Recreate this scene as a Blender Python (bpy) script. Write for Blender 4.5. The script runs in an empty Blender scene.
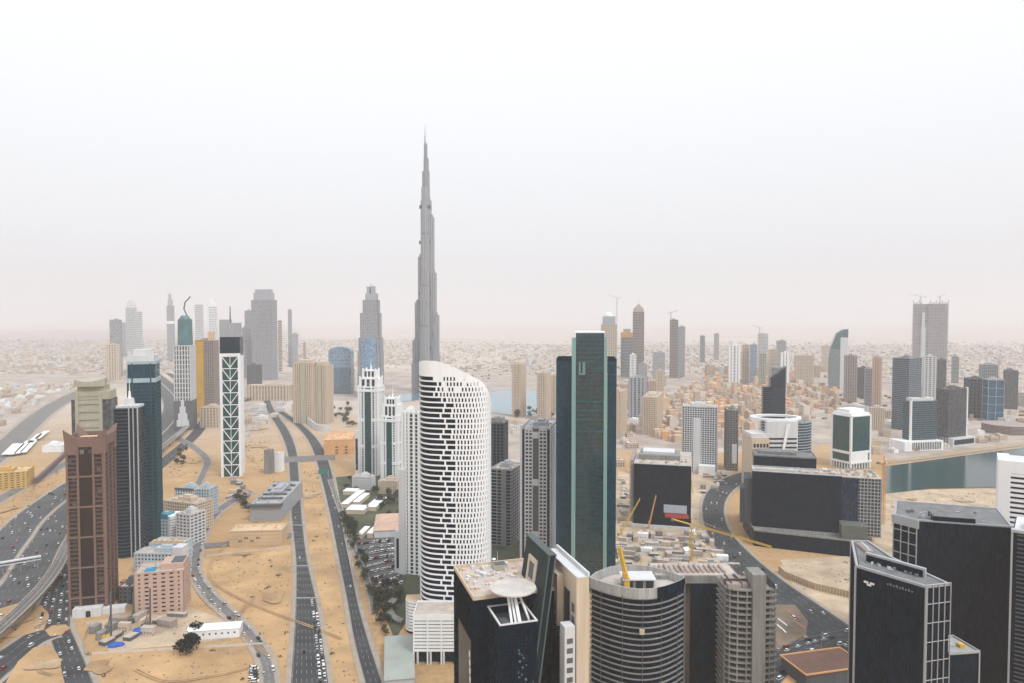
import bpy, math, random
from mathutils import Vector, Matrix
rnd = random.Random(7)
RAD = math.radians

# ------------------------------------------------------------------ camera, world, sun, exposure
sc = bpy.context.scene
COL = sc.collection
F, H, HOR = 700.0, 240.0, 316.0
PIT = math.atan((341.5 - HOR) / F)
cam = bpy.data.cameras.new('camera')
cam.sensor_width = 36.0
cam.lens = F * 36.0 / 1024.0
cam.clip_start, cam.clip_end = 1.0, 120000.0
camo = bpy.data.objects.new('camera', cam)
COL.objects.link(camo)
camo.location = (0, 0, H)
camo.rotation_euler = (math.pi / 2 - PIT, 0, 0)
sc.camera = camo

SUN_EL, SUN_AZ = 52.0, 140.0          # azimuth clockwise from +Y (north): behind the camera, to the right
w = bpy.data.worlds.new("World"); sc.world = w; w.use_nodes = True
nt = w.node_tree; nt.nodes.clear()
sky = nt.nodes.new('ShaderNodeTexSky'); sky.sky_type = 'NISHITA'; sky.sun_disc = False
sky.sun_elevation = RAD(SUN_EL); sky.sun_rotation = RAD(SUN_AZ)
sky.air_density = 1.0; sky.dust_density = 6.0; sky.ozone_density = 1.0; sky.altitude = 200
hsv = nt.nodes.new('ShaderNodeHueSaturation'); hsv.inputs['Saturation'].default_value = 0.12
mixc = nt.nodes.new('ShaderNodeMix'); mixc.data_type = 'RGBA'
mixc.inputs[0].default_value = 0.72
# the overcast layer, in the sky texture's own units: brighter overhead than near the horizon, as overcast skies are
tcw = nt.nodes.new('ShaderNodeTexCoord'); spw = nt.nodes.new('ShaderNodeSeparateXYZ'); nt.links.new(tcw.outputs['Generated'], spw.inputs[0])
mrw = nt.nodes.new('ShaderNodeMapRange'); mrw.inputs[1].default_value = 0.0; mrw.inputs[2].default_value = 1.0
mrw.inputs[3].default_value = 9.4; mrw.inputs[4].default_value = 17.0; nt.links.new(spw.outputs[2], mrw.inputs[0])
ovc = nt.nodes.new('ShaderNodeVectorMath'); ovc.operation = 'SCALE'; ovc.inputs[0].default_value = (.968, 1.0, 1.05)
nt.links.new(mrw.outputs[0], ovc.inputs['Scale']); nt.links.new(ovc.outputs[0], mixc.inputs[7])
bg = nt.nodes.new('ShaderNodeBackground'); bg.inputs['Strength'].default_value = 0.10
wo = nt.nodes.new('ShaderNodeOutputWorld')
nt.links.new(sky.outputs[0], hsv.inputs['Color'])
nt.links.new(hsv.outputs[0], mixc.inputs[6])
nt.links.new(mixc.outputs[2], bg.inputs['Color'])
nt.links.new(bg.outputs[0], wo.inputs[0])

sl = bpy.data.lights.new('sun', 'SUN'); sl.energy = 1.5; sl.angle = RAD(11); sl.color = (1.0, 0.985, 0.965)
so = bpy.data.objects.new('sun', sl); COL.objects.link(so)
sd = Vector((math.sin(RAD(SUN_AZ)) * math.cos(RAD(SUN_EL)), math.cos(RAD(SUN_AZ)) * math.cos(RAD(SUN_EL)), math.sin(RAD(SUN_EL))))
so.rotation_euler = sd.to_track_quat('Z', 'Y').to_euler()
so.location = (0, 0, 2000)

vs = sc.view_settings
vs.view_transform = 'Standard'; vs.look = 'None'; vs.gamma = 1.0; vs.use_curve_mapping = False
vs.exposure = 0.17
sc.render.engine = 'CYCLES'
sc.cycles.use_denoising = True
sc.cycles.max_bounces = 6; sc.cycles.diffuse_bounces = 3; sc.cycles.glossy_bounces = 3
sc.cycles.transmission_bounces = 2; sc.cycles.volume_bounces = 3
HAZE_DENSITY = 0.000106

# ------------------------------------------------------------------ where a pixel of the survey lies in the world
def ray(px, py):
    a = (px - 512) / F; b = (341.5 - py) / F
    return a, math.cos(PIT) + b * math.sin(PIT), -math.sin(PIT) + b * math.cos(PIT)
def G(px, py, z=0.0):
    a, y, d = ray(px, py)
    t = (z - H) / d
    return a * t, y * t
def YB(py):
    return G(512, py)[1]
def K(px, py=450):
    a, y, d = ray(px, py); return a / y
def XP(px, Y, py=450):
    return K(px, py) * Y
def ZP(py, Y):
    a, y, d = ray(512, py); return H + d / y * Y
def PX(x, y, z=0.0):
    cy = y * math.cos(PIT) - (z - H) * math.sin(PIT)
    cz = y * math.sin(PIT) + (z - H) * math.cos(PIT)
    return 512 + F * x / cy, 341.5 - F * cz / cy
def inpoly(p, poly):
    x, y = p; c = False; n = len(poly)
    for i in range(n):
        x1, y1 = poly[i]; x2, y2 = poly[(i + 1) % n]
        if (y1 > y) != (y2 > y) and x < (x2 - x1) * (y - y1) / (y2 - y1) + x1: c = not c
    return c

# ------------------------------------------------------------------ materials
MATS = {}
def mat(name, col, rough=0.85, spec=0.3, var=0.18, scale=0.05, metal=0.0, streak=False):
    if name in MATS: return MATS[name]
    m = bpy.data.materials.new(name); m.use_nodes = True; MATS[name] = m
    n = m.node_tree; b = n.nodes['Principled BSDF']
    b.inputs['Roughness'].default_value = rough; b.inputs['Metallic'].default_value = metal
    b.inputs['Specular IOR Level'].default_value = spec
    if var <= 0:
        b.inputs['Base Color'].default_value = (*col, 1); return m
    geo = n.nodes.new('ShaderNodeNewGeometry')
    mp = n.nodes.new('ShaderNodeMapping')
    mp.inputs['Scale'].default_value = (scale * 6, scale * 6, scale * .5) if streak else (scale, scale, scale)
    no = n.nodes.new('ShaderNodeTexNoise'); no.inputs['Detail'].default_value = 6; no.inputs['Scale'].default_value = 1; no.inputs['Roughness'].default_value = .65
    rmp = n.nodes.new('ShaderNodeMapRange')
    rmp.inputs[1].default_value = .28; rmp.inputs[2].default_value = .72
    rmp.inputs[3].default_value = 1 - var; rmp.inputs[4].default_value = 1 + var * .7
    mu = n.nodes.new('ShaderNodeVectorMath'); mu.operation = 'SCALE'; mu.inputs[0].default_value = col
    n.links.new(geo.outputs['Position'], mp.inputs[0]); n.links.new(mp.outputs[0], no.inputs['Vector'])
    n.links.new(no.outputs[0], rmp.inputs[0]); n.links.new(rmp.outputs[0], mu.inputs['Scale'])
    n.links.new(mu.outputs[0], b.inputs['Base Color'])
    return m
def glass(name, col, cx=3.0, cz=3.8, var=.5, rough=.18, spec=.35, lift=(0, 0, 0), nlift=.0):
    """curtain wall: every pane differs a little in tint and polish; some have blinds down"""
    if name in MATS: return MATS[name]
    m = bpy.data.materials.new(name); m.use_nodes = True; MATS[name] = m
    n = m.node_tree; b = n.nodes['Principled BSDF']
    b.inputs['Specular IOR Level'].default_value = spec
    tc = n.nodes.new('ShaderNodeTexCoord')
    dv = n.nodes.new('ShaderNodeVectorMath'); dv.operation = 'DIVIDE'; dv.inputs[1].default_value = (cx, cx, cz)
    fl = n.nodes.new('ShaderNodeVectorMath'); fl.operation = 'FLOOR'
    wn = n.nodes.new('ShaderNodeTexWhiteNoise'); wn.noise_dimensions = '3D'
    rm = n.nodes.new('ShaderNodeMapRange'); rm.inputs[3].default_value = 1 - var; rm.inputs[4].default_value = 1 + var
    mu = n.nodes.new('ShaderNodeVectorMath'); mu.operation = 'SCALE'; mu.inputs[0].default_value = col
    n.links.new(tc.outputs['Object'], dv.inputs[0]); n.links.new(dv.outputs[0], fl.inputs[0]); n.links.new(fl.outputs[0], wn.inputs[0])
    n.links.new(wn.outputs['Value'], rm.inputs[0]); n.links.new(rm.outputs[0], mu.inputs['Scale'])
    bl = n.nodes.new('ShaderNodeMath'); bl.operation = 'GREATER_THAN'; bl.inputs[1].default_value = .94
    sw = n.nodes.new('ShaderNodeSeparateColor'); n.links.new(wn.outputs['Color'], sw.inputs[0])
    n.links.new(sw.outputs[1], bl.inputs[0])
    mx = n.nodes.new('ShaderNodeMix'); mx.data_type = 'RGBA'
    blm = n.nodes.new('ShaderNodeMath'); blm.operation = 'MULTIPLY'; blm.inputs[1].default_value = nlift
    n.links.new(bl.outputs[0], blm.inputs[0]); n.links.new(blm.outputs[0], mx.inputs[0])
    n.links.new(mu.outputs[0], mx.inputs[6]); mx.inputs[7].default_value = (.25, .25, .23, 1)
    n.links.new(mx.outputs[2], b.inputs['Base Color'])
    rr = n.nodes.new('ShaderNodeMapRange'); rr.inputs[3].default_value = rough * .6; rr.inputs[4].default_value = rough * 1.6
    n.links.new(sw.outputs[2], rr.inputs[0]); n.links.new(rr.outputs[0], b.inputs['Roughness'])
    return m

M_white = mat('white_render', (.77, .785, .79), var=.08, scale=.03, streak=True)
M_whitegrey = mat('pale_grey_render', (.58, .59, .60), var=.12, scale=.03, streak=True)
M_grey = mat('grey_cladding', (.34, .355, .38), var=.12, streak=True)
M_dgrey = mat('dark_grey_cladding', (.10, .11, .12), var=.2, streak=True)
M_steel = mat('brushed_steel', (.40, .41, .43), rough=.45, var=.1)
M_conc = mat('raw_concrete', (.235, .23, .215), var=.35, scale=.06, streak=True)
M_beige = mat('beige_stone', (.56, .46, .35), var=.12, streak=True)
M_sandst = mat('sandstone', (.58, .43, .27), var=.15, scale=.04)
M_orange = mat('orange_stucco', (.66, .36, .17), var=.18, scale=.04)
M_pink = mat('pink_stone', (.50, .35, .28), var=.12, streak=True)
M_brown = mat('red_brown_stone', (.10, .055, .045), var=.15, streak=True)
M_brownl = mat('pale_red_stone', (.19, .12, .098), var=.15, streak=True)
M_brown2 = mat('dull_brown_stone', (.33, .27, .245), var=.15, streak=True)
M_olive = mat('olive_stone', (.40, .38, .30), var=.12, streak=True)
M_roof = mat('dusty_roof', (.46, .40, .35), var=.3, scale=.12)
M_roofg = mat('grey_roof', (.36, .36, .36), var=.3, scale=.12)
M_droof = mat('dark_bitumen_roof', (.17, .175, .18), var=.35, scale=.15)
M_black = glass('black_glass', (.0018, .0100, .0210), 1.6, 3.9, .5, .22, .06)
M_navy = glass('navy_glass', (.004, .020, .036), 1.8, 3.8, .5, .2, .10)
M_teal = glass('teal_glass', (.005, .040, .052), 2.4, 3.8, .4, .10, .8)
M_tealb = glass('teal_blue_glass', (.002, .045, .078), 2.4, 3.8, .3, .12, .3)
M_green = glass('green_glass', (.004, .058, .064), 2.4, 3.8, .3, .12, .35)
M_blue = glass('blue_glass', (.010, .052, .080), 3, 3.8, .4, .2, .2)
M_lblue = glass('pale_blue_glass', (.16, .26, .36), 4, 4, .3, .25, .5)
M_smoke = glass('smoked_glass', (.05, .062, .072), 3, 3.8, .5, .25, .4, nlift=.5)
M_wing = glass('window_glass', (.028, .034, .04), 3, 3.6, .6, .2, .35, nlift=.6)
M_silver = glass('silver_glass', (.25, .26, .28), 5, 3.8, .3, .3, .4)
M_finteal = mat('pale_teal_panel', (.20, .36, .34), rough=.4, var=.12, scale=.03, streak=True)
M_yel = mat('yellow_paint', (.60, .38, .05), rough=.5, var=.15)
M_orp = mat('orange_paint', (.60, .30, .08), rough=.5, var=.15)
M_red = mat('red_paint', (.45, .06, .05), rough=.5, var=.15)
M_bluep = mat('blue_tarpaulin', (.02, .10, .42), rough=.6, var=.2, scale=.3)
M_pool = mat('pool_water', (.03, .30, .50), rough=.1, var=.1)
M_black2 = mat('black_paint', (.02, .02, .022), rough=.6, var=.1)

# ------------------------------------------------------------------ mesh builder
class MB:
    def __init__(s): s.v = []; s.f = []; s.m = []
    def poly(s, pts, mi=0):
        n = len(s.v); s.v += [tuple(p) for p in pts]; s.f.append(list(range(n, n + len(pts)))); s.m.append(mi)
    def _hex(s, p, mi):
        n = len(s.v); s.v += p
        for q in ((0, 3, 2, 1), (4, 5, 6, 7), (0, 1, 5, 4), (1, 2, 6, 5), (2, 3, 7, 6), (3, 0, 4, 7)):
            s.f.append([n + i for i in q]); s.m.append(mi)
    def box(s, x0, x1, y0, y1, z0, z1, mi=0):
        s._hex([(x0, y0, z0), (x1, y0, z0), (x1, y1, z0), (x0, y1, z0), (x0, y0, z1), (x1, y0, z1), (x1, y1, z1), (x0, y1, z1)], mi); return s
    def obox(s, cx, cy, z0, lx, ly, lz, a=0, mi=0):
        c, q = math.cos(a), math.sin(a)
        P = [(cx + c * x - q * y, cy + q * x + c * y) for x, y in ((-lx / 2, -ly / 2), (lx / 2, -ly / 2), (lx / 2, ly / 2), (-lx / 2, ly / 2))]
        s._hex([(*p, z0) for p in P] + [(*p, z0 + lz) for p in P], mi); return s
    def prism(s, pts, z0, z1, mi=0, cap=True, mtop=None):
        n = len(s.v); k = len(pts)
        za = z0 if callable(z0) else (lambda x, y: z0)
        zb = z1 if callable(z1) else (lambda x, y: z1)
        s.v += [(x, y, za(x, y)) for x, y in pts] + [(x, y, zb(x, y)) for x, y in pts]
        for i in range(k):
            j = (i + 1) % k; s.f.append([n + i, n + j, n + k + j, n + k + i]); s.m.append(mi)
        if cap:
            s.f.append([n + i for i in range(k - 1, -1, -1)]); s.m.append(mi)
            s.f.append([n + k + i for i in range(k)]); s.m.append(mi if mtop is None else mtop)
        return s
    def ring(s, pts, t, z0, z1, mi=0):
        """a wall of thickness t standing just inside the outline pts (counter-clockwise)"""
        inn = inset(pts, t); k = len(pts); n = len(s.v)
        for L, z in ((pts, z0), (pts, z1), (inn, z0), (inn, z1)): s.v += [(x, y, z) for x, y in L]
        for i in range(k):
            j = (i + 1) % k
            for q in ((i, j, k + j, k + i), (2 * k + j, 2 * k + i, 3 * k + i, 3 * k + j), (k + i, k + j, 3 * k + j, 3 * k + i), (j, i, 2 * k + i, 2 * k + j)):
                s.f.append([n + e for e in q]); s.m.append(mi)
        return s
    def bar(s, p, q, r, mi=0):
        p = Vector(p); q = Vector(q); d = (q - p).normalized()
        u = d.cross(Vector((0, 0, 1)))
        if u.length < 1e-4: u = Vector((1, 0, 0))
        u.normalize(); v = d.cross(u)
        c = [(u + v) * r, (u * -1 + v) * r, (u + v) * -r, (u - v) * r]
        s._hex([tuple(p + e) for e in c] + [tuple(q + e) for e in c], mi); return s
    def cyl(s, x, y, z0, z1, r0, r1=None, n=16, mi=0):
        r1 = r0 if r1 is None else r1
        a = [(x + r0 * math.cos(2 * math.pi * i / n), y + r0 * math.sin(2 * math.pi * i / n), z0) for i in range(n)]
        b = [(x + r1 * math.cos(2 * math.pi * i / n), y + r1 * math.sin(2 * math.pi * i / n), z1) for i in range(n)]
        return s.loft([a, b], mi)
    def loft(s, rings, mi=0):
        n = len(s.v); k = len(rings[0])
        for r in rings: s.v += [tuple(p) for p in r]
        for a in range(len(rings) - 1):
            for i in range(k):
                j = (i + 1) % k; o = n + a * k
                s.f.append([o + i, o + j, o + k + j, o + k + i]); s.m.append(mi)
        s.f.append([n + i for i in range(k - 1, -1, -1)]); s.m.append(mi)
        o = n + (len(rings) - 1) * k
        s.f.append([o + i for i in range(k)]); s.m.append(mi)
        return s
    def mesh(s, name, mats):
        me = bpy.data.meshes.new(name)
        me.from_pydata(s.v, [], s.f)
        mats = mats if isinstance(mats, (list, tuple)) else [mats]
        for m in mats: me.materials.append(m)
        me.polygons.foreach_set('material_index', s.m)
        me.update(); return me
    def build(s, name, mats, parent=None, loc=None, rz=0):
        o = bpy.data.objects.new(name, s.mesh(name, mats)); COL.objects.link(o)
        if parent is not None: o.parent = parent
        if loc: o.location = loc; o.rotation_euler = (0, 0, rz)
        return o
def inset(pts, t):
    k = len(pts); out = []
    for i in range(k):
        p0 = Vector(pts[i - 1]); p1 = Vector(pts[i]); p2 = Vector(pts[(i + 1) % k])
        d1 = (p1 - p0).normalized(); d2 = (p2 - p1).normalized()
        n1 = Vector((-d1.y, d1.x)); n2 = Vector((-d2.y, d2.x))
        b = n1 + n2
        b = b / max(b.length_squared, .3) * 2 * .5
        c = max(.35, n1.dot(b.normalized()))
        out.append(tuple(p1 + b.normalized() * (t / c)))
    return out
def tag(o, label=None, cat=None, group=None, kind=None):
    if label: o['label'] = label
    if cat: o['category'] = cat
    if group: o['group'] = group
    if kind: o['kind'] = kind
    return o
def thing(name, label, cat, loc=(0, 0, 0), rz=0, group=None):
    o = bpy.data.objects.new(name, None); COL.objects.link(o)
    o.location = loc; o.rotation_euler = (0, 0, rz); o.empty_display_size = 1
    return tag(o, label, cat, group)
def struct(name, mb, m):
    return tag(mb.build(name, m), kind='structure')
def dup(o, loc, rz, label=None, group=None, scale=None, data=None):
    c = o.copy(); COL.objects.link(c); c.location = loc; c.rotation_euler = (0, 0, rz)
    if scale: c.scale = scale
    if data: c.data = data
    for k, v in (('label', label), ('group', group)):
        if v: c[k] = v
    for ch in o.children:
        d = ch.copy(); COL.objects.link(d); d.parent = c
    return c

def facade(mb, x0, x1, y0, y1, z0, z1, fh=3.8, bh=1.2, sx=0, sy=0, pw=.7, pr=.25, mi=0):
    """floor bands all round (bh tall, one per storey of fh) and vertical piers every sx / sy metres"""
    if bh > 0:
        n = max(1, round((z1 - z0) / fh)); s = (z1 - z0) / n
        for i in range(n + 1):
            za = z0 + i * s; zb = min(za + bh, z1 + .3)
            mb.box(x0, x1, y0, y1, za, zb, mi)
    for (a0, a1, st, ax) in ((x0, x1, sx, 0), (y0, y1, sy, 1)):
        if not st: continue
        n = max(1, round((a1 - a0) / st))
        for i in range(n + 1):
            c = a0 + (a1 - a0) * i / n
            c = min(max(c, a0 + pw / 2 - pr), a1 - pw / 2 + pr)
            if ax == 0:
                mb.box(c - pw / 2, c + pw / 2, y0 - pr, y0 + .6, z0, z1 + .4, mi); mb.box(c - pw / 2, c + pw / 2, y1 - .6, y1 + pr, z0, z1 + .4, mi)
            else:
                mb.box(x0 - pr * 1.1, x0 + .6, c - pw / 2, c + pw / 2, z0, z1 + .45, mi); mb.box(x1 - .6, x1 + pr * 1.1, c - pw / 2, c + pw / 2, z0, z1 + .45, mi)
def rooftop(root, x0, x1, y0, y1, h, m=None, mwall=None, plant=True, par=1.6, seed=0):
    r = random.Random(seed + int(h * 10))
    m = m or M_roof; mwall = mwall or M_whitegrey
    mb = MB(); mb.box(x0 + .4, x1 - .4, y0 + .4, y1 - .4, h - .1, h + .35, 0)
    mb.ring([(x0, y0), (x1, y0), (x1, y1), (x0, y1)], .38, h + .3, h + par, 1)
    W, D = x1 - x0, y1 - y0
    for i in range(int(5 + W * D / 90)):
        a = r.uniform(x0 + 2, x1 - 4); b = r.uniform(y0 + 2, y1 - 4)
        mb.box(a, a + r.uniform(1, 2.6), b, b + r.uniform(1, 2.6), h + .34, h + r.uniform(1, 2.2), r.choice((0, 1)))
    ro = mb.build('roof', [m, mwall], root)
    if plant:
        px = MB(); cx = x0 + W * r.uniform(.35, .6); cy = y0 + D * r.uniform(.4, .6)
        px.box(cx - W * .2, cx + W * .2, cy - D * .2, cy + D * .2, h + .3, h + 4.5)
        px.box(cx - W * .1, cx + W * .12, cy - D * .12, cy + D * .1, h + 4.45, h + 6.5)
        px.build('plant_room', mwall, ro)
    return ro
def frame3(L, C, R, base=None, Y=None, al=0, top=400, d=None, w=None):
    """a box whose near vertical edge stands at image column C and whose two visible faces end at columns L and R"""
    Yc = YB(base) if Y is None else Y
    pm = (top + (base or PX(0, Yc)[1])) / 2
    a = RAD(al); xc = XP(C, Yc, pm)
    k = K(L, pm)
    if w is None: w = (xc - k * Yc) / (math.cos(a) + k * math.sin(a))
    if d is None:
        k = K(R, pm); den = math.sin(a) - k * math.cos(a)
        d = (k * Yc - xc) / den if abs(den) > 1e-3 else w
        if not (.3 * w < d < 3 * w + 40): d = max(.5 * w, min(abs(d), 2.0 * w))
    return xc, Yc, w, d, ZP(top, Yc)
def tower(name, label, L, C, R, top, base=None, Y=None, al=0, core=None, fr=None, fh=3.8, bh=1.2, sx=0, sy=0, pw=.7, pr=.25,
          cat='tower', roofm=None, plant=True, d=None, group=None, z0=0, par=1.6, w=None):
    xc, Yc, w, d, h = frame3(L, C, R, base, Y, al, top, d, w)
    root = thing(name, label, cat, (xc, Yc, 0), -RAD(al), group)
    MB().box(-w + .5, -.5, .5, d - .5, 0, h).build('curtain_wall', core or M_wing, root)
    if fr is not None:
        mb = MB(); facade(mb, -w, 0, 0, d, z0, h - .35, fh, bh, sx, sy, pw, pr); mb.build('facade_frame', fr, root)
    rooftop(root, -w, 0, 0, d, h, roofm, fr, plant, par, seed=int(L))
    return root, w, d, h

# ------------------------------------------------------------------ setting: ground, roads, water
def ground_mat():
    m = bpy.data.materials.new('desert_ground'); m.use_nodes = True
    n = m.node_tree; b = n.nodes['Principled BSDF']; b.inputs['Roughness'].default_value = .95; b.inputs['Specular IOR Level'].default_value = .1
    geo = n.nodes.new('ShaderNodeNewGeometry')
    def noise(scale, det=6, ro=.6, st=(1, 1, 1)):
        mp = n.nodes.new('ShaderNodeMapping'); mp.inputs['Scale'].default_value = tuple(scale * e for e in st)
        no = n.nodes.new('ShaderNodeTexNoise'); no.inputs['Scale'].default_value = 1; no.inputs['Detail'].default_value = det; no.inputs['Roughness'].default_value = ro
        n.links.new(geo.outputs['Position'], mp.inputs[0]); n.links.new(mp.outputs[0], no.inputs['Vector']); return no.outputs[0]
    def ramp(src, stops):
        r = n.nodes.new('ShaderNodeValToRGB'); e = r.color_ramp.elements
        while len(e) < len(stops): e.new(.5)
        for i, (p, c) in enumerate(stops): e[i].position = p; e[i].color = (*c, 1)
        n.links.new(src, r.inputs[0]); return r.outputs[0]
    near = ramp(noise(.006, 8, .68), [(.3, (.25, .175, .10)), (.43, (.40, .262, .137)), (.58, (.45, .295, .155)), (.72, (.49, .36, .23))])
    far = ramp(noise(.0011, 9, .7, (1, 2.5, 1)), [(.3, (.36, .32, .28)), (.45, (.47, .41, .355)), (.58, (.53, .46, .40)), (.72, (.60, .54, .475))])  # far ground paled, part of the distance haze put into its colour
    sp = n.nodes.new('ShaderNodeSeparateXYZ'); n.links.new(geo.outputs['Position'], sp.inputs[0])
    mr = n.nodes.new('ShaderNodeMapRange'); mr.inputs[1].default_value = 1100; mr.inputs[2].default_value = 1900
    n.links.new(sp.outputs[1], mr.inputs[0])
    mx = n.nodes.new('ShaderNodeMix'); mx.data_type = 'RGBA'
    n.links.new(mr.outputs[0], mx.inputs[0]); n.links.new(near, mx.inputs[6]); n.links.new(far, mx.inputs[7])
    # wheel ruts and dark scattered patches
    d = n.nodes.new('ShaderNodeMapRange'); d.inputs[1].default_value = .56; d.inputs[2].default_value = .70; d.inputs[3].default_value = 1; d.inputs[4].default_value = .72
    n.links.new(noise(.018, 5, .7, (1, 2.2, 1)), d.inputs[0])
    d2 = n.nodes.new('ShaderNodeMapRange'); d2.inputs[1].default_value = .35; d2.inputs[2].default_value = .65; d2.inputs[3].default_value = .86; d2.inputs[4].default_value = 1.1
    n.links.new(noise(.25, 4, .7), d2.inputs[0])
    mm = n.nodes.new('ShaderNodeMath'); mm.operation = 'MULTIPLY'; n.links.new(d.outputs[0], mm.inputs[0]); n.links.new(d2.outputs[0], mm.inputs[1])
    mu = n.nodes.new('ShaderNodeVectorMath'); mu.operation = 'SCALE'
    n.links.new(mx.outputs[2], mu.inputs[0]); n.links.new(mm.outputs[0], mu.inputs['Scale'])
    n.links.new(mu.outputs[0], b.inputs['Base Color'])
    return m
S = 30000
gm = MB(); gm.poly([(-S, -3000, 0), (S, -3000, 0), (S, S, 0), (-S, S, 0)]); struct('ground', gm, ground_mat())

M_asph = mat('asphalt', (.045, .050, .054), var=.45, scale=.035)
M_asph2 = mat('worn_asphalt', (.16, .155, .15), var=.25, scale=.05)
M_pave = mat('pavement', (.34, .29, .24), var=.2, scale=.1)
M_line = mat('road_paint', (.30, .30, .29), var=.2, scale=.2)
M_sand = mat('loose_sand', (.45, .29, .148), rough=.95, var=.36, scale=.022)
M_sandp = mat('pale_sand', (.47, .37, .265), rough=.95, var=.4, scale=.035)
M_dirt = mat('dark_dirt', (.20, .155, .11), rough=.95, var=.4, scale=.04)
M_city = mat('urban_ground', (.40, .34, .295), rough=.95, var=.45, scale=.015)
M_lot = mat('parking_asphalt', (.11, .11, .11), var=.3, scale=.06)
M_garden = mat('garden_soil', (.075, .085, .05), rough=.95, var=.5, scale=.05)
M_water = mat('canal_water', (.012, .050, .052), rough=.12, spec=.14, var=.3, scale=.008)
M_waterf = mat('lake_water', (.07, .20, .26), rough=.08, spec=.5, var=.2, scale=.004)
_zl = [0.05]
def nz():
    _zl[0] += .012; return _zl[0]
def smooth(pts, n=6):
    out = []
    for i in range(len(pts) - 1):
        p0 = pts[max(i - 1, 0)]; p1 = pts[i]; p2 = pts[i + 1]; p3 = pts[min(i + 2, len(pts) - 1)]
        for j in range(n):
            t = j / n
            out.append(tuple(.5 * (2 * p1[k] + (p2[k] - p0[k]) * t + (2 * p0[k] - 5 * p1[k] + 4 * p2[k] - p3[k]) * t * t + (3 * p1[k] - p0[k] - 3 * p2[k] + p3[k]) * t ** 3) for k in range(len(p1))))
    out.append(tuple(pts[-1])); return out
def patch(name, px, m, z=None):
    mb = MB(); mb.poly([(*G(*p), z or nz()) for p in px] if z else (lambda zz: [(*G(*p), zz) for p in px])(nz()))
    return struct(name, mb, m)
def offs(L, d):
    out = []
    for i, p in enumerate(L):
        a = L[max(i - 1, 0)]; b = L[min(i + 1, len(L) - 1)]
        dx, dy = b[0] - a[0], b[1] - a[1]; l = math.hypot(dx, dy) or 1
        out.append((p[0] + dy / l * d, p[1] - dx / l * d))
    return out
ROADS = []
def strip(mb, A, B, z, mi=0):
    for i in range(len(A) - 1):
        mb.poly([(*A[i], z), (*B[i], z), (*B[i + 1], z), (*A[i + 1], z)], mi)
def road(name, left, right, lanes=4, m=None, pave=3.5, lines=True):
    """left and right edge as lists of survey pixels, same length, going away from the camera"""
    A = smooth([G(*p) for p in left]); B = smooth([G(*p) for p in right])
    if pave:
        zp = nz(); mb = MB(); strip(mb, offs(A, -pave), offs(B, pave), zp); struct('pavement', mb, M_pave)
    z = nz(); mb = MB(); strip(mb, A, B, z); struct(name, mb, m or M_asph)
    if lines:
        zl = z + .006; _zl[0] += .006; mb = MB()
        for k in range(lanes + 1):
            t = k / lanes; t = min(max(t, .03), .97)
            Ln = [(a[0] + (b[0] - a[0]) * t, a[1] + (b[1] - a[1]) * t) for a, b in zip(A, B)]
            solid = k in (0, lanes)
            for i in range(len(Ln) - 1):
                p, q = Vector(Ln[i]), Vector(Ln[i + 1]); l = (q - p).length; s = 0
                while s < l:
                    e = l if solid else min(s + 5, l)
                    u = (q - p) / l; nn = Vector((-u.y, u.x)) * .11
                    a, b = p + u * s, p + u * e
                    mb.poly([(*(a + nn), zl), (*(a - nn), zl), (*(b - nn), zl), (*(b + nn), zl)])
                    s += l if solid else 14
        struct('road_markings', mb, M_line)
    ROADS.append((name, A, B)); return A, B

patch('urban_ground', [(-60, 470), (60, 405), (170, 372), (300, 352), (300, 330), (-260, 330), (-400, 470)], M_city)
patch('urban_ground', [(480, 480), (560, 445), (700, 455), (870, 440), (1024, 440), (1260, 440), (1000, 345), (560, 345), (470, 372)], M_city)
patch('urban_ground', [(240, 445), (290, 400), (420, 402), (420, 372), (250, 372), (180, 400)], M_city)
patch('garden_ground', [(330, 478), (420, 468), (420, 600), (395, 640), (378, 600), (352, 545)], M_garden)
patch('garden_ground', [(420, 470), (560, 470), (560, 560), (420, 600)], M_garden)
patch('quay_ground', [(884, 462), (950, 452), (1030, 441), (1160, 424), (1100, 412), (880, 440)], M_city)
patch('parking_lot', [(352, 540), (394, 537), (402, 585), (378, 598)], M_lot)
patch('sand_lot', [(186, 552), (291, 545), (290, 690), (276, 690), (262, 640), (205, 590)], M_sand)
patch('sand_lot', [(292, 470), (332, 470), (347, 560), (366, 690), (332, 690), (318, 600), (300, 540)], M_sand)
patch('sand_lot', [(80, 655), (262, 645), (268, 700), (95, 700)], M_sand)
patch('construction_ground', [(85, 622), (186, 606), (232, 622), (228, 640), (110, 652)], M_sandp)
patch('sand_lot', [(160, 452), (176, 438), (205, 456), (200, 478), (165, 486)], M_sand)
patch('sand_lot', [(884, 491), (1010, 488), (1024, 560), (870, 560)], M_sandp)
patch('construction_ground', [(618, 470), (712, 500), (745, 570), (720, 600), (600, 600)], M_sandp)
patch('dirt_yard', [(690, 470), (735, 470), (712, 500), (718, 540), (700, 530)], M_sandp)
patch('sand_lot', [(780, 560), (870, 555), (870, 640), (800, 600)], M_sandp)

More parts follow.
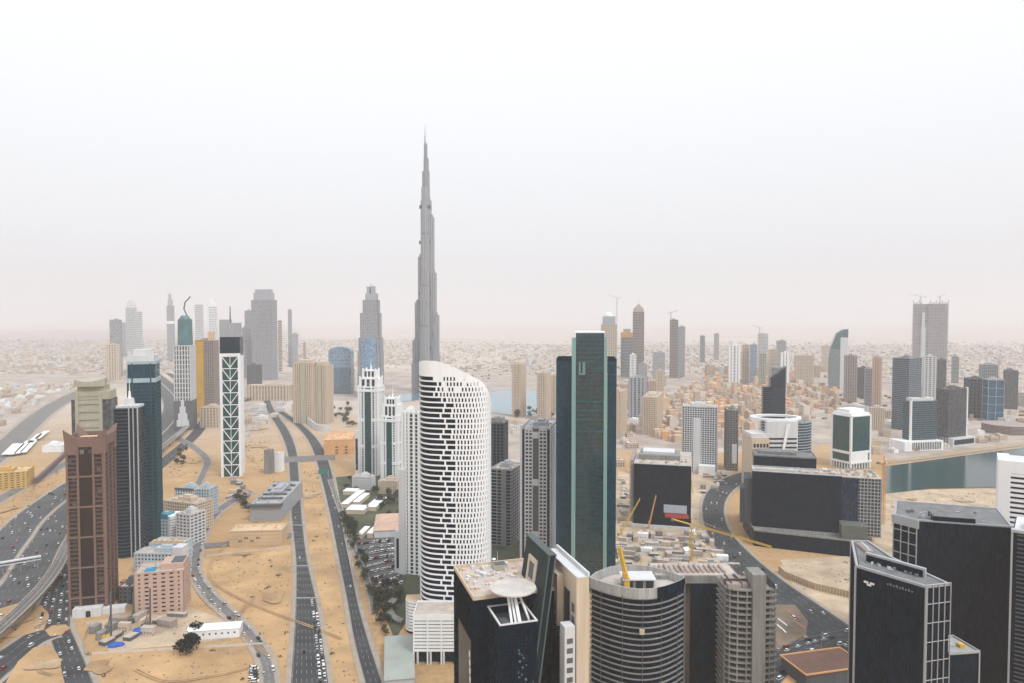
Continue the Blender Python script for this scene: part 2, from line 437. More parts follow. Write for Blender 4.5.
# the wide motorway at the left, two carriageways
def gl(x, y): return (x, y)
HW = [(-395, 380), (-424, 519), (-455, 613), (-512, 734), (-582, 913), (-730, 1474), (-960, 2000), (-1500, 2900)]
def road_w(name, line, off0, off1, lanes, m=None, pave=0):
    L = smooth(line); A = offs(L, off0); B = offs(L, off1)
    z = nz()
    if pave:
        mb = MB(); strip(mb, offs(L, off0 - pave), offs(L, off1 + pave), z); struct('pavement', mb, M_pave); z = nz()
    mb = MB(); strip(mb, A, B, z); struct(name, mb, m or M_asph)
    zl = z + .006; _zl[0] += .006; mb = MB()
    for k in range(lanes + 1):
        t = min(max(k / lanes, .03), .97); Ln = offs(L, off0 + (off1 - off0) * t); solid = k in (0, lanes)
        for i in range(len(Ln) - 1):
            p, q = Vector(Ln[i]), Vector(Ln[i + 1]); l = (q - p).length; s = 0
            if p.y > 1300: continue
            while s < l:
                e = l if solid else min(s + 5, l); u = (q - p) / l; nn = Vector((-u.y, u.x)) * .11
                a, b = p + u * s, p + u * e
                mb.poly([(*(a + nn), zl), (*(a - nn), zl), (*(b - nn), zl), (*(b + nn), zl)]); s += l if solid else 15
    struct('road_markings', mb, M_line)
    return L
M_asphm = mat('sunbleached_asphalt', (.074, .079, .083), var=.42, scale=.03)
road_w('motorway', HW, -37, -3, 6, M_asphm, pave=4)
road_w('motorway', HW, 1, 32, 6, M_asphm, pave=4)
road_w('service_road', HW, -95, -78, 3, M_asph2, 3)
road_w('service_road', HW, 54, 76, 4, M_asph)
L2 = [G(-90, 520), G(0, 452), G(68, 398), G(150, 362)]
road_w('avenue', L2, -22, 22, 6, M_asph2, 8)
# roundabout and its roads at lower left
road('service_road', [(28, 640), (36, 615), (46, 590), (60, 562)], [(70, 640), (70, 610), (70, 588), (70, 566)], 4)
road('service_road', [(60, 700), (55, 655), (46, 628)], [(100, 700), (82, 655), (70, 628)], 4)
road('service_road', [(-60, 690), (0, 652), (30, 632), (50, 622)], [(-40, 715), (10, 672), (40, 645), (60, 636)], 3)
patch('sand_island', [(-20, 640), (-10, 612), (20, 603), (42, 606), (49, 616), (44, 630), (20, 637)], M_sand)
patch('sand_island', [(2, 690), (18, 662), (34, 648), (50, 645), (58, 655), (66, 690)], M_sand)
patch('sand_island', [(45, 631), (52, 626), (66, 625), (70, 629), (62, 635), (50, 637)], M_sand)
# the two central roads
road('central_road', [(288, 760), (291, 683), (294, 640), (296, 600), (296, 560), (292, 520), (290, 480), (287, 450), (279, 430), (268, 412), (262, 396)],
     [(336, 760), (328, 683), (322, 640), (316, 600), (307, 560), (302, 520), (299, 480), (296, 450), (288, 430), (275, 412), (268, 396)], 7)
road('central_road', [(385, 760), (365, 683), (354, 640), (347, 600), (339, 560), (329, 510), (319, 470), (309, 442), (294, 424), (277, 412)],
     [(406, 760), (382, 683), (368, 640), (357, 600), (349, 560), (339, 510), (331, 470), (319, 442), (301, 424), (281, 410)], 3)
road('side_road', [(262, 700), (262, 668), (248, 640), (226, 617), (204, 596), (190, 570), (194, 545), (204, 522), (222, 505), (246, 490)],
     [(277, 700), (272, 664), (257, 637), (234, 613), (212, 592), (199, 570), (203, 545), (213, 522), (230, 506), (254, 492)], 2, M_asph2)
road('side_road', [(204, 549), (244, 545), (292, 538)], [(204, 544), (244, 540), (292, 533)], 2, M_asph2, pave=1)
road('cross_road', [(284, 463), (335, 460)], [(284, 457), (335, 455)], 2, M_asph2, pave=1)
road('side_road', [(192, 490), (201, 472), (203, 460), (190, 448), (170, 437)], [(198, 490), (207, 472), (210, 459), (196, 446), (175, 435)], 2, M_asph2, pave=1)
road('side_road', [(372, 615), (364, 580), (350, 545), (340, 515), (328, 480)], [(377, 612), (369, 579), (354, 544), (344, 514), (332, 479)], 2, M_asph2, pave=1)
# curving road at right with its junction
road('curved_road', [(850, 665), (800, 632), (760, 600), (728, 565), (708, 535), (702, 510), (708, 492), (726, 478), (752, 470)],
     [(880, 648), (828, 612), (784, 582), (752, 556), (730, 532), (724, 512), (728, 497), (742, 484), (764, 474)], 6)
road('cross_road', [(772, 690), (815, 672), (880, 655)], [(772, 650), (815, 636), (880, 622)], 6)
road('boulevard', [(770, 700), (800, 668), (850, 656), (900, 650)], [(775, 705), (806, 675), (855, 662), (905, 656)], 1, M_orange, pave=1, lines=False)
patch('dirt_yard', [(770, 605), (795, 606), (808, 622), (806, 636), (775, 652)], M_dirt)
# canal and lake
for nm, pts, m in (('canal_water', [(884, 467), (950, 458), (1030, 447), (1160, 430), (1260, 470), (1060, 495), (990, 488), (930, 489), (884, 494)], M_water),
                   ('lake_water', [(482, 394), (508, 390), (556, 392), (558, 412), (520, 416), (484, 412)], M_waterf),
                   ('lake_water', [(380, 398), (420, 392), (420, 400), (384, 404)], M_waterf)):
    patch(nm, pts, m)
road_w('quay', [G(878, 464), G(950, 455), G(1030, 444), G(1160, 427)], -5, 6, 1, M_pave)

# ------------------------------------------------------------------ haze (open desert dust in the air, sky outside it)
hm = bpy.data.materials.new('dust_haze'); hm.use_nodes = True
hn = hm.node_tree; hn.nodes.clear()
pv = hn.nodes.new('ShaderNodeVolumePrincipled'); pv.inputs['Color'].default_value = (.82, .803, .808, 1); pv.inputs['Density'].default_value = HAZE_DENSITY
pv.inputs['Anisotropy'].default_value = 0.0
ho = hn.nodes.new('ShaderNodeOutputMaterial'); hn.links.new(pv.outputs[0], ho.inputs['Volume'])
hb = MB(); hb.box(-S - 500, S + 500, -3500, S + 500, -1.5, 900); hz = hb.build('haze', hm); hz['kind'] = 'stuff'

# ------------------------------------------------------------------ far towers, materials paled to put some haze into their colour
def farmast(root, w, d, h, hh, r=.8, m=None):
    MB().cyl(-w / 2, d / 2, h, h + hh, r, r * .4, 8).build('mast', m or M_steel, root)
S_ = dict
FAR = [
 # label, L, C, R, top, Y, al, core, frame, style
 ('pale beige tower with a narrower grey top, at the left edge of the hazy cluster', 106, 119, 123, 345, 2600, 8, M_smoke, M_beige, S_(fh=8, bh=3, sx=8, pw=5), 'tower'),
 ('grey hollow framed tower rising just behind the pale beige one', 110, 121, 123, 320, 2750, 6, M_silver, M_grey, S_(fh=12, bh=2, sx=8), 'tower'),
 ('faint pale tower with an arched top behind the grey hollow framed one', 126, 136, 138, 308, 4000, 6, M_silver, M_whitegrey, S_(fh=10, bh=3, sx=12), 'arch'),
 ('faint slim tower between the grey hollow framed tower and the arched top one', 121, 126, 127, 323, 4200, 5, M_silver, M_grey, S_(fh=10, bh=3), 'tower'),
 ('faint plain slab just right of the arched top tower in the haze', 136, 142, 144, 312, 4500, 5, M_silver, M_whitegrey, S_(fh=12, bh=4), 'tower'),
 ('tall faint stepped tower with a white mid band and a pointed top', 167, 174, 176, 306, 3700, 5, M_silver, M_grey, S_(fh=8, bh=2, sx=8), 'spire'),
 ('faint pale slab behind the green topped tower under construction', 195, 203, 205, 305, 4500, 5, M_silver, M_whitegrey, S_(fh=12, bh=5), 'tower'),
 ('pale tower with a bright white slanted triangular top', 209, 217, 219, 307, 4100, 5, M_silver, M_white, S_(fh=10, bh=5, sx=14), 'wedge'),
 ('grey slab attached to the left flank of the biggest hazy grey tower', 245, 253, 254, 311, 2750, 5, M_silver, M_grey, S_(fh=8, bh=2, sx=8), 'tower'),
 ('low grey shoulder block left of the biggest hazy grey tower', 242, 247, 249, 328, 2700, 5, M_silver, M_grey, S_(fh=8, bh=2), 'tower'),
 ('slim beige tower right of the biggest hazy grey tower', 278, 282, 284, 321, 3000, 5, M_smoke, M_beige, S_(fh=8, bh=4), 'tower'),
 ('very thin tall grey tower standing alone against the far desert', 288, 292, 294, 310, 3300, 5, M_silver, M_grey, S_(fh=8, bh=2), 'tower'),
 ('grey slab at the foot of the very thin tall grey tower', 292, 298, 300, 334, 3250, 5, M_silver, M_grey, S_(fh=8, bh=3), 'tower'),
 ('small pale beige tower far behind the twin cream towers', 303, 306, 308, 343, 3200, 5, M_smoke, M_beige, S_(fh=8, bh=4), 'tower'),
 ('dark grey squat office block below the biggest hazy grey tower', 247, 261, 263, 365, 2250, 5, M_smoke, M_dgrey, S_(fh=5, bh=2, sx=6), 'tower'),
 ('beige tower with a pale dome and a thin crane beside it', 598, 614, 617, 325, 2600, 8, M_smoke, M_beige, S_(fh=6, bh=3, sx=9, pw=3), 'dome'),
 ('grey tower with an orange wrapped top storey', 619, 631, 633, 333, 2750, 6, M_smoke, M_grey, S_(fh=6, bh=2.4, sx=8), 'orangetop'),
 ('tall grey tower with a pointed cap and a round opening near its top', 630, 641, 644, 312, 2650, 8, M_smoke, M_brown2, S_(fh=6, bh=2.5, sx=7), 'cap'),
 ('dull brown tower under construction with a crane, alone above the orange old town', 667, 675, 678, 320, 2700, 10, M_smoke, M_brown2, S_(fh=6, bh=2.5, sx=6), 'tower'),
 ('paler lower wing beside the dull brown tower under construction', 676, 683, 685, 327, 2750, 10, M_silver, M_grey, S_(fh=6, bh=3, sx=8), 'tower'),
 ('squat grey block in haze left of the dull brown tower under construction', 650, 662, 665, 353, 2600, 6, M_silver, M_grey, S_(fh=6, bh=2.4), 'tower'),
 ('faint small grey tower with a bright right edge, first of two alone on the plain', 698, 703, 705, 336, 3600, 5, M_smoke, M_grey, S_(fh=7, bh=2), 'tower'),
 ('faint small pinkish tower, second of two alone on the plain', 712, 717, 719, 334, 3700, 5, M_silver, M_brown2, S_(fh=7, bh=3), 'tower'),
 ('white tower with two dark vertical stripes, at the left of the mid right group', 727, 738, 740, 346, 2400, 6, M_smoke, M_white, S_(fh=5, bh=2.2, sx=13, pw=6), 'tower'),
 ('cream tower between the white striped tower and the bluish one', 740, 747, 749, 345, 2450, 6, M_smoke, M_beige, S_(fh=5, bh=3, sx=7, pw=3), 'tower'),
 ('bluish glass tower in the middle of the mid right group', 748, 755, 757, 345, 2420, 6, M_lblue, M_grey, S_(fh=5, bh=1.2), 'tower'),
 ('pale faint tower with cranes on top behind the mid right group', 756, 766, 768, 334, 2900, 6, M_silver, M_whitegrey, S_(fh=6, bh=3), 'tower'),
 ('greenish grey tower in front of the pale faint one with cranes', 757, 764, 766, 354, 2300, 6, M_smoke, M_olive, S_(fh=5, bh=2, sx=6, pw=2), 'tower'),
 ('beige ribbed block right of the greenish grey tower', 767, 775, 777, 350, 2400, 6, M_smoke, M_beige, S_(fh=5, bh=2, sx=4, pw=2), 'tower'),
 ('grey lilac tower with a flat frame top behind the beige ribbed block', 775, 784, 786, 341, 2800, 6, M_silver, M_grey, S_(fh=5, bh=2, sx=5), 'tower'),
 ('white tower with one dark central stripe at the right of the mid right group', 779, 787, 789, 353, 2350, 6, M_smoke, M_white, S_(fh=5, bh=1, sx=12, pw=7), 'tower'),
 ('wide pale beige apartment slab right of the mid right group', 792, 810, 814, 356, 2500, 8, M_smoke, M_beige, S_(fh=5, bh=3, sx=6, pw=3), 'tower'),
 ('faint cream slab just left of the teal leaf shaped tower', 820, 828, 830, 346, 3000, 6, M_silver, M_beige, S_(fh=6, bh=4), 'tower'),
 ('brown tower with cream right edge, in front of the teal leaf shaped tower', 841, 853, 857, 356, 1950, 10, M_smoke, M_brown2, S_(fh=4, bh=1.2, sx=6, pw=2.5), 'tower'),
 ('dark grey block between the two brown towers', 856, 866, 868, 368, 2050, 6, M_smoke, M_dgrey, S_(fh=4, bh=1.2, sx=5), 'tower'),
 ('rounded grey tower touching the pink and brown striped tower', 863, 870, 872, 369, 1800, 6, M_smoke, M_grey, S_(fh=4, bh=1.5, sx=4), 'tower'),
 ('pink and brown vertically striped tower with a slanted top', 872, 881, 888, 358, 1720, 30, M_smoke, M_pink, S_(fh=4, bh=1.2, sx=5, pw=3), 'tower'),
 ('whitish tower with a cut out panel in front of the huge hazy tower', 921, 933, 936, 357, 1850, 8, M_smoke, M_whitegrey, S_(fh=5, bh=2.4, sx=9, pw=3), 'tower'),
 ('dark grey curved block right of the whitish tower with the cut out panel', 935, 944, 946, 360, 1900, 8, M_smoke, M_dgrey, S_(fh=4, bh=1.5), 'tower'),
 ('small lone grey tower on the plain right of the huge hazy tower', 949, 956, 959, 357, 2500, 8, M_smoke, M_grey, S_(fh=5, bh=2), 'tower'),
 ('grey unfinished block behind the dark blue pair at the far right', 976, 993, 998, 365, 1900, 10, M_smoke, M_grey, S_(fh=4, bh=1.5, sx=5), 'tower'),
 ('dark grey office tower right of the dark blue pair', 1001, 1014, 1018, 371, 1800, 10, M_smoke, M_dgrey, S_(fh=4, bh=1.6, sx=5), 'tower'),
 ('slim beige tower with a darker right half beside the lake', 512, 521, 526, 365, 1650, 20, M_smoke, M_beige, S_(fh=4, bh=1.5, sx=4, pw=2), 'tower'),
 ('second slim beige tower, right of the lake and left of the big teal tower', 537, 546, 551, 374, 1600, 20, M_smoke, M_beige, S_(fh=4, bh=1.5, sx=4, pw=2), 'tower'),
 ('narrow cream tower half hidden behind the left wing of the big teal tower', 551, 557, 560, 376, 1700, 15, M_smoke, M_beige, S_(fh=4, bh=2, sx=4, pw=2), 'tower'),
 ('cream tower with rows of small windows right of the big teal tower', 612, 622, 627, 392, 1350, 20, M_wing, M_beige, S_(fh=4, bh=2, sx=3.4, pw=2), 'tower'),
 ('cream vertically ribbed tower above the yellow earthworks', 642, 657, 663, 398, 1400, 18, M_wing, M_beige, S_(fh=4, bh=1, sx=3.4, pw=2), 'tower'),
 ('slim cream tower behind the cream vertically ribbed one', 654, 662, 664, 371, 1800, 10, M_smoke, M_beige, S_(fh=4, bh=2, sx=4, pw=2), 'tower'),
 ('white slim tower in the group right of the big teal tower', 627, 633, 636, 355, 2200, 10, M_smoke, M_white, S_(fh=5, bh=2, sx=5, pw=2), 'tower'),
 ('grey tower with a dark band, in the group right of the big teal tower', 625, 641, 645, 378, 1650, 12, M_smoke, M_grey, S_(fh=4, bh=1.3, sx=9, pw=4), 'tower'),
 ('grey slab behind the grey tower with the dark band', 636, 644, 647, 364, 2000, 12, M_silver, M_grey, S_(fh=4, bh=1.6, sx=6, pw=2), 'tower'),
]
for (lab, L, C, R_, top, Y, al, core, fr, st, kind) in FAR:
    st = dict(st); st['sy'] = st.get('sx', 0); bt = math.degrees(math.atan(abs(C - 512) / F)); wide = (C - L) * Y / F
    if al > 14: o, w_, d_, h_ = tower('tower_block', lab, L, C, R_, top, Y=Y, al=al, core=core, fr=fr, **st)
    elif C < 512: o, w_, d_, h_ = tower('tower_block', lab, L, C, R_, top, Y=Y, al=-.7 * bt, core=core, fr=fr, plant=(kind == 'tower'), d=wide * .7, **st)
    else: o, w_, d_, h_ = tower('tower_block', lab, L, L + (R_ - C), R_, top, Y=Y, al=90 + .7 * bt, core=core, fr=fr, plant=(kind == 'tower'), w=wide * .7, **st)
    if kind == 'arch':
        mb = MB(); pts = [(-w_ / 2 + w_ * .46 * math.cos(math.pi * i / 12), h_ + w_ * .9 * math.sin(math.pi * i / 12)) for i in range(13)]
        mb.loft([[(x, 2, z) for x, z in pts], [(x, d_ - 2, z) for x, z in pts]]); mb.build('crown', fr, o)
    if kind == 'spire':
        mb = MB(); mb.box(-w_ * .85, -w_ * .2, d_ * .1, d_ * .9, h_, h_ + 35); mb.box(-w_ * .75, -w_ * .35, d_ * .3, d_ * .7, h_ + 34.9, h_ + 65)
        mb.build('crown', fr, o); farmast(o, w_, d_, h_ + 60, 30)
        MB().box(-w_ - .6, .6, -.6, d_ + .6, h_ * .68, h_ * .73).build('sky_lobby', M_white, o)
    if kind == 'wedge':
        mb = MB(); mb.loft([[(-w_, 0, h_), (0, 0, h_), (-w_ * .7, 0, h_ + 52)], [(-w_, d_, h_), (0, d_, h_), (-w_ * .7, d_, h_ + 52)]]); mb.build('crown', M_white, o)
    if kind == 'dome':
        mb = MB(); mb.box(-w_ * .85, -w_ * .12, d_ * .1, d_ * .9, h_, h_ + 32)
        mb.build('crown', M_grey, o)
        mb = MB(); r = w_ * .36; mb.loft([[(-w_ * .5 + r * math.cos(a) * math.cos(e), d_ * .5 + r * math.sin(a) * math.cos(e), h_ + 31 + r * 1.1 * math.sin(e)) for a in [2 * math.pi * i / 16 for i in range(16)]] for e in [math.pi / 2 * j / 6 * .97 for j in range(7)]])
        mb.build('dome', M_white, o)
    if kind == 'orangetop':
        MB().box(-w_ - .5, .5, -.5, d_ + .5, h_ - 18, h_ + 2.5).build('wrapped_storey', M_orp, o)
        MB().box(-w_ * .7, -w_ * .3, d_ * .2, d_ * .8, h_ + 2.4, h_ + 16).build('crown', M_grey, o)
    if kind == 'cap':
        mb = MB(); mb.loft([[(-w_, 0, h_), (0, 0, h_), (0, d_, h_), (-w_, d_, h_)], [(-w_ * .85, 3, h_ + 14), (-w_ * .15, 3, h_ + 14), (-w_ * .15, d_ - 3, h_ + 14), (-w_ * .85, d_ - 3, h_ + 14)], [(-w_ * .55, d_ * .45, h_ + 30), (-w_ * .45, d_ * .45, h_ + 30), (-w_ * .45, d_ * .55, h_ + 30), (-w_ * .55, d_ * .55, h_ + 30)]])
        mb.build('crown', fr, o); farmast(o, w_, d_, h_ + 28, 20)
        mb = MB(); mb.loft([[(-w_ / 2 + 8 * math.cos(a), y, h_ - 28 + 10 * math.sin(a)) for a in [2 * math.pi * i / 14 for i in range(14)]] for y in (-1.2, 1)])
        mb.build('round_opening', M_whitegrey, o)

# the biggest grey tower of the hazy left cluster: vertical ribs, softly stepped top
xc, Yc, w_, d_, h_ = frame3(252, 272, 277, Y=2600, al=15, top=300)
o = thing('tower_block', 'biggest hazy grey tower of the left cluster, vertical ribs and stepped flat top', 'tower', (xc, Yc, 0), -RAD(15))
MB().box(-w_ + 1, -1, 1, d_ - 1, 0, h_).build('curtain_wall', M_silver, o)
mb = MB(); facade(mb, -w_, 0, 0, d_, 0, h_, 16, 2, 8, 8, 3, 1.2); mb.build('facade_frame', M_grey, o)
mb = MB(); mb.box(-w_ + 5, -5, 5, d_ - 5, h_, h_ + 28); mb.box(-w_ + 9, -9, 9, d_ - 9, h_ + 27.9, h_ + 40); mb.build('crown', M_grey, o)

# ------------------------------------------------------------------ the supertall stepped tower
BY = 2155.0; bx = XP(424, BY, 300); sm = 3.08
o = thing('stepped_skyscraper', 'by far the tallest tower, grey, stepping inward to a needle spire', 'skyscraper', (bx, BY + 45, 0))
M_burj = glass('supertall_cladding', (.20, .21, .23), 4, 24, .15, .35, .5)  # silvery cladding, paled further to carry haze in its colour
def wing(ang, ext, wd):
    mb = MB()
    z0 = 0; c, s_ = math.cos(ang), math.sin(ang)
    for r, z1, wf in ext:
        ww = wd * wf; P = []
        for (x, y) in [(0, -ww), (r - ww, -ww)] + [(r - ww + ww * math.sin(t), -ww * math.cos(t)) for t in (.45, .9, 1.35, 1.8, 2.25, 2.7)] + [(r - ww, ww), (0, ww)]:
            P.append((c * x - s_ * y, s_ * x + c * y))
        mb.prism(P, z0, z1); z0 = z1 - .5
        mb.prism(inset(P, ww * .3), z1 - 1, z1 + 8)
        # polished fins running up the wing
        for (px_, py_) in P[1:-1]:
            mb.cyl(px_ * 1.005, py_ * 1.005, max(z0 - 400, 0), z1, .9, .9, 5, 1)
    return mb.build('wing', [M_burj, M_steel], o)
wing(math.pi, [(45, 90, 1), (42, 163, 1), (34, 283, .95), (23.5, 425, .85), (14, 600, .7)], 15)
wing(0, [(45, 120, 1), (42, 243, 1), (34, 375, .95), (27.5, 548, .85), (19, 600, .7)], 15)
wing(-math.pi / 2, [(50, 205, 1), (40, 330, .95), (30, 490, .85), (20, 640, .75)], 14)
mb = MB(); mb.cyl(0, 0, 0, 600, 17, 15, 12); mb.cyl(2, 0, 599, 690, 12.5, 11.5, 12); mb.cyl(3, 0, 689, 730, 8.5, 8, 12); mb.cyl(1.5, 0, 729, 776, 6, 5.2, 10)
mb.build('core', M_burj, o)
mb = MB(); mb.cyl(0, 0, 775, 800, 3, 2.2, 10); mb.cyl(0, 0, 799, 838, 1.6, .5, 8); mb.build('spire', M_steel, o)
for zb in (135, 305, 465, 575):
    mb = MB(); mb.cyl(0, 0, zb, zb + 9, 26 - zb * .012, 26 - zb * .012, 18); mb.build('mechanical_floor', M_dgrey, o)

# the shouldered hotel tower to its left
AY = 2050.0; ax = XP(368, AY, 340)
o = thing('hotel_tower', 'grey hotel tower with stepped shoulders, forked top and a pale blue glass sail', 'tower', (ax, AY, 0))
mb = MB(); top_m = lambda y: ZP(y, AY)
tiers = [(357.5, 380, 0, 352), (358.5, 379.5, 352, 338), (360, 378.2, 338, 313), (362.3, 377, 313, 300)]
for i, (a, b, y0, y1) in enumerate(tiers):
    z0 = 0 if y0 == 0 else top_m(y0) - .5
    w0 = (a - 368) * AY / F; w1 = (b - 368) * AY / F; d0 = (w1 - w0) * .42
    mb.box(w0 + .8, w1 - .8, -d0 + 30.8, d0 + 29.2, z0, top_m(y1), 0)
    facade(mb, w0, w1, -d0 + 30, d0 + 30, z0, top_m(y1), 9, 2, 6, 6, 2.2, .6, 1)
mb.build('tower_body', [M_silver, M_grey], o)
mb = MB(); zz = top_m(300)
mb.box(-10, 22, 14, 46, zz - .5, zz + 20); mb.box(-7, 1, 18, 42, zz + 19, zz + 40); mb.box(8, 15, 18, 42, zz + 19, zz + 42); mb.bar((4, 30, zz + 19), (4, 30, zz + 50), .8)
mb.build('crown', M_grey, o)
mb = MB(); pts = [(-20 + 44 * i / 10, -1.5 - 9 * math.sin(math.pi * i / 10)) for i in range(11)]
mb.prism(pts + [(24, 3), (-20, 3)], 0, lambda x, y: top_m(341) + 8 * math.cos(x / 22)); mb.build('glass_sail', M_lblue, o)

# curved blue glass building
Y = 2150.0; x0 = XP(328.5, Y, 370); x1 = XP(351, Y, 370)
o = thing('office_building', 'blue glass office block with a convex curved top, left of the shouldered hotel tower', 'building', ((x0 + x1) / 2, Y, 0))
hw = (x1 - x0) / 2; z1 = ZP(352, Y)
pf = [(-hw, 0), (hw, 0)] + [(hw * math.cos(t), z1 + 16 * math.sin(t)) for t in [math.pi * i / 12 for i in range(1, 12)]]
pf = [(-hw, 0), (hw, 0), (hw, z1)] + [(hw * math.cos(t), z1 + 16 * math.sin(t)) for t in [math.pi * i / 12 for i in range(1, 12)]] + [(-hw, z1)]
mb = MB(); mb.loft([[(x, 0, z) for x, z in pf], [(x, 40, z) for x, z in pf]]); mb.build('curtain_wall', M_lblue, o)
mb = MB(); n_ = 12
for i in range(n_): mb.box(-hw - .6, hw + .6, -.8, -.1, z1 * i / n_, z1 * i / n_ + 1.2)
mb.build('facade_frame', M_steel, o)
MB().box(-hw - .9, hw + .9, -1, 41, 0, z1 * .62).build('lower_storeys', glass('slate_blue_glass', (.09, .15, .21), 4, 4, .3, .25, .4), o)

# twin cream towers
for (L, C, R_, tp, lb) in ((293, 313, 316, 364, 'left one of the twin cream apartment towers, with a flat stepped roof'), (313, 327, 330, 366, 'right one of the twin cream apartment towers, joined to its twin by a shadow gap')):
    o, w_, d_, h_ = tower('apartment_tower', lb, L, C, R_, tp, base=424, al=10, core=M_wing, fr=M_beige, fh=3.8, bh=1.1, sx=5, sy=5, pw=2.6, d=34)
    MB().box(-w_ * .62, -w_ * .4, -1.6, 2, 0, h_ + 3).build('recess_panel', M_olive, o)
    MB().box(-w_ * .8, -w_ * .2, 6, d_ - 6, h_ + .4, h_ + 9).build('crown', M_beige, o)

# leaf shaped teal tower
Y = 2300.0
o = thing('leaf_tower', 'grey teal glass tower with a slanted leaf shaped top, on the right', 'tower', (XP(838.5, Y, 360), Y, 0), RAD(-20))
k = Y / F; zt = ZP(329, Y); zl = ZP(343, Y)
pf = [(-8.5 * k, 0), (8 * k, 0), (8.3 * k, zt * .5), (8.5 * k, zt), (3 * k, zt - 3), (-2 * k, zt - 14), (-6 * k, zl - 4), (-8 * k, zl - 22), (-8.7 * k, zt * .45)]
mb = MB(); mb.loft([[(x, 0, z) for x, z in pf], [(x, 45, z) for x, z in pf]]); mb.build('curtain_wall', glass('grey_teal_glass', (.05, .13, .14), 4, 3.8, .3, .2, .4), o)
mb = MB(); mb.box(1.5 * k, 8.4 * k, -1, 0, 0, zt * .86); mb.build('pale_side_panel', M_whitegrey, o)
mb = MB()
for i in range(40): mb.box(-8.2 * k, 1.5 * k, -.9, -.05, 6 + i * (zl - 26) / 40, 7.2 + i * (zl - 26) / 40)
mb.build('facade_frame', M_grey, o)

# huge hazy tower at right
Y = 2400.0
o = thing('twin_slab_tower', 'huge hazy lilac grey tower with ribbed slabs and cranes on its flat top', 'tower', (XP(930, Y, 340), Y, 0), RAD(-26))
k = Y / F * .97; zt = ZP(304, Y)
mb = MB(); mb.box(-15 * k, 15 * k, 2, 50, 0, zt); mb.build('curtain_wall', M_silver, o)
mb = MB()
for i in range(25):
    x = -15.5 * k + 31 * k * i / 24
    if not -3 < i - 9 < 2: mb.box(x - 1, x + 1, .2, 4, 0, zt + (6 if i % 4 else 14))
for i in range(26): mb.box(-15.6 * k, 15.6 * k, .8, 51, zt * i / 26, zt * i / 26 + 2)
mb.build('facade_frame', mat('lilac_grey_panel', (.44, .40, .41), var=.1), o)
mb = MB(); mb.box(-8.4 * k, -4 * k, -2, 3, 0, zt * .72); mb.box(-7.6 * k, -5 * k, -3, 2, zt * .45, zt * .9); mb.build('pale_center_panel', M_whitegrey, o)

# bluish grey tower with dark right half, and the dark blue pair
o, w_, d_, h_ = tower('office_tower', 'tall blue grey glass tower with white floor lines and a darker right flank', 892, 909, 921, 359, base=431, al=55, core=M_blue, fr=mat('grey_blue_line', (.22, .26, .29), var=.15), fh=4, bh=1.3, sx=0, sy=9)
o, w_, d_, h_ = tower('office_tower', 'dark grey block, left half of the dark blue pair at the far right', 965, 969, 984.5, 379, base=418, al=102, core=M_navy, fr=M_dgrey, fh=8, bh=1, sx=9, sy=9, w=30)
o, w_, d_, h_ = tower('office_tower', 'bright blue glass block, right half of the dark blue pair at the far right', 984.7, 988, 1004, 380, base=421, al=102, core=glass('bright_blue_glass', (.01, .075, .14), 3, 3.8, .35, .15, .4), fr=M_steel, fh=20, bh=.8, sy=14, w=30)
# the canal side pair on white podiums
Yc_ = 1255
o, w_, d_, h_ = tower('office_tower', 'shorter blue glass tower with white floor lines on a white colonnaded podium by the canal', 902, 911, 937, 402, base=450, al=78, core=M_blue, fr=mat('grey_teal_line', (.13, .18, .19), var=.15), fh=3.9, bh=.9, sx=0)
mb = MB(); mb.box(-w_ - 6, 11, -22, d_ + 4, 0, 17); mb.build('podium', M_white, o)
mb = MB()
for i in range(17): mb.box(10.9, 11.4, -6 + i * 3.6, -4.2 + i * 3.6, 2, 15)
mb.build('colonnade_glazing', M_wing, o)
MB().box(-3, .8, -1.2, 1.2, 0, h_ + 2).build('white_fin', M_white, o)
MB().box(-w_ + 4, -4, 4, d_ - 4, h_ + .5, h_ + 6).build('roof_deck', M_whitegrey, o)
o, w_, d_, h_ = tower('office_tower', 'taller charcoal tower with thin vertical lines, right half of the canal side pair', 936, 948, 967, 390, base=446, al=66, core=M_smoke, fr=M_dgrey, fh=3.9, bh=.8, sx=6, sy=6, pw=.8)
mb = MB(); mb.box(-w_, 10, .5, d_ + 10, 0, 15); mb.build('podium', M_whitegrey, o)
mb = MB(); mb.box(9.8, 10.4, 4, d_ + 6, 3, 12); mb.build('podium_glazing', M_navy, o)
MB().box(-3, .6, d_ - 2, d_ + 1.2, 0, h_ + 3).build('white_fin', M_white, o)

# ------------------------------------------------------------------ left foreground group
# red brown tower with horned corners
xc, Yc, w_, d_, h_ = frame3(67.5, 106, 117, base=612, al=-15, top=446)
o = thing('corner_horned_tower', 'red brown apartment tower with pointed corner horns and a dark glass strip up its front', 'tower', (xc, Yc, 0), RAD(15))
d_ = min(d_, 34)
MB().box(-w_ + 1.2, -1.2, 1.2, d_ - 1.2, 0, h_).build('curtain_wall', M_wing, o)
mb = MB(); n_ = round(h_ / 3.5); s = h_ / n_
for i in range(n_ + 1):
    for (a, b) in ((-w_, -w_ * .72), (-w_ * .28, 0)):
        mb.box(a, b, 0, 3, i * s, i * s + 1.5)
    mb.box(-3, .0, .1, d_, i * s + .02, i * s + 1.48); mb.box(-w_, -w_ + 3, .1, d_, i * s + .02, i * s + 1.48)
mb.build('balcony_band', M_brown, o)
mb = MB()
for x in (-w_, -w_ * .72, -w_ * .28 - 1, -1): mb.box(x - .3, x + 1.3, -.4, 2, 0, h_ + 1)
for y in (.6, d_ * .33, d_ * .66, d_ - .9): mb.box(-2, .45, y - .7, y + .7, 0, h_ + 1)
